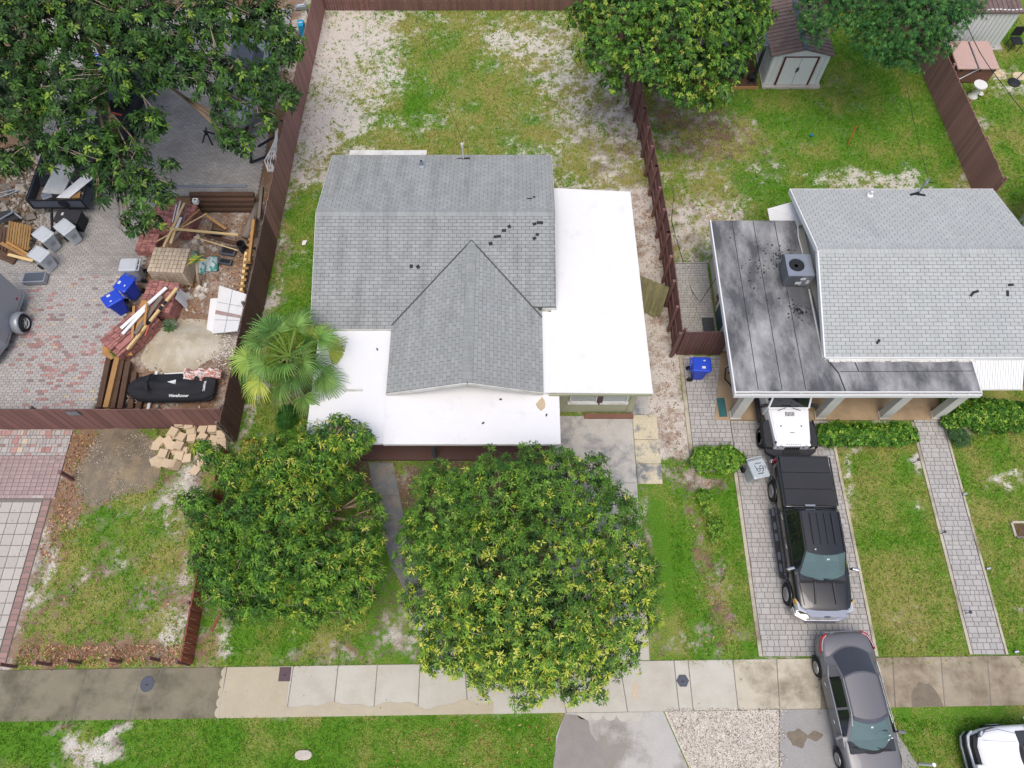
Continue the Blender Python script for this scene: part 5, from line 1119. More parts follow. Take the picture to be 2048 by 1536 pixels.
def glasshouse(root, paint, cowl, rf, rr, deck, belt, glass='shield', rear='rear_glass', sunstrip=False, pillars=(), bw=.9):
    """roof, pillars and separate panes between four crosswise curves"""
    C = [xcurve(*q) for q in (cowl, rf, rr, deck)]
    b = MB()
    for q in ((0, 1, -1, -.93), (0, 1, .93, 1), (0, .04, -.93, .93), (.97, 1, -.93, .93)): ruled(b, C[0], C[1], *q, 0)
    ruled(b, C[1], C[2], 0, 1, -1, 1, 0); ruled(b, C[2], C[3], 0, 1, -1, 1, 0)
    for s in (0, -1):                                   # side walls down to the belt line
        sg = -1 if s == 0 else 1
        top = [C[0][s], C[1][s], C[2][s], C[3][s]]; seq = []
        for i in range(3):
            for f in (0, .25, .5, .75): seq.append(top[i].lerp(top[i+1], f))
        seq.append(top[3]); low = [Vector((sg*bw, p.y, belt)) for p in seq]; b.loft([seq, low], closed=False, caps=False)
    cab = b.build('roof', paint, root, smooth=True)
    w = MB(); ruled(w, C[0], C[1], .04, .97, -.93, .93, .008); ws = w.build('windscreen', glass, root, smooth=True)
    y0, z0, hw = cowl[0], cowl[2], cowl[1]                  # what shows through the windscreen
    d = MB(); d.prism([(-hw*.95, y0-.02), (hw*.95, y0-.02), (hw*.95, y0+.34), (-hw*.95, y0+.34)], z0-.06, [z0+.0, z0+.0, z0+.04, z0+.04]); d.build('dashboard', 'dash', root, bevel=.03)
    for s in (-1, 1):
        e = MB(); e.box((s*hw*.48, rf[0]+.42, z0+.10), (hw*.62, .16, .36), rot=Matrix.Rotation(-.2, 3, 'X'), taper=.85); e.box((s*hw*.48, rf[0]+.47, z0+.34), (hw*.34, .10, .16)); e.box((s*hw*.48, rf[0]+.15, z0-.02), (hw*.62, .5, .08)); e.build('seat', 'seat', root, bevel=.03)
    e = MB(); e.tube([(hw*.46+.18*math.cos(R(t)), y0+.50+.07*math.sin(R(t)), z0+.10+.16*math.sin(R(t))) for t in range(0, 361, 24)], .018, 6); e.build('steering_wheel', 'dash', root)
    w = MB(); ruled(w, C[2], C[3], .06, .94, -.92, .92, .008); w.build('rear_window', rear, root, smooth=True)
    for s in (0, -1):
        sg = -1 if s == 0 else 1
        def side(y, f):                                  # point on the side wall: f=0 roof rail, 1 belt
            top = [C[0][s], C[1][s], C[2][s], C[3][s]]
            for i in range(3):
                if top[i].y <= y <= top[i+1].y:
                    p = top[i].lerp(top[i+1], (y-top[i].y)/(top[i+1].y-top[i].y)); break
            else: p = top[0] if y < top[0].y else top[3]
            return p.lerp(Vector((sg*bw, y, belt)), f)+Vector((sg*.006, 0, .006))
        for (ya, yb) in pillars:
            g = MB(); n = 8; ys = [ya+(yb-ya)*i/n for i in range(n+1)]; g.loft([[side(y, .16) for y in ys], [side(y, .5) for y in ys], [side(y, .92) for y in ys]], closed=False, caps=False); g.build('side_window', 'car_glass', root, smooth=True)
    return cab, ws, C

def mirror(root, x, y, z, m, sg):
    b = MB(); b.box((x+sg*.13, y, z), (.24, .10, .15), rz=sg*-.25); o = b.build('mirror', m, root, bevel=.03); a = MB(); a.beam((x-sg*.04, y+.03, z-.06), (x+sg*.06, y+.01, z-.02), .05, .04); a.build('mirror_arm', 'black', o)
    return o

def make_truck():
    T = thing('pickup_truck', 'black crew cab pickup truck with soft bed cover and chrome grille on the paver drive', 'pickup truck')
    b = MB()
    body_loft(b, [(-2.66, .70, .98, .5, .02), (-2.56, .86, 1.08, .42, .03), (-2.3, .93, 1.13, .40, .045), (-1.75, .96, 1.20, .38, .05), (-1.4, .97, 1.22, .38, .03), (-.6, .97, 1.23, .38, .03), (.80, .97, 1.24, .38, .03), (.875, .97, 1.24, .38, .03), (.885, .97, 1.24, .38, .03)])
    body = b.build('body', 'car_black', T, smooth=True, sub=1)
    b = MB(); body_loft(b, [(.878, .968, 1.25, .42, .0), (.886, .968, 1.25, .42, .0), (.95, .968, 1.25, .42, .0), (1.6, .97, 1.26, .42, .0), (2.5, .965, 1.26, .44, .0), (2.72, .93, 1.25, .48, .0)]); b.build('bed', 'car_black', T, smooth=True, sub=1)
    glasshouse(T, 'car_black', (-1.62, .80, 1.24, .22, .04), (-.88, .67, 1.88, .14, .05), (.60, .67, 1.90, -.03, .04), (.86, .76, 1.26, -.02, .02), 1.24, pillars=((-.95, -.15), (-.06, .55)), bw=.90)
    r = MB()
    for x in (-.62, .62): r.beam((x, -.75, 1.865), (x*1.0, .55, 1.885), .03, .02)
    for x in (-.36, -.12, .12, .36): r.beam((x, -.55, 1.905), (x, .5, 1.925), .05, .008)
    r.build('roof_rib', 'car_black', T); a = MB(); a.lathe([(.04, 0), (.03, .05), (.0, .06)], (-.36, -.72, 1.88), 10); a.build('antenna', 'steel', T)
    # soft folding cover over the bed, in three sections
    for i, (y0, y1) in enumerate(((.93, 1.52), (1.53, 2.12), (2.13, 2.70))):
        c = MB(); c.span(-.86, .86, y0, y1, 1.262, 1.30); c.build('bed_cover', 'cover_black', T, bevel=.02)
    c = MB()
    for x in (-.92, .92): c.span(x-.03, x+.03, .93, 2.7, 1.255, 1.285)
    c.build('bed_rail', 'car_black', T, bevel=.012); c = MB(); c.span(-.22, .12, .90, .96, 1.29, 1.32); c.build('cover_latch', 'steel', T)
    t = MB(); t.span(-.90, .90, 2.70, 2.77, .62, 1.22); t.build('tailgate', 'car_black', T, bevel=.02); t = MB(); t.span(-.92, .92, 2.72, 2.88, .42, .60); t.build('rear_bumper', 'chrome', T, bevel=.03)
    for x in (-1, 1): t = MB(); t.span(x*.84, x*.94, 2.64, 2.735, .75, 1.10); t.build('tail_light', 'red_lens', T, bevel=.01)
    # chrome nose
    g = MB(); pts = [(-.62, -2.60), (-.5, -2.70), (.5, -2.70), (.62, -2.60), (.62, -2.52), (-.62, -2.52)]; g.prism(pts, .66, 1.08); go = g.build('grille', 'black', T)
    g = MB()
    for z in (.70, .78, .86, .94): g.prism([(-.6, -2.63), (-.49, -2.725), (.49, -2.725), (.6, -2.63), (.6, -2.59), (-.6, -2.59)], z, z+.045)
    g.prism([(-.66, -2.60), (-.52, -2.74), (.52, -2.74), (.66, -2.60), (.66, -2.50), (-.66, -2.50)], 1.0, 1.095); g.build('grille_bar', 'chrome', go)
    e = MB(); e.prism([(.12*math.cos(R(30*k)), -2.735+.035*math.sin(R(30*k))) for k in range(12)], 1.096, 1.102); e.build('badge', 'iron', go)
    g = MB(); g.prism([(-.95, -2.34), (-.90, -2.62), (-.55, -2.80), (.55, -2.80), (.90, -2.62), (.95, -2.34), (.85, -2.34), (.5, -2.6), (-.5, -2.6), (-.85, -2.34)], .44, .66); g.build('front_bumper', 'chrome', T, bevel=.03)
    g = MB(); g.prism([(-.6, -2.72), (-.5, -2.82), (.5, -2.82), (.6, -2.72)], .36, .47); g.build('valance', 'dark_metal', T, bevel=.02)
    for s in (-1, 1):
        l = MB(); l.prism([(s*.64, -2.62), (s*.90, -2.50), (s*.955, -2.24), (s*.90, -2.22), (s*.66, -2.46)][::s], .84, 1.075); lo = l.build('headlight', 'lamp', T, bevel=.015)
        q = MB(); q.prism([(s*.90, -2.44), (s*.965, -2.24), (s*.965, -2.14), (s*.90, -2.22)][::s], .86, 1.085); q.build('side_marker', 'amber', lo)
        q = MB()
        for i in range(4): q.beam((s*(.66+i*.045), -2.60+i*.03, 1.078), (s*(.72+i*.045), -2.47+i*.03, 1.079), .018, .006)
        q.build('lamp_rib', 'chrome', lo)
        m = mirror(T, s*.93, -1.25, 1.38, 'chrome', s)
        for y in (-1.9, 1.71): wheel(T, s*.86, y, .40, .27, s, 12)
        for y in (-1.9, 1.71):                           # arch lips
            a = MB(); pts = [(s*.972, y+.47*math.cos(R(t)), .40+.47*math.sin(R(t))) for t in range(-5, 186, 19)]; a.tube(pts, .03, 6); a.build('wheel_arch', 'car_black', T, smooth=True)
        rb = MB(); rb.prism([(s*.95, -1.42), (s*1.12, -1.36), (s*1.12, 1.05), (s*.95, 1.12)][::s], .36, .42); ro = rb.build('running_board', 'black', T, bevel=.02)
        st = MB()
        for y in (-1.15, -.75, -.1, .3, .8): st.span(s*.99, s*1.09, y, y+.26, .421, .432)
        st.build('step_pad', 'iron', ro)
        for y in (-.42, .58):
            h = MB(); h.tube([(s*.965, y-.1, 1.08), (s*1.0, y-.05, 1.09), (s*1.0, y+.05, 1.09), (s*.965, y+.1, 1.08)], .018, 6); h.build('door_handle', 'chrome', T)
        for y in (-1.32, -.12, .80): d = MB(); d.tube([(s*.93, y, 1.235), (s*.973, y, 1.12), (s*.975, y, .75), (s*.965, y, .45)], .006, 5); d.build('door_gap', 'black', T)
        f = MB(); f.beam((s*.80, -1.62, 1.262), (s*.70, -2.40, 1.165), .012, .008); f.build('hood_gap', 'black', T)
        f = MB(); f.beam((s*.30, -1.65, 1.285), (s*.34, -2.35, 1.19), .05, .016); f.build('hood_crease', 'car_black', T, bevel=.006)
    w = MB(); w.span(-.74, .74, -1.68, -1.60, 1.232, 1.258); w.build('cowl', 'black', T)
    for x0, x1 in ((-.62, .08), (.0, .62)):
        w = MB(); w.beam((x1, -1.66, 1.285), (x0, -1.50 if x0 < 0 else -1.56, 1.33), .02, .015); w.beam((x1, -1.66, 1.285), (x0*.6, -1.58, 1.315), .03, .012); w.build('wiper', 'black', T)
    s = MB(); s.box((.06, -1.02, 1.785), (.10, .05, .01), rot=Matrix.Rotation(.75, 3, 'X')); s.build('sticker', 'bag', T)
    T.location = (10.27, 6.33, 0); T.rotation_euler = (0, 0, R(-.8))

def make_sedan():
    T = thing('sedan', 'warm grey sedan parked across the sidewalk with red tail lights', 'car')
    b = MB()
    body_loft(b, [(-2.36, .50, .58, .28, .02), (-2.26, .70, .68, .24, .03), (-2.0, .82, .76, .22, .045), (-1.5, .875, .86, .2, .055), (-1.1, .885, .92, .2, .04), (-.2, .892, .93, .2, .02), (.9, .892, .95, .2, .02), (1.5, .885, .99, .2, .03), (1.9, .85, 1.03, .22, .03), (2.2, .77, 1.01, .28, .02), (2.32, .62, .92, .36, .01)])
    b.build('body', 'car_grey', T, smooth=True, sub=1)
    glasshouse(T, 'car_grey', (-1.20, .74, .945, .30, .05), (-.30, .56, 1.42, .16, .05), (1.02, .55, 1.43, -.14, .05), (1.86, .63, 1.06, -.26, .03), .95, pillars=((-.72, .02), (.09, .98)), bw=.83)
    sb = MB(); ruled(sb, xcurve(-1.20, .74, .945, .30, .05), xcurve(-.30, .56, 1.42, .16, .05), .86, .985, -.95, .95, .013); sb.build('sun_strip', 'iron', T, smooth=True)
    for s in (-1, 1):
        mirror(T, s*.84, -.72, 1.0, 'car_grey', s)
        for y in (-1.34, 1.33): wheel(T, s*.80, y, .325, .21, s, 10)
        for y in (-1.34, 1.33):
            a = MB(); a.tube([(s*.893, y+.375*math.cos(R(t)), .325+.375*math.sin(R(t))) for t in range(-8, 189, 14)], .018, 6); a.build('wheel_arch', 'black', T, smooth=True)
        l = MB(); l.prism([(s*.55, 2.30), (s*.74, 2.20), (s*.85, 1.92), (s*.885, 1.72), (s*.86, 1.70), (s*.82, 1.92), (s*.70, 2.12), (s*.54, 2.22)][::s], .82, 1.0); lo = l.build('tail_light', 'red_lens', T, bevel=.012)
        q = MB(); q.tube([(s*.60, 2.22, 1.004), (s*.72, 2.12, 1.004), (s*.80, 1.95, 1.004), (s*.84, 1.76, 1.004)], .012, 6); q.build('lens_strip', 'lamp', lo)
        l = MB(); l.prism([(s*.48, -2.33), (s*.68, -2.24), (s*.82, -1.98), (s*.74, -1.94), (s*.5, -2.2)][::s], .60, .735); l.build('headlight', 'lamp', T, bevel=.012)
        for y in (-.28, .80): h = MB(); h.tube([(s*.885, y-.09, .80), (s*.925, y-.04, .81), (s*.925, y+.04, .81), (s*.885, y+.09, .80)], .014, 6); h.build('door_handle', 'chrome', T)
        for y in (-1.02, .06, 1.02): d = MB(); d.tube([(s*.87, y, .93), (s*.897, y+.01, .8), (s*.897, y+.03, .5), (s*.88, y+.03, .28)], .005, 5); d.build('door_gap', 'black', T)
        t = MB(); t.tube([(s*.845, -1.0, .965), (s*.842, 0, .972), (s*.84, 1.0, .975), (s*.78, 1.35, 1.05), (s*.66, 1.2, 1.25)], .008, 5); t.tube([(s*.62, -.45, 1.36), (s*.575, -.1, 1.41), (s*.57, .9, 1.42), (s*.62, 1.25, 1.28)], .007, 5); t.build('window_trim', 'steel', T)
        t = MB(); t.tube([(s*.54, -.25, 1.435), (s*.53, .4, 1.44), (s*.53, .98, 1.435)], .010, 5); t.build('roof_gap', 'iron', T)
    c = MB(); c.loft([xcurve(-1.26, .72, .955, .30, .05, 9), xcurve(-1.16, .72, .965, .30, .05, 9)], closed=False, caps=False); c.build('cowl', 'black', T)
    for x0, x1 in ((-.62, .05), (.0, .55)): w = MB(); w.tube([(x1, -1.20, .985), ((x0+x1)/2, -1.16+.08*abs(x0), .995), (x0, -1.03, 1.01)], .011, 5); w.build('wiper', 'black', T)
    f = MB(); f.span(-.45, .45, 2.30, 2.36, .5, .62); f.build('number_plate', 'print', T); f = MB(); f.tube([(-.6, 2.22, 1.03), (-.3, 2.30, 1.035), (.3, 2.30, 1.035), (.6, 2.22, 1.03)], .015, 6); f.build('boot_lip', 'car_grey', T, smooth=True)
    g = MB(); g.prism([(-.45, -2.34), (-.4, -2.40), (.4, -2.40), (.45, -2.34)], .38, .58); g.build('grille', 'black', T)
    st = MB(); st.box((-.02, -.52, 1.325), (.07, .05, .008), rot=Matrix.Rotation(.5, 3, 'X')); st.build('sticker', 'print', T)
    for x, y, a in ((.5, -.78, .3), (.56, -.86, .1), (.46, -.9, .6)): st = MB(); st.box((x, y, 1.17+(y+.85)*.5), (.07, .03, .006), rot=Matrix.Rotation(.5, 3, 'X') @ Matrix.Rotation(a, 3, 'Z')); st.build('sticker', 'bag', T)
    T.location = (10.88, .87, 0); T.rotation_euler = (0, 0, R(4.3))

def make_white_car():
    T = thing('white_car', 'white car cut off at the bottom right corner with dark grille bands', 'car')
    b = MB()
    body_loft(b, [(-2.38, .55, .62, .3, .02), (-2.28, .76, .76, .25, .03), (-2.0, .87, .86, .22, .05), (-1.5, .905, .95, .2, .06), (-1.1, .91, 1.0, .2, .04), (0, .915, 1.02, .2, .02), (1.5, .91, 1.05, .2, .02), (2.1, .84, 1.05, .25, .02), (2.35, .7, .98, .35, .02)])
    b.build('body', 'car_white', T, smooth=True, sub=1)
    glasshouse(T, 'car_white', (-1.12, .77, 1.03, .30, .05), (-.2, .60, 1.58, .16, .05), (1.6, .58, 1.56, -.1, .05), (2.05, .66, 1.08, -.1, .03), 1.04, pillars=((-.6, .15), (.22, 1.1)), bw=.86, glass='car_glass')
    g = MB(); g.prism([(-.74, -2.18), (-.66, -2.34), (-.4, -2.42), (.4, -2.42), (.66, -2.34), (.74, -2.18), (.6, -2.2), (.36, -2.30), (-.36, -2.30), (-.6, -2.2)], .60, .80); g.build('grille', 'black', T, bevel=.01)
    g = MB(); g.prism([(-.80, -2.26), (-.66, -2.44), (-.4, -2.50), (.4, -2.50), (.66, -2.44), (.80, -2.26), (.7, -2.24), (.4, -2.40), (-.4, -2.40), (-.7, -2.24)], .34, .50); g.build('bumper_intake', 'black', T, bevel=.01)
    g = MB(); g.prism([(-.82, -2.22), (-.68, -2.40), (-.4, -2.46), (.4, -2.46), (.68, -2.40), (.82, -2.22), (.7, -2.2), (.4, -2.36), (-.4, -2.36), (-.7, -2.2)], .505, .60); g.build('bumper', 'car_white', T, bevel=.02)
    g = MB(); g.prism([(-.80, -2.3), (-.66, -2.48), (-.4, -2.54), (.4, -2.54), (.66, -2.48), (.80, -2.3), (.7, -2.25), (-.7, -2.25)], .24, .33); g.build('chin_strip', 'steel', T, bevel=.01)
    for s in (-1, 1):
        l = MB(); l.prism([(s*.60, -2.27), (s*.78, -2.16), (s*.88, -1.72), (s*.86, -1.62), (s*.80, -1.95), (s*.64, -2.12)][::s], .80, .905); lo = l.build('headlight', 'iron', T, bevel=.01); q = MB(); q.box((s*.72, -2.12, .91), (.14, .06, .01), rz=s*.5); q.build('lens', 'lamp', lo)
        mirror(T, s*.88, -.7, 1.08, 'car_white', s)
        for y in (-1.40, 1.35): wheel(T, s*.82, y, .34, .22, s, 10)
        h = MB(); h.beam((s*.42, -1.2, 1.04), (s*.5, -2.1, .90), .03, .012); h.build('hood_crease', 'car_white', T, bevel=.005)
        d = MB(); d.tube([(s*.66, -1.15, 1.05), (s*.80, -1.6, .965), (s*.74, -2.08, .885)], .006, 5); d.build('hood_gap', 'iron', T)
    c = MB(); c.loft([xcurve(-1.22, .74, 1.035, .30, .05, 9), xcurve(-1.08, .74, 1.05, .30, .05, 9)], closed=False, caps=False); c.build('cowl', 'black', T)
    T.location = (16.55, -.42, 0); T.rotation_euler = (0, 0, R(-87))

def make_jeep():
    T = thing('off_road_car', 'boxy white off road car with black wings parked under the carport', 'off road car')
    b = MB(); b.prism([(-.62, -1.98), (.62, -1.98), (.74, -.62), (-.74, -.62)], .62, [1.08, 1.08, 1.18, 1.18]); b.prism([(-.76, -.60), (.76, -.60), (.78, 1.9), (-.78, 1.9)], .5, 1.2); b.build('body', 'car_white', T, bevel=.04)
    h = MB(); h.prism([(-.57, -1.93), (.57, -1.93), (.68, -.68), (-.68, -.68)], [1.075, 1.075, 1.175, 1.175], [1.115, 1.115, 1.205, 1.205]); ho = h.build('hood', 'car_white', T, bevel=.025)
    v = MB()
    for i in range(7): v.box((-.15+i*.05, -.84, 1.206), (.02, .16, .012), rot=Matrix.Rotation(.06, 3, 'X'))
    v.build('hood_vent', 'black', ho)
    v = MB()
    for x in (-.38, .36): v.lathe([(.03, 0), (.025, .02), (0, .025)], (x, -1.3, 1.165), 8)
    v.box((0, -1.55, 1.15), (.16, .02, .01)); v.build('hood_bumper', 'black', ho)
    g = MB(); g.prism([(-.60, -2.04), (.60, -2.04), (.64, -1.97), (-.64, -1.97)], .70, 1.09); go = g.build('grille', 'car_white', T, bevel=.02)
    v = MB()
    for i in range(7): v.box((-.24+i*.08, -2.02, .96), (.05, .06, .26), rot=Matrix.Rotation(-.35, 3, 'X'))
    v.build('grille_slot', 'black', go)
    for s in (-1, 1):
        l = MB(); l.cyl((s*.46, -1.98, .98), (s*.46, -2.06, .99), .105, n=16); lo = l.build('headlight', 'black', go); l = MB(); l.cyl((s*.46, -2.06, .99), (s*.46, -2.075, .992), .085, n=16); l.build('lens', 'lamp', lo)
        f = MB(); f.prism([(s*.64, -2.0), (s*.90, -1.98), (s*.96, -1.78), (s*.96, -1.22), (s*.90, -.98), (s*.66, -.94)][::s], [.86, .80, .80, .80, .74, .74], [.95, .92, .93, .93, .86, .86]); f.build('wing', 'cover_black', T, bevel=.03)
        f = MB(); f.prism([(s*.90, -2.0), (s*.975, -1.8), (s*.975, -1.2), (s*.92, -.96), (s*.955, -.96), (s*.985, -1.2), (s*.985, -1.8), (s*.93, -2.02)][::s], .66, .9); f.build('wing_lip', 'cover_black', T)
        for y in (-1.45, 1.1): wheel(T, s*.82, y, .41, .27, s, 5)
        k = MB(); k.prism([(s*.78, -.9), (s*.93, -.85), (s*.93, .7), (s*.78, .7)][::s], .40, .48); k.build('side_step', 'black', T, bevel=.02)
        mirror(T, s*.78, -.55, 1.30, 'black', s)
        w = MB(); w.beam((s*.1+.0, -.60, 1.225), (s*.42, -.72, 1.235), .02, .012); w.build('wiper', 'black', T)
        d = MB(); d.tube([(s*.785, -.35, 1.19), (s*.79, -.35, .55)], .006, 5); d.build('door_gap', 'black', T); q = MB(); q.box((s*.795, .4, 1.05), (.03, .14, .04)); q.build('door_handle', 'black', T)
        q = MB(); q.box((s*.63, -1.9, 1.09), (.05, .08, .05)); q.build('hood_latch', 'black', T)
    a, c = Vector((0, -.60, 1.20)), Vector((0, -.36, 1.76))
    fr = MB(); X = lambda s, x, p: Vector((s*x, p.y, p.z))
    for s in (-1, 1): fr.beam(X(s, .74, a), X(s, .68, c), .07, .05)
    fr.beam(X(-1, .70, c), X(1, .70, c), .07, .06); fr.beam(X(-1, .74, a), X(1, .74, a), .06, .06); fr.build('windscreen_frame', 'car_white', T, bevel=.015)
    g = MB(); g.plate([X(-1, .70, a), X(1, .70, a), X(1, .65, c), X(-1, .65, c)], .012); g.build('windscreen', 'car_glass', T)
    r = MB(); r.prism([(-.70, -.33), (.70, -.33), (.72, 1.85), (-.72, 1.85)], 1.22, [1.79, 1.79, 1.82, 1.82]); r.build('hard_top', 'black', T, bevel=.04)
    for s in (-1, 1): w = MB(); w.span(s*.712, s*.726, -.2, .55, 1.28, 1.68); w.build('side_window', 'car_glass', T)
    bp = MB(); bp.prism([(-.92, -2.02), (-.90, -2.12), (-.55, -2.34), (.55, -2.34), (.90, -2.12), (.92, -2.02), (.6, -2.02), (-.6, -2.02)], .52, .74); bo = bp.build('front_bumper', 'cover_black', T, bevel=.02)
    w = MB(); w.box((0, -2.16, .75), (.6, .12, .05)); w.cyl((-.18, -2.36, .62), (-.18, -2.42, .62), .03, n=8); w.build('winch', 'black', bo)
    for s in (-1, 1): w = MB(); w.box((s*.36, -2.38, .62), (.05, .1, .09)); w.cyl((s*.36-.04, -2.42, .62), (s*.36+.04, -2.42, .62), .04, n=8); w.build('tow_hook', 'steel', bo)
    T.location = (10.12, 11.55, 0.02)

def make_trailers():
    T = thing('enclosed_trailer', 'silver enclosed trailer at the left edge with one visible wheel', 'trailer', (-21.0, 14.9, 0))
    b = MB(); P = [(-22.3, 13.9), (-21.9, 13.3), (-20.9, 12.95), (-20.15, 13.25), (-19.86, 14.0), (-19.86, 16.35), (-22.3, 16.35)]; b.prism(P, .48, 2.3); bo = b.build('body', 'trailer', T, bevel=.06)
    t = MB(); t.prism([(x*1.0+(.02 if x > -20.5 else 0), y) for x, y in P], .42, .50); t.build('lower_trim', 'steel', T)
    f = MB(); f.lathe([(.42, -.18), (.46, -.1), (.46, .12), (.40, .18), (.36, .1), (.36, -.14)], (-19.68, 15.05, .36), 20, ax='X'); f.build('fender', 'trailer', T, smooth=True)
    wheel(T, -19.56, 15.05, .35, .2, 1, 6, rim='white')
    m = MB(); m.box((-19.85, 15.95, .75), (.03, .1, .06)); m.build('marker_light', 'red_lens', T); m = MB(); m.box((-19.85, 14.1, .62), (.03, .06, .03)); m.box((-19.85, 14.9, 1.0), (.03, .04, .03)); m.build('rivet', 'steel', T)
    # open utility trailer full of junk
    U = thing('utility_trailer', 'dark open utility trailer loaded with scrap boards beneath the big tree', 'trailer', (-19.6, 21.6, 0))
    x0, x1, y0, y1 = -20.65, -18.35, 20.75, 23.6
    b = MB(); b.span(x0, x1, y0, y1, .50, .56); b.build('floor', 'timber_grey', U)
    for q in ((x0-.03, x0, y0, y1), (x1, x1+.03, y0, y1)): s = MB(); s.span(*q, .5, 1.02); s.build('side_panel', 'iron', U)
    s = MB(); s.span(x0, x1, y0-.03, y0-.001, .55, 1.0); so = s.build('front_panel', 'dark_metal', U)
    fr = MB(); fr.span(x0-.05, x1+.05, y0-.06, y0-.031, .98, 1.04); fr.span(x0-.05, x1+.05, y0-.06, y0-.031, .46, .55); fr.span(x0-.07, x0-.031, y0, y1, .98, 1.04); fr.span(x1+.031, x1+.07, y0, y1, .98, 1.04)
    for x in (x0, x1): fr.span(x-.03, x+.03, y0-.07, y0-.035, .46, 1.04)
    fr.build('frame', 'black', U)
    h = MB(); h.lathe([(.22, 0), (.22, .02)], (-19.2, y0-.07, .8), 16, ax='Y'); h.build('spare_hub', 'black', U)
    for x, s in ((x0-.15, -1), (x1+.15, 1)): wheel(U, x, 22.3, .34, .2, s, 6)
    q = MB(); q.beam((-19.9, y0, .5), (-19.5, 19.4, .5), .08, .08); q.beam((-19.1, y0, .5), (-19.5, 19.4, .5), .08, .08); q.build('drawbar', 'black', U)
    def junk(name, label, cat, a, bb, cc, dd, t, m):
        b = MB(); b.plate([a, bb, cc, dd], t); tag(b.build(name, m, loc=(sum(p[0] for p in (a, bb, cc, dd))/4, sum(p[1] for p in (a, bb, cc, dd))/4, min(p[2] for p in (a, bb, cc, dd)))), label, cat)
        return b
    junk('old_door', 'large pale door panel sticking out of the utility trailer', 'panel', (-20.1, 21.1, 1.05), (-19.2, 21.0, 1.05), (-18.4, 24.2, 1.55), (-19.2, 24.4, 1.55), .05, 'white_dirty')
    b = MB(); b.box((-19.6, 21.45, 1.06), (.5, .35, .06)); tag(b.build('wash_basin', 'ceramic', bevel=.03, loc=(-19.6, 21.45, 1.03)), 'pale basin moulding lying on the big door panel', 'basin')
    junk('scrap_sheet', 'white tattered panel leaning on the trailer front edge', 'panel', (-19.45, 20.85, 1.0), (-18.9, 20.83, 1.0), (-17.9, 21.7, 1.3), (-18.3, 21.95, 1.3), .03, 'white')
    for i, (x, y, w, l, a, m) in enumerate(((-18.9, 21.6, .08, 1.2, .8, 'print'), (-18.6, 22.2, .10, 1.4, .5, 'black'), (-18.75, 21.05, .5, .3, .1, 'wood_tan'), (-19.9, 20.98, .4, .3, .5, 'steel'), (-20.2, 21.8, .4, .5, .3, 'black'), (-18.8, 22.8, .5, .7, .2, 'iron'))):
        b = MB(); b.box((x, y, .86+.03*i), (w, l, .10), rot=Matrix.Rotation(a, 3, 'Z') @ Matrix.Rotation(.12, 3, 'X')); tag(b.build('scrap_piece', m, loc=(x, y, .56), bevel=.01), ['thin white strip in the trailer load', 'long black rail in the trailer load', 'small brown box in the trailer front corner', 'crumpled grey sheet in the trailer front left', 'black sheet at the left of the trailer load', 'dark crate towards the back of the trailer'][i], 'scrap')
    B = thing('storage_tote', 'black plastic tote with flat lid in front of the utility trailer', 'tote', (-18.9, 20.2, 0))
    b = MB(); b.box((-18.95, 20.15, .30), (.95, .62, .62), rz=-.1, taper=1.06); b.build('tub', 'black', B, bevel=.03); b = MB(); b.box((-18.97, 20.15, .64), (1.05, .7, .06), rz=-.1); bo = b.build('lid', 'cover_black', B, bevel=.02); b = MB(); b.box((-19.2, 20.25, .676), (.09, .14, .006), rz=-.1); b.build('sticker', 'print', bo)
    # vehicles and boat glimpsed below the dark tree
    V = thing('covered_boat', 'pale grey covered boat hull showing between the dark leaves', 'boat', (-12.0, 26.5, 0))
    st = []
    for y, w, z0, z1 in ((24.9, .25, .8, 1.2), (25.4, .65, .55, 1.3), (26.2, .95, .45, 1.35), (28.2, 1.05, .4, 1.4), (30.0, 1.0, .4, 1.3)):
        st.append([(-12.3-w, y, z1), (-12.3-w*.8, y, z0+.2), (-12.3, y, z0), (-12.3+w*.8, y, z0+.2), (-12.3+w, y, z1), (-12.3, y, z1+.25)])
    b = MB(); b.loft(st); b.build('hull', 'trailer', V, smooth=True); b = MB(); b.loft([[(-12.3-.7, 27.0, 1.5), (-12.3+.7, 27.0, 1.5), (-12.3+.5, 27.3, 2.1), (-12.3-.5, 27.3, 2.1)], [(-12.3-.7, 29.0, 1.5), (-12.3+.7, 29.0, 1.5), (-12.3+.5, 28.8, 2.15), (-12.3-.5, 28.8, 2.15)]]); b.build('cabin', 'dark_metal', V)
    k = MB(); k.box((-12.3, 27.4, .22), (.12, 5.2, .1)); k.box((-12.3, 28.0, .22), (1.9, .1, .1)); k.build('cradle', 'rust', V)
    C = thing('scrap_car', 'dark car with orange stripes almost hidden under the big left tree', 'car', (-18.2, 26.5, 0))
    b = MB(); P0 = len(b.v); body_loft(b, [(-2.2, .6, .7, .3, .02), (-1.9, .82, .82, .25, .04), (-1.0, .88, .92, .2, .04), (1.2, .88, .95, .2, .02), (2.1, .75, .9, .3, .02)]); b.v = [(x-18.2, y+26.6, z) for x, y, z in b.v]; b.build('body', 'black', C, smooth=True)
    b = MB(); b.prism([(-18.85, 26.0), (-17.55, 26.0), (-17.6, 28.0), (-18.8, 28.0)], .95, 1.4); b.build('cabin', 'car_glass', C, bevel=.1); b = MB()
    for y in (24.9, 25.3, 25.7): b.box((-18.0, y, .965), (.5, .09, .02), rz=-.3)
    b.build('stripe', 'orange', C)
    for s in (-1, 1):
        for y in (25.3, 28.0): wheel(C, -18.2+s*.8, y, .32, .2, s, 6)
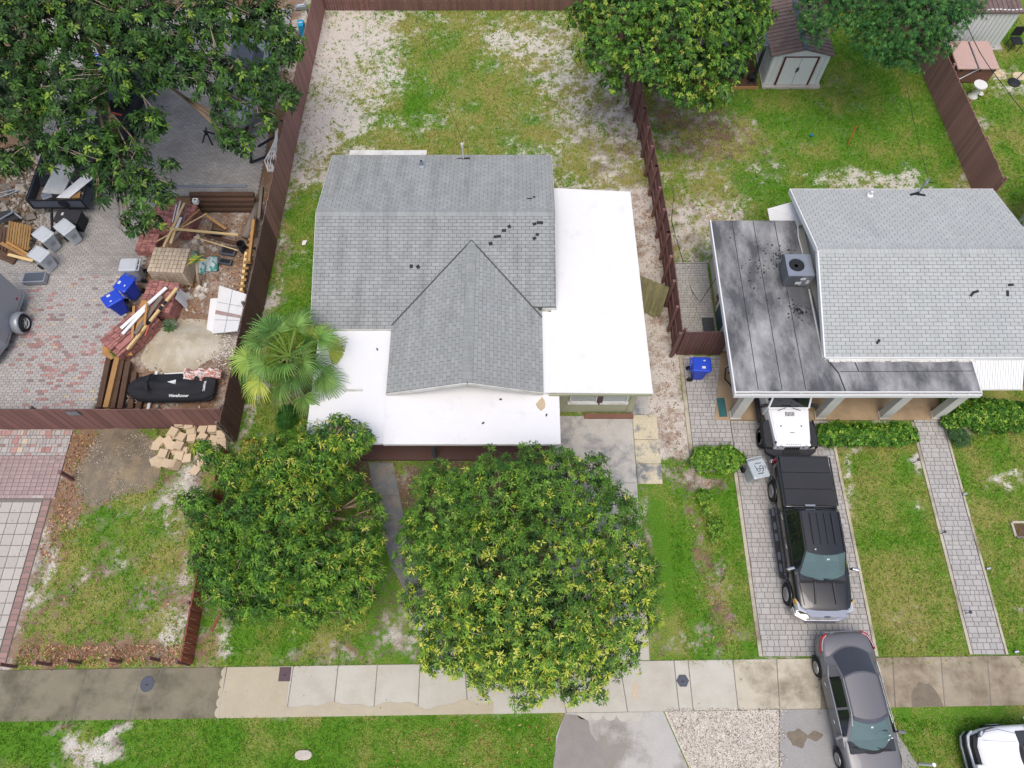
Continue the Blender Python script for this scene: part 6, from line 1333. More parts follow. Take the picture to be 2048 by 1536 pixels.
# ------------------------------------------------------------------ bins, bricks, timber, jet ski and the other loose things
def G(px, py, z=0.0):
    """point of the survey: line of sight through a photo pixel met with the level z"""
    t = R(25.7); u = (px-1024)/1480; v = (768-py)/1480
    d = (u, v*math.cos(t)+math.sin(t), v*math.sin(t)-math.cos(t)); s = (z-26)/d[2]
    return Vector((s*d[0], s*d[1], z))

def bin_proto(label, m, group, extra=None):
    T = thing('wheeled_bin', label, 'bin', group=group)
    def rr(w, d, z, k=.05, dy=0): return [(x, y+dy, z) for x, y in ((-w+k, -d), (w-k, -d), (w, -d+k), (w, d-k), (w-k, d), (-w+k, d), (-w, d-k), (-w, -d+k))]
    b = MB(); b.loft([rr(.215, .22, .04), rr(.235, .25, .35), rr(.275, .31, .86), rr(.285, .32, .90)]); b.build('tub', m, T, bevel=.008, seg=1)
    b = MB(); b.loft([rr(.30, .335, .84), rr(.30, .335, .905)]); b.build('rim', m, T)
    b = MB(); b.loft([rr(.31, .36, .91, dy=-.01), rr(.31, .36, .95, dy=-.01), rr(.27, .31, .985, dy=-.01)]); lo = b.build('lid', m, T, bevel=.012)
    b = MB(); b.span(-.2, .2, -.25, .16, .986, .994); b.build('lid_panel', m, lo, bevel=.006)
    b = MB(); b.span(-.29, .29, .40, .44, .88, .92)
    for x in (-.28, -.015, .25): b.span(x, x+.03, .32, .42, .88, .92)
    b.build('handle', m, T, bevel=.008, seg=1)
    for s in (-1, 1): b = MB(); b.lathe([(.05, -.03), (.12, -.035), (.125, .0), (.12, .035), (.05, .03)], (s*.25, .30, .125), 16, ax='X'); b.build('wheel', 'rubber', T)
    b = MB(); b.cyl((-.24, .30, .125), (.24, .30, .125), .015, n=8); b.build('axle', 'steel', T)
    b = MB(); b.add([(-.10, -.262, .40), (.10, -.262, .40), (.115, -.305, .62), (-.115, -.305, .62)], [(0, 1, 2, 3)]); b.v = [(x, y-.008, z) for x, y, z in b.v]
    b.build('label_panel', 'print' if m == 'bin_blue' else 'steel', T)
    return T, lo

def make_bins():
    g, lo = bin_proto('grey wheeled bin standing apart, nearest the dark tree and trailer', 'bin_grey', 'grey wheeled bins on the junk yard pavers')
    g.location = (-18.72, 19.35, .012); g.rotation_euler = (0, 0, R(52))
    dup(g, (-19.52, 18.98, .012), R(56), 'grey wheeled bin between the wood pallets and the other bins')
    dup(g, (-19.42, 17.98, .012), R(62), 'grey wheeled bin next to the silver metal tray')
    dup(g, (-15.62, 17.45, .012), R(-88), 'grey wheeled bin beside the tan paver cube')
    b, lo = bin_proto('upright blue recycling bin between the grey bin and red bricks', 'bin_blue', 'blue recycling bins')
    k = MB(); k.box((-.15, -.06, .997), (.10, .14, .004)); k.box((.14, -.1, .997), (.05, .08, .004)); st = k.build('sticker', 'print', lo)
    b.location = (-15.60, 16.55, .012); b.rotation_euler = (0, 0, R(-24))
    dup(b, (-15.92, 15.85, .0), R(-50), 'blue recycling bin with its lid turned, next to the lumber pile')
    dup(b, (7.22, 12.88, .012), R(88), 'blue recycling bin by the short brown fence and carport')
    c, lo = bin_proto('pale translucent bin with hand painted digits beside the black pickup', 'bin_clear', None)
    def stroke(pts, w=.022):
        q = MB(); P = [Vector((p[0], p[1], .9965)) for p in pts]
        for a, e in zip(P[:-1], P[1:]): q.beam(a, e, w, .003)
        q.build('painted_digit', 'ink', lo)
    arc = lambda cx, cy, r, a0, a1, n=10, ry=None: [(cx+r*math.cos(R(a0+(a1-a0)*i/n)), cy+(ry or r)*math.sin(R(a0+(a1-a0)*i/n))) for i in range(n+1)]
    stroke([(-.13, .12), (-.10, .02), (-.10, -.05)] + arc(-.04, -.07, .055, 160, 520, 12)); stroke(arc(.09, .0, .06, 0, 360, 12) + [(.15, -.02), (.13, -.12), (.06, -.16)]); stroke([(.22, .05), (.235, -.08)], .018); stroke([(-.1, .16), (.0, .19), (.07, .16), (.14, .17)]); stroke([(-.12, -.21), (-.05, -.19), (.02, -.22), (.10, -.19)], .03)
    c.location = (8.78, 8.72, .012); c.rotation_euler = (0, 0, R(14))

def brick_stack(name, label, cat, o, ang, nx, ny, nz, bx, by, bz, m, jit=.006, keep=None, z0=0.0, gap=.012, taper=0.0):
    """courses of separate bricks; only the ones on the outside exist, the largest of them as objects"""
    T = thing(name, label, cat, o); um = unit_box_mesh('brick', m, .97); L = []
    Rm = Matrix.Translation(Vector((o[0], o[1], z0))) @ Matrix.Rotation(ang, 4, 'Z')
    for k in range(nz):
        for i in range(nx):
            for j in range(ny):
                if 0 < i < nx-1 and 0 < j < ny-1 and k < nz-1: continue
                if keep and not keep(i, j, k): continue
                s = taper*k
                p = Vector(((i-(nx-1)/2)*bx*(1-s)+rnd.uniform(-jit, jit), (j-(ny-1)/2)*by*(1-s)+rnd.uniform(-jit, jit), (k+.5)*bz)); L.append((p, rnd.uniform(-1, 1)*jit*4, -k))
    L.sort(key=lambda q: (q[2], (Rm @ q[0]-CAMP).length)); rest = MB(); u = MB(); u.box((0, 0, 0), (1, 1, 1), taper=.97)
    for n, (p, a, _) in enumerate(L):
        Mx = Rm @ Matrix.Translation(p) @ Matrix.Rotation(a, 4, 'Z') @ Matrix.Diagonal((bx-gap, by-gap, bz-.004, 1))
        if n < 300: inst('brick', um, T, Mx)
        else: rest.add([Mx @ Vector(v) for v in u.v], u.f)
    core = MB(); core.add([Rm @ Vector(p) for p in [(sx*(nx-2)*bx/2, sy*(ny-2)*by/2, z) for z in (0, (nz-1)*bz) for sx, sy in ((-1, -1), (1, -1), (1, 1), (-1, 1))]], [(0, 3, 2, 1), (4, 5, 6, 7), (0, 1, 5, 4), (1, 2, 6, 5), (2, 3, 7, 6), (3, 0, 4, 7)])
    if nx > 2 and ny > 2: core.build('core', m, T)
    if rest.v: rest.build('bricks', m, T, kind='stuff')
    return T

PLANKS = 0
def plank(label, a, b, w, h, m, name='plank', cat='plank', group=None, bits=None):
    q = MB(); a, b = Vector(a), Vector(b); c = (a+b)/2; q.beam(a, b, w, h); o = q.build(name, m, loc=(c.x, c.y, min(a.z, b.z)), bevel=.004, seg=1); tag(o, label, cat, group)
    return o

def make_yard():
    # tan paver cube on a pallet
    T = brick_stack('paver_cube', 'tall cube of tan pavers on a pallet by the grey bin', 'pavers', (-13.98, 17.62, 0), R(-3), 9, 6, 6, .165, .20, .155, 'paver_tan', z0=.12)
    p = MB()
    for i in range(5): p.span(-14.75+i*.35, -14.65+i*.35, 16.95, 18.3, .0, .12)
    p.build('pallet', 'pallet', T)
    brick_stack('brick_stack', 'red brick stack behind the paver cube with lumber lying across it', 'bricks', (-14.55, 20.15, 0), R(-6), 9, 12, 9, .21, .115, .075, 'brick', jit=.012, keep=lambda i, j, k: not (k > 6 and (i < 2 or (j < 3 and i < 5))))
    brick_stack('brick_stack', 'low red brick stack on a rusty frame left of the paver cube', 'bricks', (-15.45, 19.0, 0), R(-4), 4, 8, 5, .21, .115, .075, 'brick', jit=.012)
    brick_stack('brick_stack', 'wrapped red brick stack directly in front of the tan paver cube', 'bricks', (-14.15, 16.05, 0), R(-8), 6, 12, 11, .21, .115, .075, 'brick', jit=.01, keep=lambda i, j, k: not (k > 9 and i > 3 and j < 5))
    brick_stack('brick_stack', 'slanting red brick stack under the white and tan lumber', 'bricks', (-15.05, 14.55, 0), R(52), 10, 9, 10, .21, .115, .075, 'brick', jit=.014, keep=lambda i, j, k: not (k > 7 and j < 3))
    # clear wrap hanging on the near stack
    b = MB(); w = []
    for i in range(4):
        y = 15.9+i*.2; w.append([(-13.46+.05*math.sin(i*2.1), y, .86), (-13.40+.05*math.sin(i*1.7), y, .5), (-13.33+.09*math.sin(i*2.7), y, .02)])
    b.loft(w, closed=False, caps=False); tag(b.build('plastic_wrap', 'print', loc=(-13.4, 16, 0), smooth=True), 'torn clear plastic wrap hanging on the brick stack side', 'plastic wrap')
    gi = 'loose planks across the upper brick stack'
    L = [('pale pine beam spanning from the brick stack into the planter', (340, 457, .98), (476, 470, .35), .10, .06, 'wood'), ('long pale green tinted plank on the upper bricks', (369, 406, .80), (327, 494, .98), .10, .04, 'wood'), ('short pale plank beside the white trim on the upper bricks', (350, 460, .80), (341, 487, .82), .11, .05, 'wood'),
         ('pale slim plank at the back of the upper brick stack', (361, 402, .80), (345, 463, .86), .07, .04, 'white_dirty'), ('white trim board lying on the upper bricks', (362, 435, .78), (353, 457, .84), .12, .05, 'white'), ('tan strip crossing the upper bricks toward the block', (399, 419, .75), (358, 456, .85), .07, .04, 'wood_tan'),
         ('long thin tan strip from the white block to the paver cube', (414, 427, .70), (315, 482, .86), .05, .04, 'wood'), ('brown plank leaning from the block into the leaves', (410, 429, .65), (452, 458, .2), .12, .04, 'wood_tan'), ('thin pale strip lying over the fertiliser bags', (388, 474, .55), (476, 501, .25), .05, .04, 'wood'),
         ('grey weathered board on the front of the upper bricks', (362, 462, .77), (342, 487, .79), .14, .04, 'timber_grey'), ('narrow white strip at the left of the upper bricks', (353, 410, .72), (345, 444, .74), .04, .03, 'white'), ('thin grey rod on the right of the upper bricks', (373, 413, .76), (367, 444, .76), .03, .03, 'steel'),
         ('dark plank lying in the planter behind the palm pot', (410, 470, .12), (472, 486, .12), .16, .05, 'timber'), ('short upright grey board in the planter', (424, 436, .3), (421, 460, .1), .12, .04, 'timber_grey')]
    for l, a, c, w, h, m in L: plank(l, G(*a), G(*c), w, h, m, group=gi)
    gj = 'loose boards on the slanting brick stack'
    L = [('long white board, upper one on the slanting bricks', (333, 575, 1.0), (242, 657, .86), .14, .05, 'white'), ('white board, lower one on the slanting bricks', (290, 619, .98), (245, 668, .82), .13, .05, 'white'), ('long new pine beam with dark tape along the slanting bricks', (354, 576, 1.08), (254, 699, .62), .11, .07, 'wood'),
         ('second thin pine strip under the taped beam', (345, 590, 1.0), (260, 697, .58), .04, .05, 'wood'), ('grey brown board between the white and pine boards', (324, 592, .96), (270, 668, .84), .16, .04, 'timber_grey'), ('upright tan stake at the blue bins', (268, 612, .9), (265, 676, .80), .10, .05, 'wood_tan'),
         ('olive brown stick across the white boards', (294, 606, 1.08), (289, 650, 1.0), .08, .04, 'ply'), ('orange brown splinter below the pine beam', (298, 650, .9), (290, 672, .75), .04, .03, 'orange'), ('brown board sticking out at the left corner of the slanting bricks', (248, 660, .7), (226, 676, .5), .08, .04, 'timber_grey')]
    for l, a, c, w, h, m in L:
        o = plank(l, G(*a), G(*c), w, h, m, group=gj)
        if 'dark tape' in l:
            A, C = G(*a), G(*c); t = MB()
            for f in (.22, .30, .55): t.beam(A.lerp(C, f)+Vector((0, 0, .008)), A.lerp(C, f+.06)+Vector((0, 0, .008)), .112, .074)
            t.build('tape', 'black', o)
    b = MB(); b.plate([G(283, 600, .9), G(302, 602, .9), G(283, 668, .78), G(270, 664, .78)][::-1], .03); tag(b.build('plywood_sheet', 'ply', loc=G(285, 635, .8)), 'orange tan plywood sheet under the white boards', 'plywood'); 
    b = MB(); b.plate([G(204, 692, .35), G(255, 690, .3), G(266, 711, .3), G(206, 707, .3)][::-1], .03); tag(b.build('plywood_sheet', 'ply', loc=G(235, 700, .3)), 'brown plywood offcut at the end of the old timbers', 'plywood')
    b = MB(); b.plate([G(199, 706, .42), G(244, 706, .36), G(222, 719, .36)][::-1], .03); tag(b.build('plywood_sheet', 'wood_tan', loc=G(222, 710, .36)), 'pale pointed plywood offcut on the brown one', 'plywood')
    # old timbers
    for i, (a, c, m, z) in enumerate((((219, 716), (199, 816), 'timber', .16), ((236, 716), (213, 816), 'wood_tan', .30), ((246, 718), (226, 818), 'timber', .18), ((258, 724), (241, 818), 'timber', .28), ((270, 745), (262, 818), 'timber', .12), ((285, 790), (276, 822), 'timber', .12))):
        plank(['weathered timber nearest the pavers', 'pale split timber on top of the old stack', 'dark weathered timber in the middle of the stack', 'dark timber on the right of the old stack', 'half hidden timber at the jet ski end', 'short dark timber stub by the jet ski'][i], G(a[0], a[1], z), G(c[0], c[1], z), .20, .18, m, 'timber', 'timber', 'old square timbers beside the pavers')
    # timber retaining walls round the planter
    W = thing('timber_wall', 'dark timber retaining wall at the back of the leafy planter', 'retaining wall', (-12.6, 21.2, 0))
    for k in range(4): b = MB(); b.beam((-14.0, 21.35-.13*(3-k), .09+.17*k), (-11.2, 21.35-.13*(3-k), .09+.17*k), .2, .165); b.build('timber', 'timber', W, bevel=.015, seg=1)
    plank('long silver metal channel lying on the dark timber wall', (-14.75, 21.62, .80), (-11.5, 21.66, .80), .14, .06, 'steel', 'metal_channel', 'metal channel')
    W = thing('timber_wall', 'row of old timbers and pallet slats along the brown fence', 'retaining wall', (-10.9, 18.5, 0))
    for k, (y0, y1, x, m, z) in enumerate(((19.9, 21.6, -10.72, 'timber_grey', .75), (18.8, 20.2, -10.95, 'timber_grey', .55), (15.9, 18.3, -10.95, 'wood', .55), (17.7, 19.8, -10.80, 'wood_tan', .75), (15.6, 17.2, -11.05, 'timber', .25), (17.0, 19.4, -11.1, 'timber', .2))): b = MB(); b.beam((x, y0, z), (x-.1, y1, z+.04), .12, .2); b.build('timber', m, W, bevel=.01, seg=1)
    for i in range(13): b = MB(); b.box((-10.93, 16.0+i*.29, .70), (.24, .12, .03), rz=rnd.uniform(-.1, .1)); b.build('slat', 'pallet', W)
    b = MB(); b.tube([(-10.95, 20.9, .5), (-11.15, 19.9, .5), (-11.3, 19.2, .42)], .17, 14); o = b.build('drain_pipe', 'timber_grey', loc=(-11.1, 20, 0), smooth=True); tag(o, 'grey log like pipe lying along the fence in the planter', 'pipe')
    b = MB(); b.lathe([(.17, 0), (.18, .5), (.15, .5), (.15, .02)], (-11.35, 18.7, .2), 16); tag(b.build('bucket', 'black', loc=(-11.35, 18.7, .2)), 'black plastic bucket next to the grey log pipe', 'bucket')
    b = MB(); b.box((-13.55, 20.8, .83), (.22, .2, .2)); o = b.build('concrete_block', 'ceramic', loc=(-13.55, 20.8, .73), bevel=.01); tag(o, 'small white concrete block on the planter corner', 'block'); b = MB(); b.box((-13.55, 20.8, .932), (.09, .07, .004)); b.build('hollow', 'black', o)
    for i, (x, y, w, h, l) in enumerate(((-12.05, 18.75, .62, .42, 'dark grey plastic tray on the planter soil'), (-12.1, 18.2, .55, .25, 'smaller dark plastic tray in front of the grey one'), (-12.75, 19.6, .5, .4, 'black crumpled sheet in the planter'))):
        b = MB(); b.box((x, y, .08), (w, h, .12), rz=-.2, taper=1.08); o = b.build('plastic_tray', 'iron' if i < 2 else 'black', loc=(x, y, 0), bevel=.02); tag(o, l, 'tray'); b = MB(); b.box((x, y, .142), (w*.8, h*.7, .006), rz=-.2); b.build('tray_floor', 'black', o)
    for i, (x, y, a, l) in enumerate(((-13.55, 18.35, .4, 'green and white soil bag nearest the red bricks'), (-13.05, 18.0, -.2, 'green and white soil bag behind the potted palm'), (-12.65, 18.1, .1, 'silver and white soil bag, right one of the three'))):
        r = []
        for k, (f, z) in enumerate(((-1, .08), (-.8, .16), (0, .26), (.8, .17), (1, .09))):
            yy = f*.36; r.append([(x+math.cos(a)*q*.27-math.sin(a)*yy, y+math.sin(a)*q*.27+math.cos(a)*yy, zz) for q, zz in ((-1, .06), (-.7, z), (0, z+.05), (.7, z), (1, .06), (.7, .0), (-.7, .0))])
        b = MB(); b.loft(r); tag(b.build('soil_bag', 'bag', loc=(x, y, 0), smooth=True), l, 'bag', 'bags in the planter')
    n = 30
    for i in range(n):
        a, s = rnd.uniform(0, 6.28), rnd.uniform(.06, .16); x, y = (-13.2+rnd.gauss(0, .35), 19.3+rnd.gauss(0, .25)) if i < 14 else (-13.0+rnd.gauss(0, .25), 16.6+rnd.gauss(0, .3))
        if i == 0: RB = MB()
        RB.box((x, y, s*.4), (s*2, s*1.4, s), rot=Matrix.Rotation(a, 3, 'Z') @ Matrix.Rotation(rnd.uniform(-.4, .4), 3, 'X'), taper=.7)
    RB.build('planter_stones', 'rock', kind='stuff')
    # white panels leaning at the fence
    b = MB(); b.plate([G(439, 571, .20), G(492, 588, .98), G(474, 662, .95), G(424, 667, .10)][::-1], .04); o = b.build('loose_sheet', 'white', loc=G(455, 620, 0)); tag(o, 'large white panel with a rusty stain leaning on the brown fence', 'panel')
    A, B, C, D = G(439, 571, .206), G(492, 588, .986), G(474, 662, .956), G(424, 667, .106); s = MB()
    for f in (.5,): s.beam(A.lerp(B, f)+Vector((0, 0, .006)), D.lerp(C, f)+Vector((0, 0, .006)), .012, .01)
    for f in (.35, .72): s.beam(A.lerp(D, f)+Vector((0, 0, .006)), B.lerp(C, f)+Vector((0, 0, .006)), .010, .01)
    s.build('seam', 'steel', o); s = MB(); s.plate([A.lerp(D, .52)+Vector((0, 0, .006)), B.lerp(C, .58)+Vector((0, 0, .006)), B.lerp(C, .66)+Vector((0, 0, .006)), A.lerp(D, .60)+Vector((0, 0, .006))][::-1], .004); s.build('rust_stain', 'paver_red', o)
    b = MB(); b.plate([G(421, 597, .07), G(440, 596, .16), G(433, 668, .12), G(413, 658, .06)][::-1], .04); tag(b.build('loose_sheet', 'white', loc=G(425, 640, 0)), 'narrow white panel partly under the stained one', 'panel')
    # potted palm
    P = thing('young_palm', 'young potted palm with a thin grey trunk among the leaf litter', 'palm', (-13.0, 16.9, 0)); b = MB(); b.tube([(-13.0, 17.0, -.02), (-12.95, 17.25, .5), (-12.8, 17.55, 1.1)], [.07, .055, .05], 8); b.build('trunk', 'bark_pale', P, smooth=True)
    for i in range(13):
        a = i*2.4; e = R(25+20*(i % 3)); d = Vector((math.cos(a)*math.cos(e), math.sin(a)*math.cos(e), math.sin(e))); sd = Vector((-math.sin(a), math.cos(a), 0)); c = Vector((-12.8, 17.55, 1.1)); q = MB(); r = []
        for k in range(5): f = k/4; p = c+d*(.5*f)-Vector((0, 0, .25*f*f)); w = .05*math.sin(math.pi*min(f+.15, 1))+.004; r.append([p-sd*w, p+Vector((0, 0, -.015)), p+sd*w])
        q.loft(r, closed=False, caps=False); q.build('leaf', 'young_leaf' if i % 4 else 'yellow_leaf', P)
    # sand and soil mounds
    def mound(name, label, c, rx, ry, h, m, seed):
        n, k = 34, 12; V = [(0, 0, h)]; 
        for j in range(1, k+1):
            for i in range(n): a = 2*math.pi*i/n; f = j/k; w = 1+.12*math.sin(a*3+seed)+.07*math.sin(a*5+seed*2); V.append((rx*f*w*math.cos(a), ry*f*w*math.sin(a), h*(math.cos(f*math.pi)*.5+.5)*(1+.10*f*math.sin(a*4+f*6+seed))-.03*f+rnd.uniform(-.012, .012)))
        F = [(0, 1+i, 1+(i+1) % n) for i in range(n)] + [(1+(j-1)*n+i, 1+j*n+i, 1+j*n+(i+1) % n, 1+(j-1)*n+(i+1) % n) for j in range(1, k) for i in range(n)]
        b = MB(); b.add([(x+c[0], y+c[1], z) for x, y, z in V], F); return tag(b.build(name, m, loc=(c[0], c[1], 0), smooth=True), label, name.replace('_', ' '))
    mound('sand_pile', 'pale builder sand pile behind the covered jet ski', (-13.2, 14.25), 1.75, 1.35, .42, 'sand', 1.0)
    mound('soil_mound', 'grey gravelly soil mound in front of the brown fence', (-14.65, 9.25), 1.55, 1.6, .45, 'soil', 2.2)
    n = 1500; a = nr.uniform(0, 6.28, n); q = np.sqrt(nr.uniform(0, 1, n)); X = -14.65+1.45*q*np.cos(a); Y = 9.25+1.5*q*np.sin(a)
    scatter_flat('mound_pebbles', X, Y, .45*(np.cos(q*np.pi)*.5+.5)*.98, .022, [(226, 220, 208), (170, 160, 146), (120, 112, 100), (96, 88, 76)], 'pebble', .02)
    # beige floor tiles in loose stacks
    TP = thing('tile_pile', 'loose stacks of square tan tiles piled against the brown fence corner', 'tiles', (-12.2, 9.9, 0)); um = unit_box_mesh('tile', 'tile_tan', 1.0)
    S_ = [(358, 844, 8, 2), (377, 848, 7, 14), (386, 850, 4, 80), (405, 856, 5, -12), (424, 856, 6, 3), (442, 868, 6, 8), (346, 862, 7, -22), (362, 872, 4, 70), (382, 860, 5, 10), (382, 875, 4, -3), (404, 873, 5, -20), (427, 879, 5, -10), (443, 886, 5, 3), (424, 897, 4, -8), (444, 902, 4, 2), (335, 882, 3, 30), (320, 882, 2, 60), (342, 872, 2, 25), (312, 891, 1, -8), (341, 890, 4, -8), (356, 889, 5, -12), (366, 902, 2, 5), (325, 907, 5, -6), (357, 911, 4, -4), (372, 915, 3, 10), (309, 921, 2, 35), (317, 926, 2, -20), (333, 926, 4, -14), (344, 928, 3, -14), (349, 900, 1, 40), (390, 940, 2, -30), (398, 906, 3, 20), (404, 926, 2, 12)]
    for px, py, k, a in S_:
        for i in range(k):
            p = G(px, py, .05*k); inst('tile', um, TP, Matrix.Translation((p.x+rnd.uniform(-.02, .02), p.y+rnd.uniform(-.02, .02), .03+.052*i)) @ Matrix.Rotation(R(a+rnd.uniform(-6, 6)), 4, 'Z') @ Matrix.Rotation(R(rnd.uniform(-4, 4)), 4, 'X') @ Matrix.Diagonal((.315, .315, .045, 1)))
    for i in range(7):                                     # tiles standing on edge
        p = G(345+i*1.6, 930, .15); inst('tile', um, TP, Matrix.Translation((p.x, p.y, .15)) @ Matrix.Rotation(R(-14), 4, 'Z') @ Matrix.Rotation(R(70), 4, 'Y') @ Matrix.Diagonal((.31, .31, .03, 1)))
    # wood pallets, lumber, tray, black panel at the far left
    PL = thing('wood_pallet', 'slatted wood pallet leaning at the left edge behind the grey bins', 'pallet', (-20.9, 19.5, 0))
    O = G(20, 442, .75); ux = Vector((.97, -.18, -.12)); uy = Vector((-.1, -.85, -.38))
    for i in range(9): b = MB(); b.beam(O+ux*(.11*i), O+ux*(.11*i)+uy*1.15, .085, .02); b.build('slat', 'pallet', PL)
    for k in range(3): b = MB(); b.beam(O+uy*(.1+.45*k)-Vector((0, 0, .06)), O+ux*.95+uy*(.1+.45*k)-Vector((0, 0, .06)), .09, .08); b.build('runner', 'pallet', PL)
    PL = thing('wood_pallet', 'second weathered pallet behind the leaning one at the left edge', 'pallet', (-21.4, 19.2, 0)); O = G(-14, 448, .5)
    for i in range(6): b = MB(); b.beam(O+ux*(.13*i), O+ux*(.13*i)+uy*1.3, .10, .02); b.build('slat', 'timber', PL)
    for i, (a, c, w, m) in enumerate((((2, 486, .35), (64, 520, .2), .14, 'wood_tan'), ((14, 484, .45), (68, 516, .3), .10, 'ply'), ((16, 509, .32), (66, 522, .25), .12, 'wood'), ((-5, 500, .2), (30, 522, .1), .16, 'timber'), ((-5, 512, .1), (28, 527, .06), .12, 'timber'))):
        plank(['tan plank on top of the left lumber heap', 'orange brown plank crossing the left lumber heap', 'pale rounded plank at the front of the left lumber heap', 'dark plank low in the left lumber heap', 'grey brown plank nearest the left edge'][i], G(*a), G(*c), w, .05, m, group='planks in front of the pallets')
    b = MB(); b.box((-19.82, 17.3, .18), (.92, .5, .22), rz=.06); o = b.build('metal_tray', 'steel', loc=(-19.82, 17.3, 0), bevel=.02); tag(o, 'silver metal box on small feet in front of the grey bins', 'metal box'); b = MB(); b.box((-19.82, 17.3, .294), (.8, .4, .006), rz=.06); b.build('lid_panel', 'dark_metal', o)
    f = MB()
    for x, y in ((-20.15, 17.1), (-19.5, 17.12)): f.cyl((x, y, .01), (x, y, .08), .04, n=8)
    f.build('foot', 'black', o)
    b = MB(); b.plate([G(-10, 425, .6), G(22, 420, .6), G(42, 436, .3), G(0, 448, .3)][::-1], .06); o = b.build('black_sheet', 'black', loc=G(15, 432, 0)); tag(o, 'black frame panel above the pallets at the left edge', 'panel'); b = MB(); b.beam(G(-8, 444, .36), G(26, 424, .64), .06, .05); b.beam(G(22, 421, .62), G(43, 437, .33), .05, .04); b.build('frame_bar', 'steel', o)
    for i, (a, c) in enumerate((((0, 395, .1), (48, 377, .1)), ((0, 386, .12), (30, 379, .12)))): plank(['grey pipe on the rubble, lower one', 'thin grey pipe on the rubble, upper one'][i], G(*a), G(*c), .05, .05, 'steel', 'pipe', 'pipe')
    # lattice and dark bars by the fence
    Lt = thing('lattice', 'bent white lattice strip leaning at the upper brown fence', 'lattice', (-10.9, 24, 0))
    P0 = [G(554, 258, 1.2), G(552, 280, 1.0), G(546, 300, .9), G(538, 322, .8), G(541, 344, .4)]; wd_ = [.05, .08, .2, .38, .2]; b = MB()
    for k in range(4):
        for j in range(4):
            a0 = P0[k]+Vector((wd_[k]*(j/3-.5), 0, 0)); a1 = P0[k+1]+Vector((wd_[k+1]*((j+1)/3-.5), 0, 0)); b.beam(a0, a1, .035, .012); a0 = P0[k]+Vector((wd_[k]*((j+1)/3-.5), 0, .014)); a1 = P0[k+1]+Vector((wd_[k+1]*(j/3-.5), 0, .014)); b.beam(a0, a1, .035, .012)
    for k in range(4):
        for s in (-.5, .5): b.beam(P0[k]+Vector((wd_[k]*s, 0, .02)), P0[k+1]+Vector((wd_[k+1]*s, 0, .02)), .04, .02)
    b.build('lath', 'white', Lt, kind='stuff')
    Fr = thing('angle_bars', 'dark angled metal bars standing at the edge of the pavers by the lattice', 'frame', (-11.5, 24.2, 0))
    for a, c in (((501, 325, .05), (545, 308, .6)), ((516, 293, .4), (552, 272, 1.0)), ((501, 325, .05), (503, 300, .5))): b = MB(); b.beam(G(*a), G(*c), .09, .07); b.build('bar', 'black', Fr)
    Fr = thing('metal_stand', 'black metal stand with hooks below the dark tree branches', 'stand', (-13.6, 24.6, 0))
    for a, c in (((412, 262, .9), (425, 290, .02)), ((412, 262, .9), (405, 285, .02)), ((407, 262, .8), (430, 268, .5)), ((412, 255, 1.0), (412, 270, .6))): b = MB(); b.beam(G(*a), G(*c), .06, .05); b.build('bar', 'black', Fr)
    for i, (px, py, w, h, z, m, l, c) in enumerate(((196, 112, .5, .4, .5, 'bin_blue', 'blue crate glimpsed through the gap in the dark tree', 'crate'), (490, 128, 1.3, 1.2, 1.2, 'dark_metal', 'dark grey flat box top seen between the dark leaves', 'box'), (398, 172, .5, .3, .5, 'white', 'small white box on the pavers under the dark tree', 'box'), (601, 45, .3, .5, .8, 'pool', 'bright cyan plastic sheet hanging by the upper fence', 'plastic sheet'), (598, 85, .3, .3, .3, 'white', 'white bag at the foot of the upper fence', 'bag'), (601, 10, .6, .3, .2, 'steel', 'grey tools by the fence at the top of the yard', 'tools'))):
        p = G(px, py, z); b = MB(); b.box((p.x, p.y, z/2), (w, h, z), rz=rnd.uniform(-.3, .3), taper=.9); o = b.build(c.replace(' ', '_'), m, loc=(p.x, p.y, 0), bevel=.03); tag(o, l, c)
        q = MB(); q.box((p.x, p.y, z+.01), (w*.6, .05, .02), rz=.3); q.build('edge_strip', 'white', o)

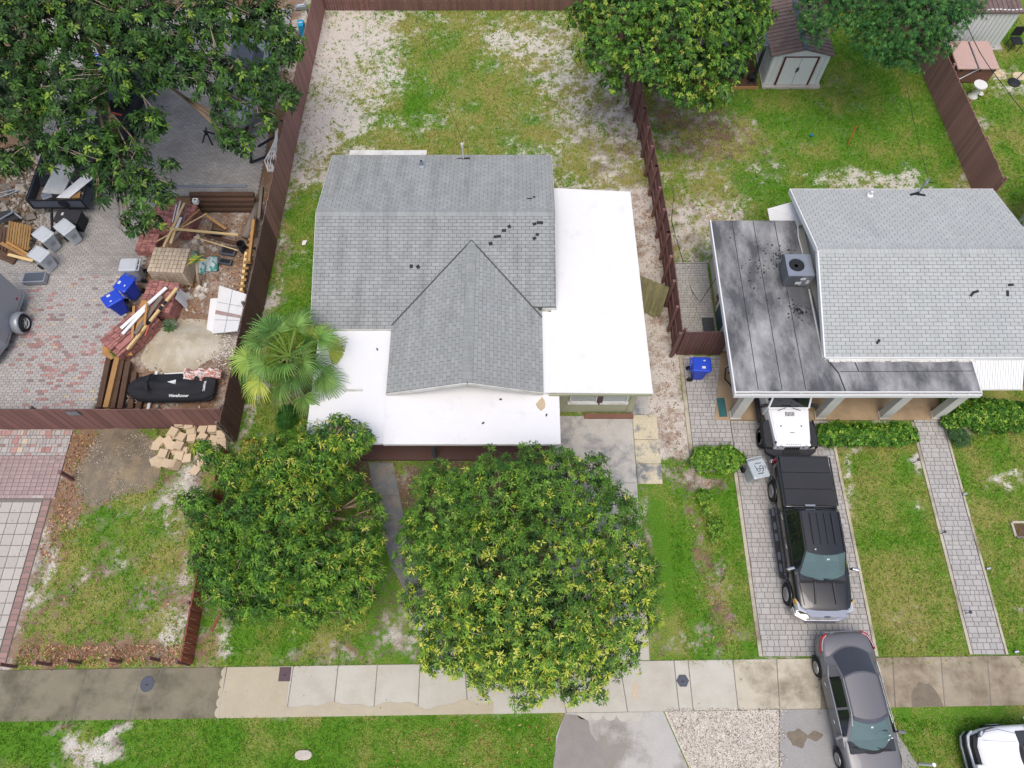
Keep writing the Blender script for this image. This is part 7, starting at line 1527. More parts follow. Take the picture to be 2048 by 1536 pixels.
def make_jetski():
    J = thing('jet_ski', 'jet ski under a fitted black cloth cover with pale lettering', 'jet ski', (-13.0, 12.15, 0))
    def sec(x, w, zs, zc, zb, yc=0): return [(x, yc+p*w, z) for p, z in ((-1.0, zb), (-1.02, zb+(zs-zb)*.5), (-.92, zs), (-.55, zs+.03), (-.34, zs+(zc-zs)*.45), (-.22, zc-.03), (0, zc), (.22, zc-.03), (.34, zs+(zc-zs)*.45), (.55, zs+.03), (.92, zs), (1.02, zb+(zs-zb)*.5), (1.0, zb))]
    st = [(-1.66, .14, .52, .56, .40), (-1.55, .30, .56, .66, .34), (-1.25, .46, .60, .84, .30), (-.95, .52, .62, .98, .28), (-.72, .54, .63, 1.06, .28), (-.58, .54, .62, .88, .28), (-.3, .55, .60, .76, .28), (0, .56, .58, .80, .28), (.35, .57, .57, .84, .28), (.7, .57, .56, .82, .28), (.92, .57, .55, .70, .28), (1.1, .57, .54, .60, .28), (1.4, .53, .52, .56, .28), (1.6, .42, .48, .5, .28), (1.66, .3, .44, .46, .3)]
    b = MB(); b.loft([sec(*q) for q in st], closed=False, caps=False); b.v = [(-13.0+x*.98+y*.0, 12.15+y+x*.04, z) for x, y, z in b.v]; b.f = [f[::-1] for f in b.f]; cov = b.build('cover', 'fabric', J, smooth=True)
    q = MB()                                              # handlebar points that push the cloth up
    for s in (-1, 1): q.tube([(-13.72, 12.12, 1.02), (-13.68, 12.12+s*.25, 1.0), (-13.62, 12.12+s*.42, .86)], [.07, .06, .012], 10)
    q.build('handlebar_point', 'fabric', J, smooth=True)
    q = MB(); q.tube([(-14.5, 11.72, .40), (-13.6, 11.58, .34), (-12.4, 11.62, .33), (-11.55, 11.78, .34)], .02, 6); q.tube([(-12.5, 11.78, .62), (-11.9, 11.8, .6), (-11.7, 11.95, .57)], .012, 5); q.build('seam_cord', 'fabric', J)
    hull = MB(); hull.loft([[( -13.0+x, 12.15-w, .30), (-13.0+x, 12.15, .16), (-13.0+x, 12.15+w, .30), (-13.0+x, 12.15+w, .36), (-13.0+x, 12.15-w, .36)] for x, w in ((-1.5, .2), (-1.0, .45), (1.4, .52), (1.6, .4))]); hull.build('hull', 'black', J)
    drape([cov], 'WaveRunner', .15, (-12.62, 11.74, .6), (.998, .02, 0), (0, 1, 0), 'print', J, font_shear=.25, bold=.006, squash=.92)
    drape([cov], 'YAMAHA', .11, (-11.72, 12.15, .6), (0, 1, 0), (-1, 0, 0), 'print', J, bold=.006, squash=1.0)
    drape([cov], 'C', .16, (-13.95, 12.28, .9), (.8, .6, 0), (-.6, .8, 0), 'print', J, bold=.0)
    t = MB(); t.add([(-13.05, 12.22, .81), (-12.72, 12.30, .83), (-12.70, 12.12, .83), (-12.86, 12.15, .82)], [(0, 1, 2, 3)][:1]); t.f = [f[::-1] for f in t.f]; t.build('logo_patch', 'print', J)
    k = MB()
    for x in (-13.9,): k.span(x-.05, x+.05, 11.0, 13.0, .06, .14)
    k.span(-13.85, -13.15, 11.05, 11.13, .06, .13); k.beam((-13.4, 12.72, .45), (-12.4, 12.78, .45), .06, .05); k.build('cradle', 'white', J)
    w = MB(); n, m = 26, 12; P = []
    for i in range(n):
        u = i/(n-1); r = []
        for j in range(m):
            v = j/(m-1)-.5; x = -12.55+1.35*u; y = 12.58+.18*u+v*(.62-.2*u); z = .72+.10*math.sin(u*17+v*4)*(.6)+.07*math.sin(v*19+u*9)-.9*abs(v)**1.6*.6-.12*u+.05*math.sin(u*31); r.append((x, y+.03*math.sin(u*23), max(z, .3)))
        P.append(r)
    w.loft(P, closed=False, caps=False); w.f = [f[::-1] for f in w.f]
    tw = w.build('towel', 'towel', loc=(-12, 12.6, .5), smooth=True, sub=1); tag(tw, 'crumpled pink and white patterned towel thrown over the jet ski cover', 'towel')
    b = MB(); b.box((-12.35, 11.18, .05), (.3, .16, .12)); tag(b.build('brick', 'paver_tan', loc=(-12.35, 11.18, 0)), 'single tan brick in front of the jet ski cover', 'brick')
    for i, (x, y, l, m, a) in enumerate(((-12.55, 11.05, .5, 'white', .0), (-13.0, 11.2, .6, 'timber', .7), (-12.15, 11.0, .5, 'white_dirty', .1))):
        b = MB(); b.box((x, y, .03), (l, .13, .05), rz=a); tag(b.build('offcut', m, loc=(x, y, 0)), ['white offcut behind the front fence', 'brown offcut lying diagonally by the front fence', 'dirty white offcut near the fence corner'][i], 'offcut')
    b = MB(); pts = [(-14.62+.25*math.sin(t*1.9), 12.0+.35*math.cos(t*1.3), .12+.06*math.sin(t*2.3)) for t in [i*.35 for i in range(30)]]; b.tube(pts, .012, 5); tag(b.build('rope', 'print', loc=(-14.6, 12, 0)), 'tangled pale rope at the jet ski bow', 'rope')

def make_wires():
    def wire(label, pts, r, m, n=14):
        P = []
        for a, c in zip(pts[:-1], pts[1:]):
            a, c = Vector(a), Vector(c); sag = (c-a).length*.02
            for i in range(n): f = i/n; P.append(a.lerp(c, f)-Vector((0, 0, sag*4*f*(1-f))))
        P.append(Vector(pts[-1])); b = MB(); b.tube(P, r, 5); tag(b.build('power_cable', m, loc=pts[0]), label, 'cable')
    wire('twisted service cable running from the centre roof mast to the back', [(-1.95, 21.55, 3.45), G(820, 0, 6.0), G(780, -200, 7)], .008, 'seam')
    wire('twisted service cable from the neighbouring roof mast to the back lawn trees', [(16.25, 19.7, 3.45), G(1805, 130, 5.0), G(1795, -60, 6)], .009, 'seam')
    wire('black cable crossing the hot tub corner of the far right yard', [G(1922, 20, 5.2), G(1960, 105, 4.4), G(2010, 175, 4.0), G(2070, 250, 3.6)], .015, 'black')
    wire('thin dark cable hanging off the flat carport roof to the ground', [(7.85, 15.95, 2.5), (7.6, 15.95, .5), (7.45, 16.8, .03), (7.2, 18.6, .02), (6.95, 20.4, .02), (7.2, 21.8, .02)], .012, 'black')
    c = thing('rubbish_scrap', 'white scrap of paper on the grass strip left of the centre house', 'scrap', (-8.9, 19.2, 0)); b = MB(); b.plate([(-9.0, 19.1, .02), (-8.85, 19.1, .05), (-8.8, 19.35, .03), (-8.98, 19.32, .06)], .006); b.build('sheet', 'white', c)
    for i, (px, py) in enumerate(((1828, 925), (1880, 1068), (1930, 1227))):
        p = G(px, py); t = thing('path_light', ['small dark path light nearest the hedge', 'small dark path light halfway down the front path', 'small dark path light nearest the sidewalk'][i], 'path light', p, 'lights along the front path'); b = MB(); b.cyl((p.x, p.y, -.03), (p.x+.02, p.y, .3), .014, n=6); b.build('stem', 'iron', t); b = MB(); b.lathe([(.05, .28), (.06, .31), (.02, .36)], (p.x+.02, p.y, 0), 10); b.build('lamp_head', 'iron', t)
    for i, (px, py) in enumerate(((1927, 990), (1974, 1139), (2030, 1305))):
        p = G(px, py); t = thing('ground_spotlight', ['pale ground spotlight, farthest of three right of the path', 'pale ground spotlight, middle of three right of the path', 'pale ground spotlight close to the sidewalk right of the path'][i], 'spotlight', p, 'spotlights right of the path'); b = MB(); b.cyl((p.x, p.y, -.03), (p.x, p.y, .06), .02, n=6); b.build('stake', 'iron', t); b = MB(); b.cyl((p.x-.05, p.y, .07), (p.x+.06, p.y+.03, .12), .05, n=10); b.build('lamp_head', 'steel', t)
    b = MB(); pts = [(.31*math.cos(R(t)), .17*math.sin(R(t))*(1+.12*math.cos(R(2*t)))) for t in range(0, 360, 30)]; b.prism([(-6.55+p[0]*.9, -.42+p[1]) for p in pts], -.05, .05); tag(b.build('stone', 'rock', loc=(-6.55, -.42, 0), bevel=.03), 'pale flat stone in the verge grass below the sidewalk', 'stone')
    t = thing('valve_box', 'open valve box with a brick rim in the lawn at the right edge', 'valve box', (18.05, 6.75, 0))
    for i, (x, y, w, h) in enumerate(((17.85, 6.75, .08, .5), (18.45, 6.75, .08, .5), (18.15, 7.02, .55, .08), (18.15, 6.48, .55, .08))): b = MB(); b.box((x, y, .02), (w, h, .06)); b.build('brick', 'timber_grey' if i % 2 else 'conc_mid', t)
    b = MB(); b.box((18.15, 6.75, -.01), (.5, .45, .02)); b.build('pit_floor', 'timber', t)
    b = MB(); b.cyl(G(1838, 1528, .0), G(1838, 1528, .02)+Vector((.0, .0, .9)), .04, n=8); o = b.build('marker_post', 'white', loc=G(1838, 1528)); tag(o, 'white marker stub in the verge grass by the grey sedan', 'post'); b = MB(); p = G(1838, 1528); b.cyl((p.x, p.y, .9), (p.x, p.y, .93), .06, n=8); b.build('cap', 'white', o)
    p = G(1925, 1545); m = thing('mailbox', 'white mailbox top just showing at the bottom edge by the white car', 'mailbox', p); b = MB(); b.box((p.x, p.y, 1.05), (.24, .5, .22)); b.build('box', 'white', m, bevel=.04); b = MB(); b.span(p.x-.05, p.x+.05, p.y-.05, p.y+.05, -.03, .94); b.build('post', 'white', m)
# ------------------------------------------------------------------ trees, palm, shrubs
def unit(v): return v/np.maximum(np.linalg.norm(v, axis=-1, keepdims=True), 1e-9)
def basis(n):
    a = np.where(np.abs(n[:, 2:3]) < .9, np.array([[0, 0, 1.]]), np.array([[1., 0, 0]])); t = unit(np.cross(n, a)); return t, np.cross(n, t)

def leaf_cloud(C, N, k, L, W, droop, elev, cols, young=None, ysel=None, fold=.18, jitter=.25, oval=False):
    """rosettes of k folded leaves at points C with axes N; returns vertices, faces, tints"""
    n = len(C); t, b = basis(N)
    az = (np.arange(k)[None, :]*2*np.pi/k*1.0 + nr.uniform(0, 6.28, (n, 1)) + nr.normal(0, jitter, (n, k)))
    el = nr.uniform(elev[0], elev[1], (n, k)); ln = L*nr.uniform(.65, 1.2, (n, k))*nr.uniform(.75, 1.15, (n, 1)); w = W*nr.uniform(.7, 1.2, (n, k))
    d = (np.cos(el)*np.cos(az))[..., None]*t[:, None]+(np.cos(el)*np.sin(az))[..., None]*b[:, None]+np.sin(el)[..., None]*N[:, None]
    s = unit(np.cross(d, N[:, None]+0*d)); up = np.cross(s, d)
    base = C[:, None]+d*(ln*.08)[..., None]; zz = np.array([0, 0, 1.])
    mid = C[:, None]+d*(ln*.5)[..., None]-zz*(ln*droop*.18)[..., None]; tip = C[:, None]+d*ln[..., None]-zz*(ln*droop)[..., None]
    q = 5; m = n*k
    if oval:
        q = 6; p1 = C[:, None]+d*(ln*.38)[..., None]-zz*(ln*droop*.10)[..., None]; p2 = C[:, None]+d*(ln*.74)[..., None]-zz*(ln*droop*.5)[..., None]; tw = s*(w*.5)[..., None]; bd = up*(w*fold)[..., None]
        V = np.stack([base, p1+tw*.85+bd, p1-tw*.85+bd, p2+tw+bd, p2-tw+bd, tip], 2); F0 = np.array([[0, 1, 2], [1, 3, 2], [2, 3, 4], [3, 5, 4]])
    else: V = np.stack([base, mid+s*(w*.5)[..., None], mid-up*(w*fold)[..., None], mid-s*(w*.5)[..., None], tip], 2); F0 = np.array([[0, 1, 2], [0, 2, 3], [1, 4, 2], [2, 4, 3]])
    F = (np.arange(m)[:, None, None]*q+F0[None]).reshape(-1, 3)
    cols = np.array([S(*q)[:3] for q in cols]); c = cols[nr.randint(0, len(cols), n)][:, None]*nr.uniform(.75, 1.25, (n, k, 1))*nr.uniform(.8, 1.2, (n, 1, 1))*(.62+.7*(el-elev[0])/(elev[1]-elev[0]))[..., None]   # outer leaves of each tuft darker: older, and shade put into colour
    if young is not None:
        yc = np.array([S(*q)[:3] for q in young]); y = yc[nr.randint(0, len(yc), n)][:, None]*nr.uniform(.8, 1.2, (n, k, 1)); f = (ysel[:, None]*(el > (elev[0]+elev[1])*.5*.8))[..., None]; c = c*(1-f)+y*f
    T = np.repeat(c.reshape(-1, 3), q, 0)
    return V.reshape(-1, 3), F, T

def lobes_points(lobes, n, shell=(.72, 1.03), hull=.62, up=.55, low=-.35, jit=.22):
    """points over the skin of overlapping lobes, none deep inside another lobe"""
    c = np.array([q[:3] for q in lobes]); r = np.array([q[3] for q in lobes]); fl = np.array([q[4] if len(q) > 4 else .75 for q in lobes])
    i = nr.choice(len(lobes), n*3, p=r**2/np.sum(r**2)); d = unit(nr.normal(0, 1, (n*3, 3))); q = nr.uniform(shell[0], shell[1], n*3)+.10*np.sin(d[:, 0]*7+i)+.10*np.cos(d[:, 1]*8+i*2)+np.where(nr.rand(n*3) < .05, nr.uniform(0, .28, n*3), 0)
    rad = r[i]*q; P = c[i]+d*rad[:, None]*np.stack([np.ones(n*3), np.ones(n*3), fl[i]], 1)
    keep = d[:, 2] > low
    for j in range(len(lobes)):
        e = (P-c[j])/np.array([1, 1, fl[j]])/r[j]; keep &= (np.sum(e*e, 1) > hull**2) | (i == j)
    keep &= P[:, 2] > .25; P, d = P[keep][:n], d[keep][:n]
    return P, unit(d*np.array([1, 1, .8])+np.array([0, 0, up])+nr.normal(0, jit, P.shape))

def px_lobes(L): 
    out = []
    for q in L: p = G(*q[:3]); out.append((p.x, p.y, p.z, q[3], q[4] if len(q) > 4 else .75))
    return out

def limbs(T, base, lobes, r0, m, fork=.35, twig=0, P=None, N=None, wob=.18):
    """trunk with limbs curving out to every lobe, then twigs towards the leaves"""
    base = Vector(base); top = base+Vector((0, 0, 1)); cz = sum(q[2] for q in lobes)/len(lobes); fk = base+Vector((0, 0, cz*fork))
    b = MB(); b.tube([base-Vector((0, 0, .1)), base+Vector((.03, 0, .25)), base.lerp(fk, .6)+Vector((.06, .04, 0)), fk], [r0*1.25, r0, r0*.88, r0*.8], 10); b.build('trunk', m, T, smooth=True)
    l = MB()
    for q in lobes:
        e = Vector(q[:3])-Vector((0, 0, q[3]*.2)); P1 = []
        for i in range(7): f = i/6; p = fk.lerp(e, f)+Vector((math.sin(f*5+q[0])*wob*f, math.cos(f*4+q[1])*wob*f, .45*math.sin(f*math.pi)*q[3]*.4)); P1.append(p)
        l.tube(P1, [r0*(.55-.42*i/6) for i in range(7)], 7)
        for k in range(4):
            a = rnd.uniform(0, 6.28); d = Vector((math.cos(a), math.sin(a), rnd.uniform(-.1, .7)))*q[3]*.9; l.tube([P1[4], P1[4].lerp(e+d, .5)+Vector((0, 0, .1)), e+d], [r0*.22, r0*.14, .012], 5)
    l.build('limb', m, T, smooth=True)
    if twig and P is not None:
        c = np.array([q[:3] for q in lobes]); k = nr.choice(len(P), min(twig, len(P)), replace=False); t = MB()
        for i in k:
            p = Vector(P[i]); j = int(np.argmin(np.linalg.norm(c-P[i], axis=1))); a = p.lerp(Vector(c[j]), .55)+Vector((rnd.uniform(-.15, .15), rnd.uniform(-.15, .15), -.1)); t.tube([a, p.lerp(a, .45)+Vector((rnd.uniform(-.06, .06), rnd.uniform(-.06, .06), .03)), p], [.016, .012, .006], 4)
        t.build('twig', 'bark_pale', T, kind='stuff')

def crown(T, parts, m='leaf', name='crown'):
    V, F, C = [], [], []; o = 0
    for v, f, c in parts: V.append(v); F.append(f+o); C.append(c); o += len(v)
    return np_mesh(name, np.concatenate(V), np.concatenate(F), m, parent=T, tint=np.concatenate(C))

def make_trees():
    # round mango tree in front of the house
    L = px_lobes([(1055, 1140, 3.4, 2.5), (905, 1015, 3.4, 1.15), (990, 985, 3.9, 1.2), (1080, 975, 4.1, 1.2), (1155, 975, 3.8, 1.1), (1215, 1040, 3.5, 1.05), (1245, 1140, 3.3, 1.05), (1250, 1230, 2.9, .95), (1215, 1300, 2.5, .85), (1150, 1335, 2.4, .95), (1060, 1345, 2.2, .85), (985, 1325, 2.2, .85), (900, 1285, 2.4, .95), (868, 1195, 2.7, .9), (862, 1100, 3.0, .95), (838, 1045, 2.9, .5), (860, 955, 3.4, .38), (880, 935, 3.7, .28), (1040, 1255, 3.2, 1.5), (1130, 1230, 3.3, 1.3), (1290, 1180, 2.6, .5), (960, 1130, 3.6, 1.3)])
    T = thing('mango_tree', 'round dense mango tree with yellow green star shaped tips in front of the porch', 'tree', (.9, 4.4, 0))
    P, N = lobes_points(L, 4700, hull=.86, shell=(.74, 1.12), up=1.0, jit=.18); ys = (nr.rand(len(P)) < np.clip(.08+.07*(6-P[:, 1])+.25*fbm(P[:, 0], P[:, 1], .5, 2, 5)*(N[:, 2] > .35), 0, 1)).astype(float)
    A = leaf_cloud(P, N, 12, .172, .036, .42, (-.2, .6), [(80, 120, 42), (98, 138, 46), (60, 98, 38), (112, 150, 54)], [(192, 200, 70), (166, 184, 60), (140, 170, 60), (202, 204, 94)], ys)
    P2, N2 = lobes_points(L, 2600, shell=(.55, .86), hull=.5); B = leaf_cloud(P2, N2, 9, .2, .05, .5, (-.4, .5), [(40, 72, 28), (48, 82, 30), (62, 74, 36)])  # inner leaves darker: older, plus crown shade put into their tint
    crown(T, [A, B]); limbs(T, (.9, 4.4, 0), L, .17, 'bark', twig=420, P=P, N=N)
    # spreading mango tree on the left
    L = px_lobes([(640, 905, 3.0, .95), (560, 925, 3.1, 1.0), (475, 945, 2.9, .75), (420, 915, 2.8, .35, .6), (400, 895, 2.9, .28, .6), (705, 880, 3.3, .55), (672, 838, 4.0, .22), (690, 842, 4.0, .18), (655, 870, 3.6, .35), (730, 870, 3.5, .28), (395, 1010, 2.7, .55), (372, 1000, 2.7, .35), (430, 1085, 2.5, .75), (500, 1030, 2.9, 1.0), (590, 1010, 3.0, 1.0), (555, 1110, 2.8, 1.1), (650, 1130, 2.7, 1.05), (722, 1080, 2.7, .75), (700, 1165, 2.4, .8), (450, 1160, 2.2, .8), (420, 1120, 2.3, .6), (530, 1195, 2.1, .8), (620, 1205, 2.0, .75), (700, 1210, 1.9, .55), (740, 1140, 2.4, .5), (755, 1030, 2.6, .3), (470, 1215, 1.7, .45), (690, 965, 1.9, .5), (735, 1000, 2.0, .4), (660, 985, 2.2, .45)])
    T = thing('mango_tree', 'sprawling mango tree with long drooping leaves over the low red fence', 'tree', (-7.6, 6.6, 0))
    P, N = lobes_points(L, 2900, hull=.86, low=-.5, shell=(.72, 1.15)); ys = (nr.rand(len(P)) < np.clip(1.1*fbm(P[:, 0], P[:, 1], .6, 2, 8)-.22, 0, 1)).astype(float)
    A = leaf_cloud(P, N, 12, .21, .042, .75, (-.4, .6), [(80, 122, 44), (98, 140, 46), (58, 98, 40), (112, 150, 54)], [(170, 184, 64), (146, 170, 60), (184, 188, 80), (126, 158, 56)], ys)
    P2, N2 = lobes_points(L, 1300, shell=(.4, .8), hull=.3, low=-.6); B = leaf_cloud(P2, N2, 9, .25, .062, .8, (-.5, .4), [(54, 90, 38), (66, 104, 40), (48, 80, 34)])  # darker tint of the inner leaves carries the shade inside the crown
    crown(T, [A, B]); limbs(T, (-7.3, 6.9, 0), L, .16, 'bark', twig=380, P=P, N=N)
    # tall dark tree at the upper left
    L = px_lobes([(40, 40, 6.2, 1.9), (170, 40, 6.2, 1.6), (300, 50, 6.4, 1.5), (430, 40, 6.2, 1.3), (530, 40, 5.8, 1.1), (575, 95, 5.4, .75), (30, 180, 5.8, 1.7), (140, 170, 5.8, 1.4), (255, 140, 6.1, 1.2), (350, 130, 6.0, 1.0), (440, 150, 5.8, 1.0), (520, 165, 5.4, 1.0), (570, 190, 5.0, .6), (455, 225, 5.2, .65), (530, 240, 4.8, .5), (455, 280, 4.7, .5), (490, 285, 4.6, .45), (180, 290, 5.4, 1.2), (250, 335, 5.2, 1.0), (300, 385, 4.8, .75), (265, 440, 4.4, .5), (310, 440, 4.4, .35), (225, 385, 4.9, .6), (120, 300, 5.2, .8), (70, 280, 4.8, .6), (300, 250, 5.4, .7), (-60, 260, 5, 1.0), (20, 320, 3.8, .6), (-80, 80, 6, 2), (200, -80, 6, 2), (400, -80, 6, 1.8), (340, 330, 4.9, .35)])
    T = thing('dark_leaved_tree', 'big dark glossy leaved tree overhanging the junk yard at upper left', 'tree', (-18.5, 27.5, 0))
    P, N = lobes_points(L, 3700, hull=.8, low=-.45, shell=(.7, 1.15)); ys = (nr.rand(len(P)) < .10).astype(float)
    A = leaf_cloud(P, N, 9, .235, .07, .35, (-.2, .6), [(58, 92, 36), (46, 78, 32), (76, 112, 42), (52, 82, 34)], [(130, 156, 54), (116, 144, 54)], ys, oval=True)
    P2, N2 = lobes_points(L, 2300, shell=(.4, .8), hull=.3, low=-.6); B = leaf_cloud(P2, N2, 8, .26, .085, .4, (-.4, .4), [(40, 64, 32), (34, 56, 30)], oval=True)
    crown(T, [A, B]); limbs(T, (-18.8, 28.4, 0), L[::2], .24, 'bark', twig=300, P=P, N=N, fork=.75)
    # leafy tree over the fence at the top
    L = px_lobes([(1240, 30, 5.6, 1.4), (1340, 40, 5.9, 1.5), (1440, 45, 5.6, 1.3), (1205, 100, 4.9, .95), (1290, 115, 5.2, 1.1), (1385, 120, 5.1, 1.1), (1455, 125, 4.7, .8), (1510, 35, 5.1, .8), (1500, 85, 4.7, .5), (1172, 30, 5.1, .75), (1370, 185, 4.2, .6), (1440, 180, 4.1, .55), (1225, 165, 4.0, .5), (1410, 205, 3.6, .4), (1330, 165, 4.4, .6), (1300, -60, 6, 2), (1450, -60, 6, 2)])
    T = thing('broadleaf_tree', 'bright green small leaved tree hanging over the fence and gazebo at the top', 'tree', (6.3, 28.6, 0))
    P, N = lobes_points(L, 4400, hull=.8, low=-.4, shell=(.74, 1.14)); ys = (nr.rand(len(P)) < np.clip(.9*fbm(P[:, 0], P[:, 1], .8, 2, 15)-.15, 0, 1)).astype(float)
    A = leaf_cloud(P, N, 10, .15, .06, .35, (-.3, .7), [(74, 114, 40), (92, 132, 44), (60, 98, 38)], [(138, 164, 60), (156, 170, 66), (118, 150, 52)], ys, oval=True)
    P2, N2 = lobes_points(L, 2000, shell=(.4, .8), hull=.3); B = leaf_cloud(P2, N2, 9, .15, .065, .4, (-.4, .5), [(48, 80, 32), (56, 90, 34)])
    crown(T, [A, B]); limbs(T, (6.6, 28.6, 0), L, .15, 'bark', twig=160, P=P, N=N, fork=.6)
    # feathery tree at the upper right
    L = px_lobes([(1640, 15, 5.2, 1.0), (1630, 65, 4.7, .55), (1700, 20, 5.3, 1.0), (1755, 75, 5.0, 1.0), (1815, 35, 5.5, 1.3), (1880, 30, 5.4, 1.1), (1825, 100, 4.7, .9), (1885, 80, 4.8, .6), (1780, 115, 4.3, .6), (1935, 15, 5.2, .7), (1760, -40, 5.6, 1.8), (1660, -50, 5.4, 1.5), (1880, -50, 5.6, 1.6)])
    T = thing('feathery_tree', 'blue green feathery tree over the metal sheds at upper right', 'tree', (19.2, 31.5, 0))
    P, N = lobes_points(L, 4000, hull=.78, low=-.5, shell=(.72, 1.15))
    A = leaf_cloud(P, N, 14, .13, .030, .5, (-.5, .9), [(64, 112, 58), (76, 126, 64), (54, 98, 52), (90, 136, 66)])
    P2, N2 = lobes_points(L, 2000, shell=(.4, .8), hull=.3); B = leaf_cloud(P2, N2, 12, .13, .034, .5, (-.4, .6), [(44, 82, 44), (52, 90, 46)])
    crown(T, [A, B], 'leaf_matte'); limbs(T, (18.9, 32.0, 0), L, .15, 'bark', twig=60, P=P, N=N, fork=.5)

def make_palm():
    c = Vector((-7.82, 12.15, 3.0)); T = thing('fan_palm', 'cabbage palm with wide fan shaped fronds beside the white porch roof', 'palm', (-7.9, 12.2, 0))
    b = MB(); b.tube([(-7.9, 12.2, -.05), (-7.88, 12.2, 1.2), (-7.84, 12.17, 2.3), tuple(c)], [.19, .16, .16, .2], 12); tr = b.build('trunk', 'bark', T, smooth=True)
    k = MB()
    for i in range(40): a = i*2.4; z = 1.7+i*.032; k.beam((-7.85+.16*math.cos(a), 12.17+.16*math.sin(a), z), (-7.85+.34*math.cos(a), 12.17+.34*math.sin(a), z+.28), .05, .02)
    k.build('leaf_boot', 'rust', tr, kind='stuff')
    F = [(i*137.5+rnd.uniform(-14, 14), 64-i*3.3+rnd.uniform(-9, 9), rnd.uniform(1.0, 1.55)) for i in range(27)]
    for az, el, pl in F:
        a, e = R(az), R(el); d = Vector((math.cos(a)*math.cos(e), math.sin(a)*math.cos(e), math.sin(e))); sd = Vector((-math.sin(a), math.cos(a), 0))
        up = d.cross(sd); up = up if up.z > 0 else -up
        ro = Matrix.Rotation(R(rnd.uniform(-38, 38)), 3, d); sd = ro @ sd; up = ro @ up
        h = c+d*pl-Vector((0, 0, .16*pl)); d2 = (d-Vector((0, 0, .45))).normalized(); q = MB(); q.tube([c, c+d*pl*.5, h], [.03, .022, .016], 5)
        V, Fc, Tn = [], [], []; ns = 25; base = np.array(S(*rnd.choice([(108, 150, 72), (128, 166, 84), (92, 132, 66), (148, 176, 84), (178, 188, 84)]))[:3])*rnd.uniform(.8, 1.15)
        n0 = 0
        for s in range(ns):
            th = R(-88+176*s/(ns-1)); ln = (.88-.22*(abs(th)/R(88))**2)*rnd.uniform(.84, 1.12); dd = (d2*math.cos(th)+sd*math.sin(th)).normalized(); lift = up*(.10*math.sin(abs(th)))
            p0 = h+dd*.05; p1 = h+dd*ln*.5+lift; p2 = h+dd*ln*.82+lift*.6-Vector((0, 0, .12*ln)); p3 = h+dd*ln*1.04-Vector((0, 0, .50*ln*rnd.uniform(.5, 1.5))); w = .027; cr = dd.cross(up).normalized()
            for p, ww in ((p0, .35), (p1, 1.0), (p2, .55), (p3, .05)): V += [p-cr*w*ww, p-up*w*.6*ww, p+cr*w*ww]
            for j in range(3): o = n0+j*3; Fc += [(o, o+1, o+4, o+3), (o+1, o+2, o+5, o+4)]
            n0 += 12; cc = base*rnd.uniform(.7, 1.25)
            for j in range(4): Tn += [cc*(1 if j < 3 else 1.2)]*3
        fo = np_mesh('frond', [tuple(v) for v in V], Fc, 'leaf', parent=T, tint=np.array(Tn)); q.build('petiole', 'young_leaf', fo)

def shrub(name, label, lobes, n, k, L, W, cols, young=None, yp=.3, cat='shrub', group=None, droop=.2, elev=(-.1, .9)):
    c = Vector(lobes[0][:3]); T = thing(name, label, cat, (c.x, c.y, 0), group); P, N = lobes_points(lobes, n, shell=(.6, 1.05), hull=.7, low=-.3)
    A = leaf_cloud(P, N, k, L, W, droop, elev, cols, young, (nr.rand(len(P)) < yp).astype(float) if young else None, oval=W/L > .35)
    P2, N2 = lobes_points(lobes, n//2, shell=(.3, .7), hull=.2, low=-.6); B = leaf_cloud(P2, N2, k, L, W, droop, elev, cols[:2])
    crown(T, [A, B], name='foliage'); s = MB()
    for q in lobes[:6]:
        for j in range(3): s.tube([(q[0]+rnd.uniform(-.05, .05), q[1]+rnd.uniform(-.05, .05), -.03), (q[0]+rnd.uniform(-.1, .1), q[1]+rnd.uniform(-.1, .1), q[2]), (q[0]+rnd.uniform(-.4, .4)*q[3], q[1]+rnd.uniform(-.4, .4)*q[3], q[2]+q[3]*.4)], [.018, .012, .006], 5)
    s.build('stem', 'bark', T)
    return T

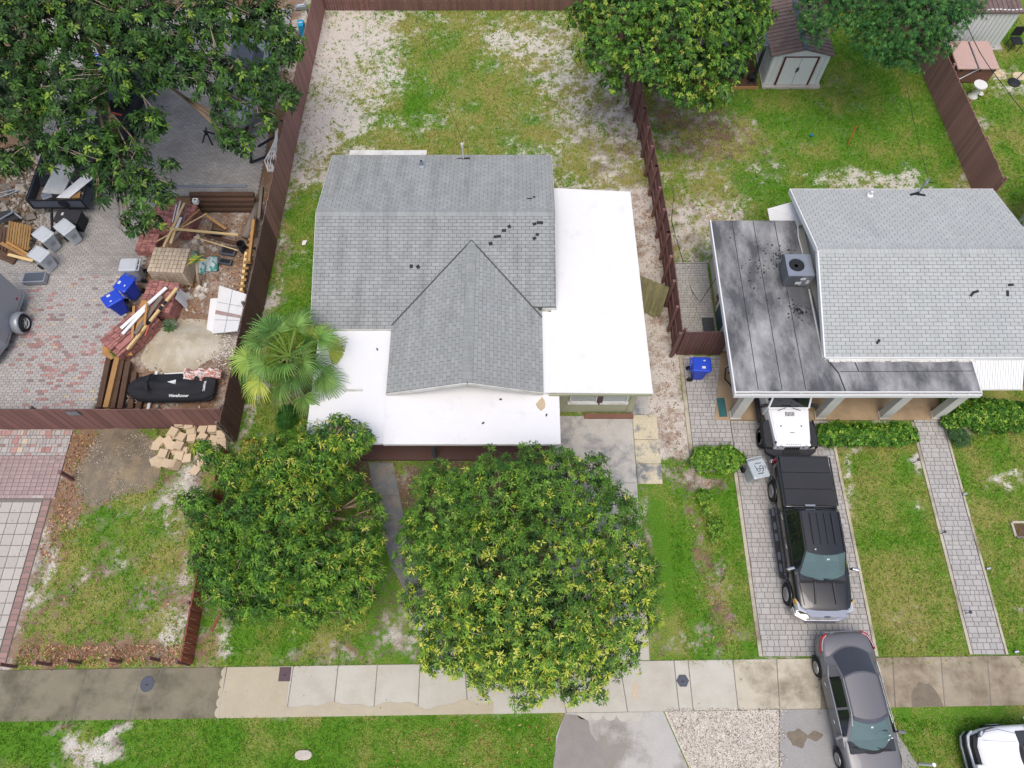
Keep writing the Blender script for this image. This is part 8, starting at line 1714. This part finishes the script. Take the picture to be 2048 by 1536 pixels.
def make_shrubs():
    g1 = [(92, 136, 44), (76, 120, 38), (116, 156, 54)]; g2 = [(70, 116, 34), (58, 102, 30), (96, 142, 46)]; y = [(150, 180, 70), (136, 168, 56)]
    shrub('green_shrub', 'left one of two bright green shrubs at the paver drive corner', [(7.02, 9.3, .45, .42), (6.85, 9.2, .35, .3), (7.2, 9.4, .5, .3)], 420, 7, .10, .05, g1, y)
    shrub('green_shrub', 'right one of two bright green shrubs next to the pale bin', [(7.75, 9.25, .5, .52), (8.1, 9.3, .45, .38), (7.55, 9.2, .4, .4)], 560, 7, .10, .05, g1, y)
    H = [(11.75+.36*i, 10.25+.05*math.sin(i*2), .34+.04*math.sin(i*1.7), .40) for i in range(9)]
    shrub('hedge', 'glossy green low hedge below the carport columns', H, 1500, 7, .12, .065, g2, y, .2, 'hedge')
    H = [(16.55, 10.75, .3, .35), (16.9, 11.0, .4, .4), (17.4, 11.1, .45, .45), (17.9, 11.15, .45, .45), (18.4, 11.2, .45, .45), (18.9, 11.1, .45, .45), (19.4, 11.1, .4, .4), (17.6, 10.7, .3, .35), (18.3, 10.75, .3, .35), (19.0, 10.75, .3, .35), (16.75, 11.6, .5, .35)]
    shrub('hedge', 'leafy green hedge under the white awning at the right edge', H, 1700, 7, .12, .06, g2, y, .3, 'hedge')
    shrub('soft_bush', 'dull soft green bush at the foot of the last column', [(16.75, 10.1, .3, .34), (16.6, 10.35, .3, .3)], 330, 9, .09, .02, [(70, 104, 60), (84, 120, 68)])
    for i, (x, yv, z, r) in enumerate(((6.95, 7.9, .22, .26), (6.95, 7.35, .14, .2), (7.2, 6.75, .25, .3), (7.05, 6.3, .14, .18), (7.3, 5.0, .12, .16))):
        shrub('weed_clump', ['weed clump nearest the green shrubs in the bare strip', 'small weed clump below the first in the bare strip', 'largest weed clump halfway along the bare strip', 'tiny weed clump after the largest in the bare strip', 'yellowish weed clump farthest down the bare strip'][i], [(x, yv, z, r)], 90, 7, .10, .04, g1, y, .3, 'weed', 'weeds in the strip between the drives')
    shrub('croton_bush', 'yellow green speckled bush beside the white porch corner', [(-7.45, 10.3, .8, .36), (-7.5, 10.1, .5, .3)], 300, 7, .13, .05, [(120, 128, 46), (150, 146, 56), (90, 104, 40)], [(204, 196, 92), (190, 178, 80)], .6)
    shrub('croton_bush', 'yellow green speckled bush behind the left mango crown', [(-9.35, 9.5, .8, .36), (-9.0, 9.6, .8, .3)], 300, 7, .13, .05, [(120, 128, 46), (150, 146, 56), (90, 104, 40)], [(204, 196, 92), (190, 178, 80)], .6)
    shrub('fern_bush', 'dark green ferny bush below the fan palm', [(-8.55, 10.9, .3, .34), (-8.5, 11.2, .3, .28)], 260, 9, .16, .02, [(60, 108, 44), (70, 120, 50)])
    shrub('spiky_plant', 'small green plant on the brick pile behind the pine beam', [(-13.7, 14.95, .35, .18)], 40, 8, .22, .035, [(80, 120, 60), (150, 160, 140)])
    shrub('weed_clump', 'weed clump growing at the top of the soil mound', [(-13.4, 10.45, .12, .2)], 90, 7, .12, .03, g1, y, .3, 'weed')
    shrub('weed_clump', 'weeds in the gap at the end of the slanting bricks', [(-15.55, 13.75, .3, .22), (-15.4, 13.6, .25, .18)], 110, 7, .12, .03, g1, None, 0, 'weed')
# ------------------------------------------------------------------ build
M['young_leaf'] = mat('young leaf', S(122, 150, 66), 0.6, 0.1, 4); M['yellow_leaf'] = mat('yellowing leaf', S(186, 170, 60), 0.6, 0.1, 4)
make_ground(); make_paving()
centre_house(); right_house(); sheds(); make_fences()
yard_right(); make_trailers(); make_truck(); make_sedan(); make_white_car(); make_jeep()
make_bins(); make_yard(); make_jetski(); make_wires()
make_grass(); make_litter()
make_palm(); make_shrubs(); make_trees()
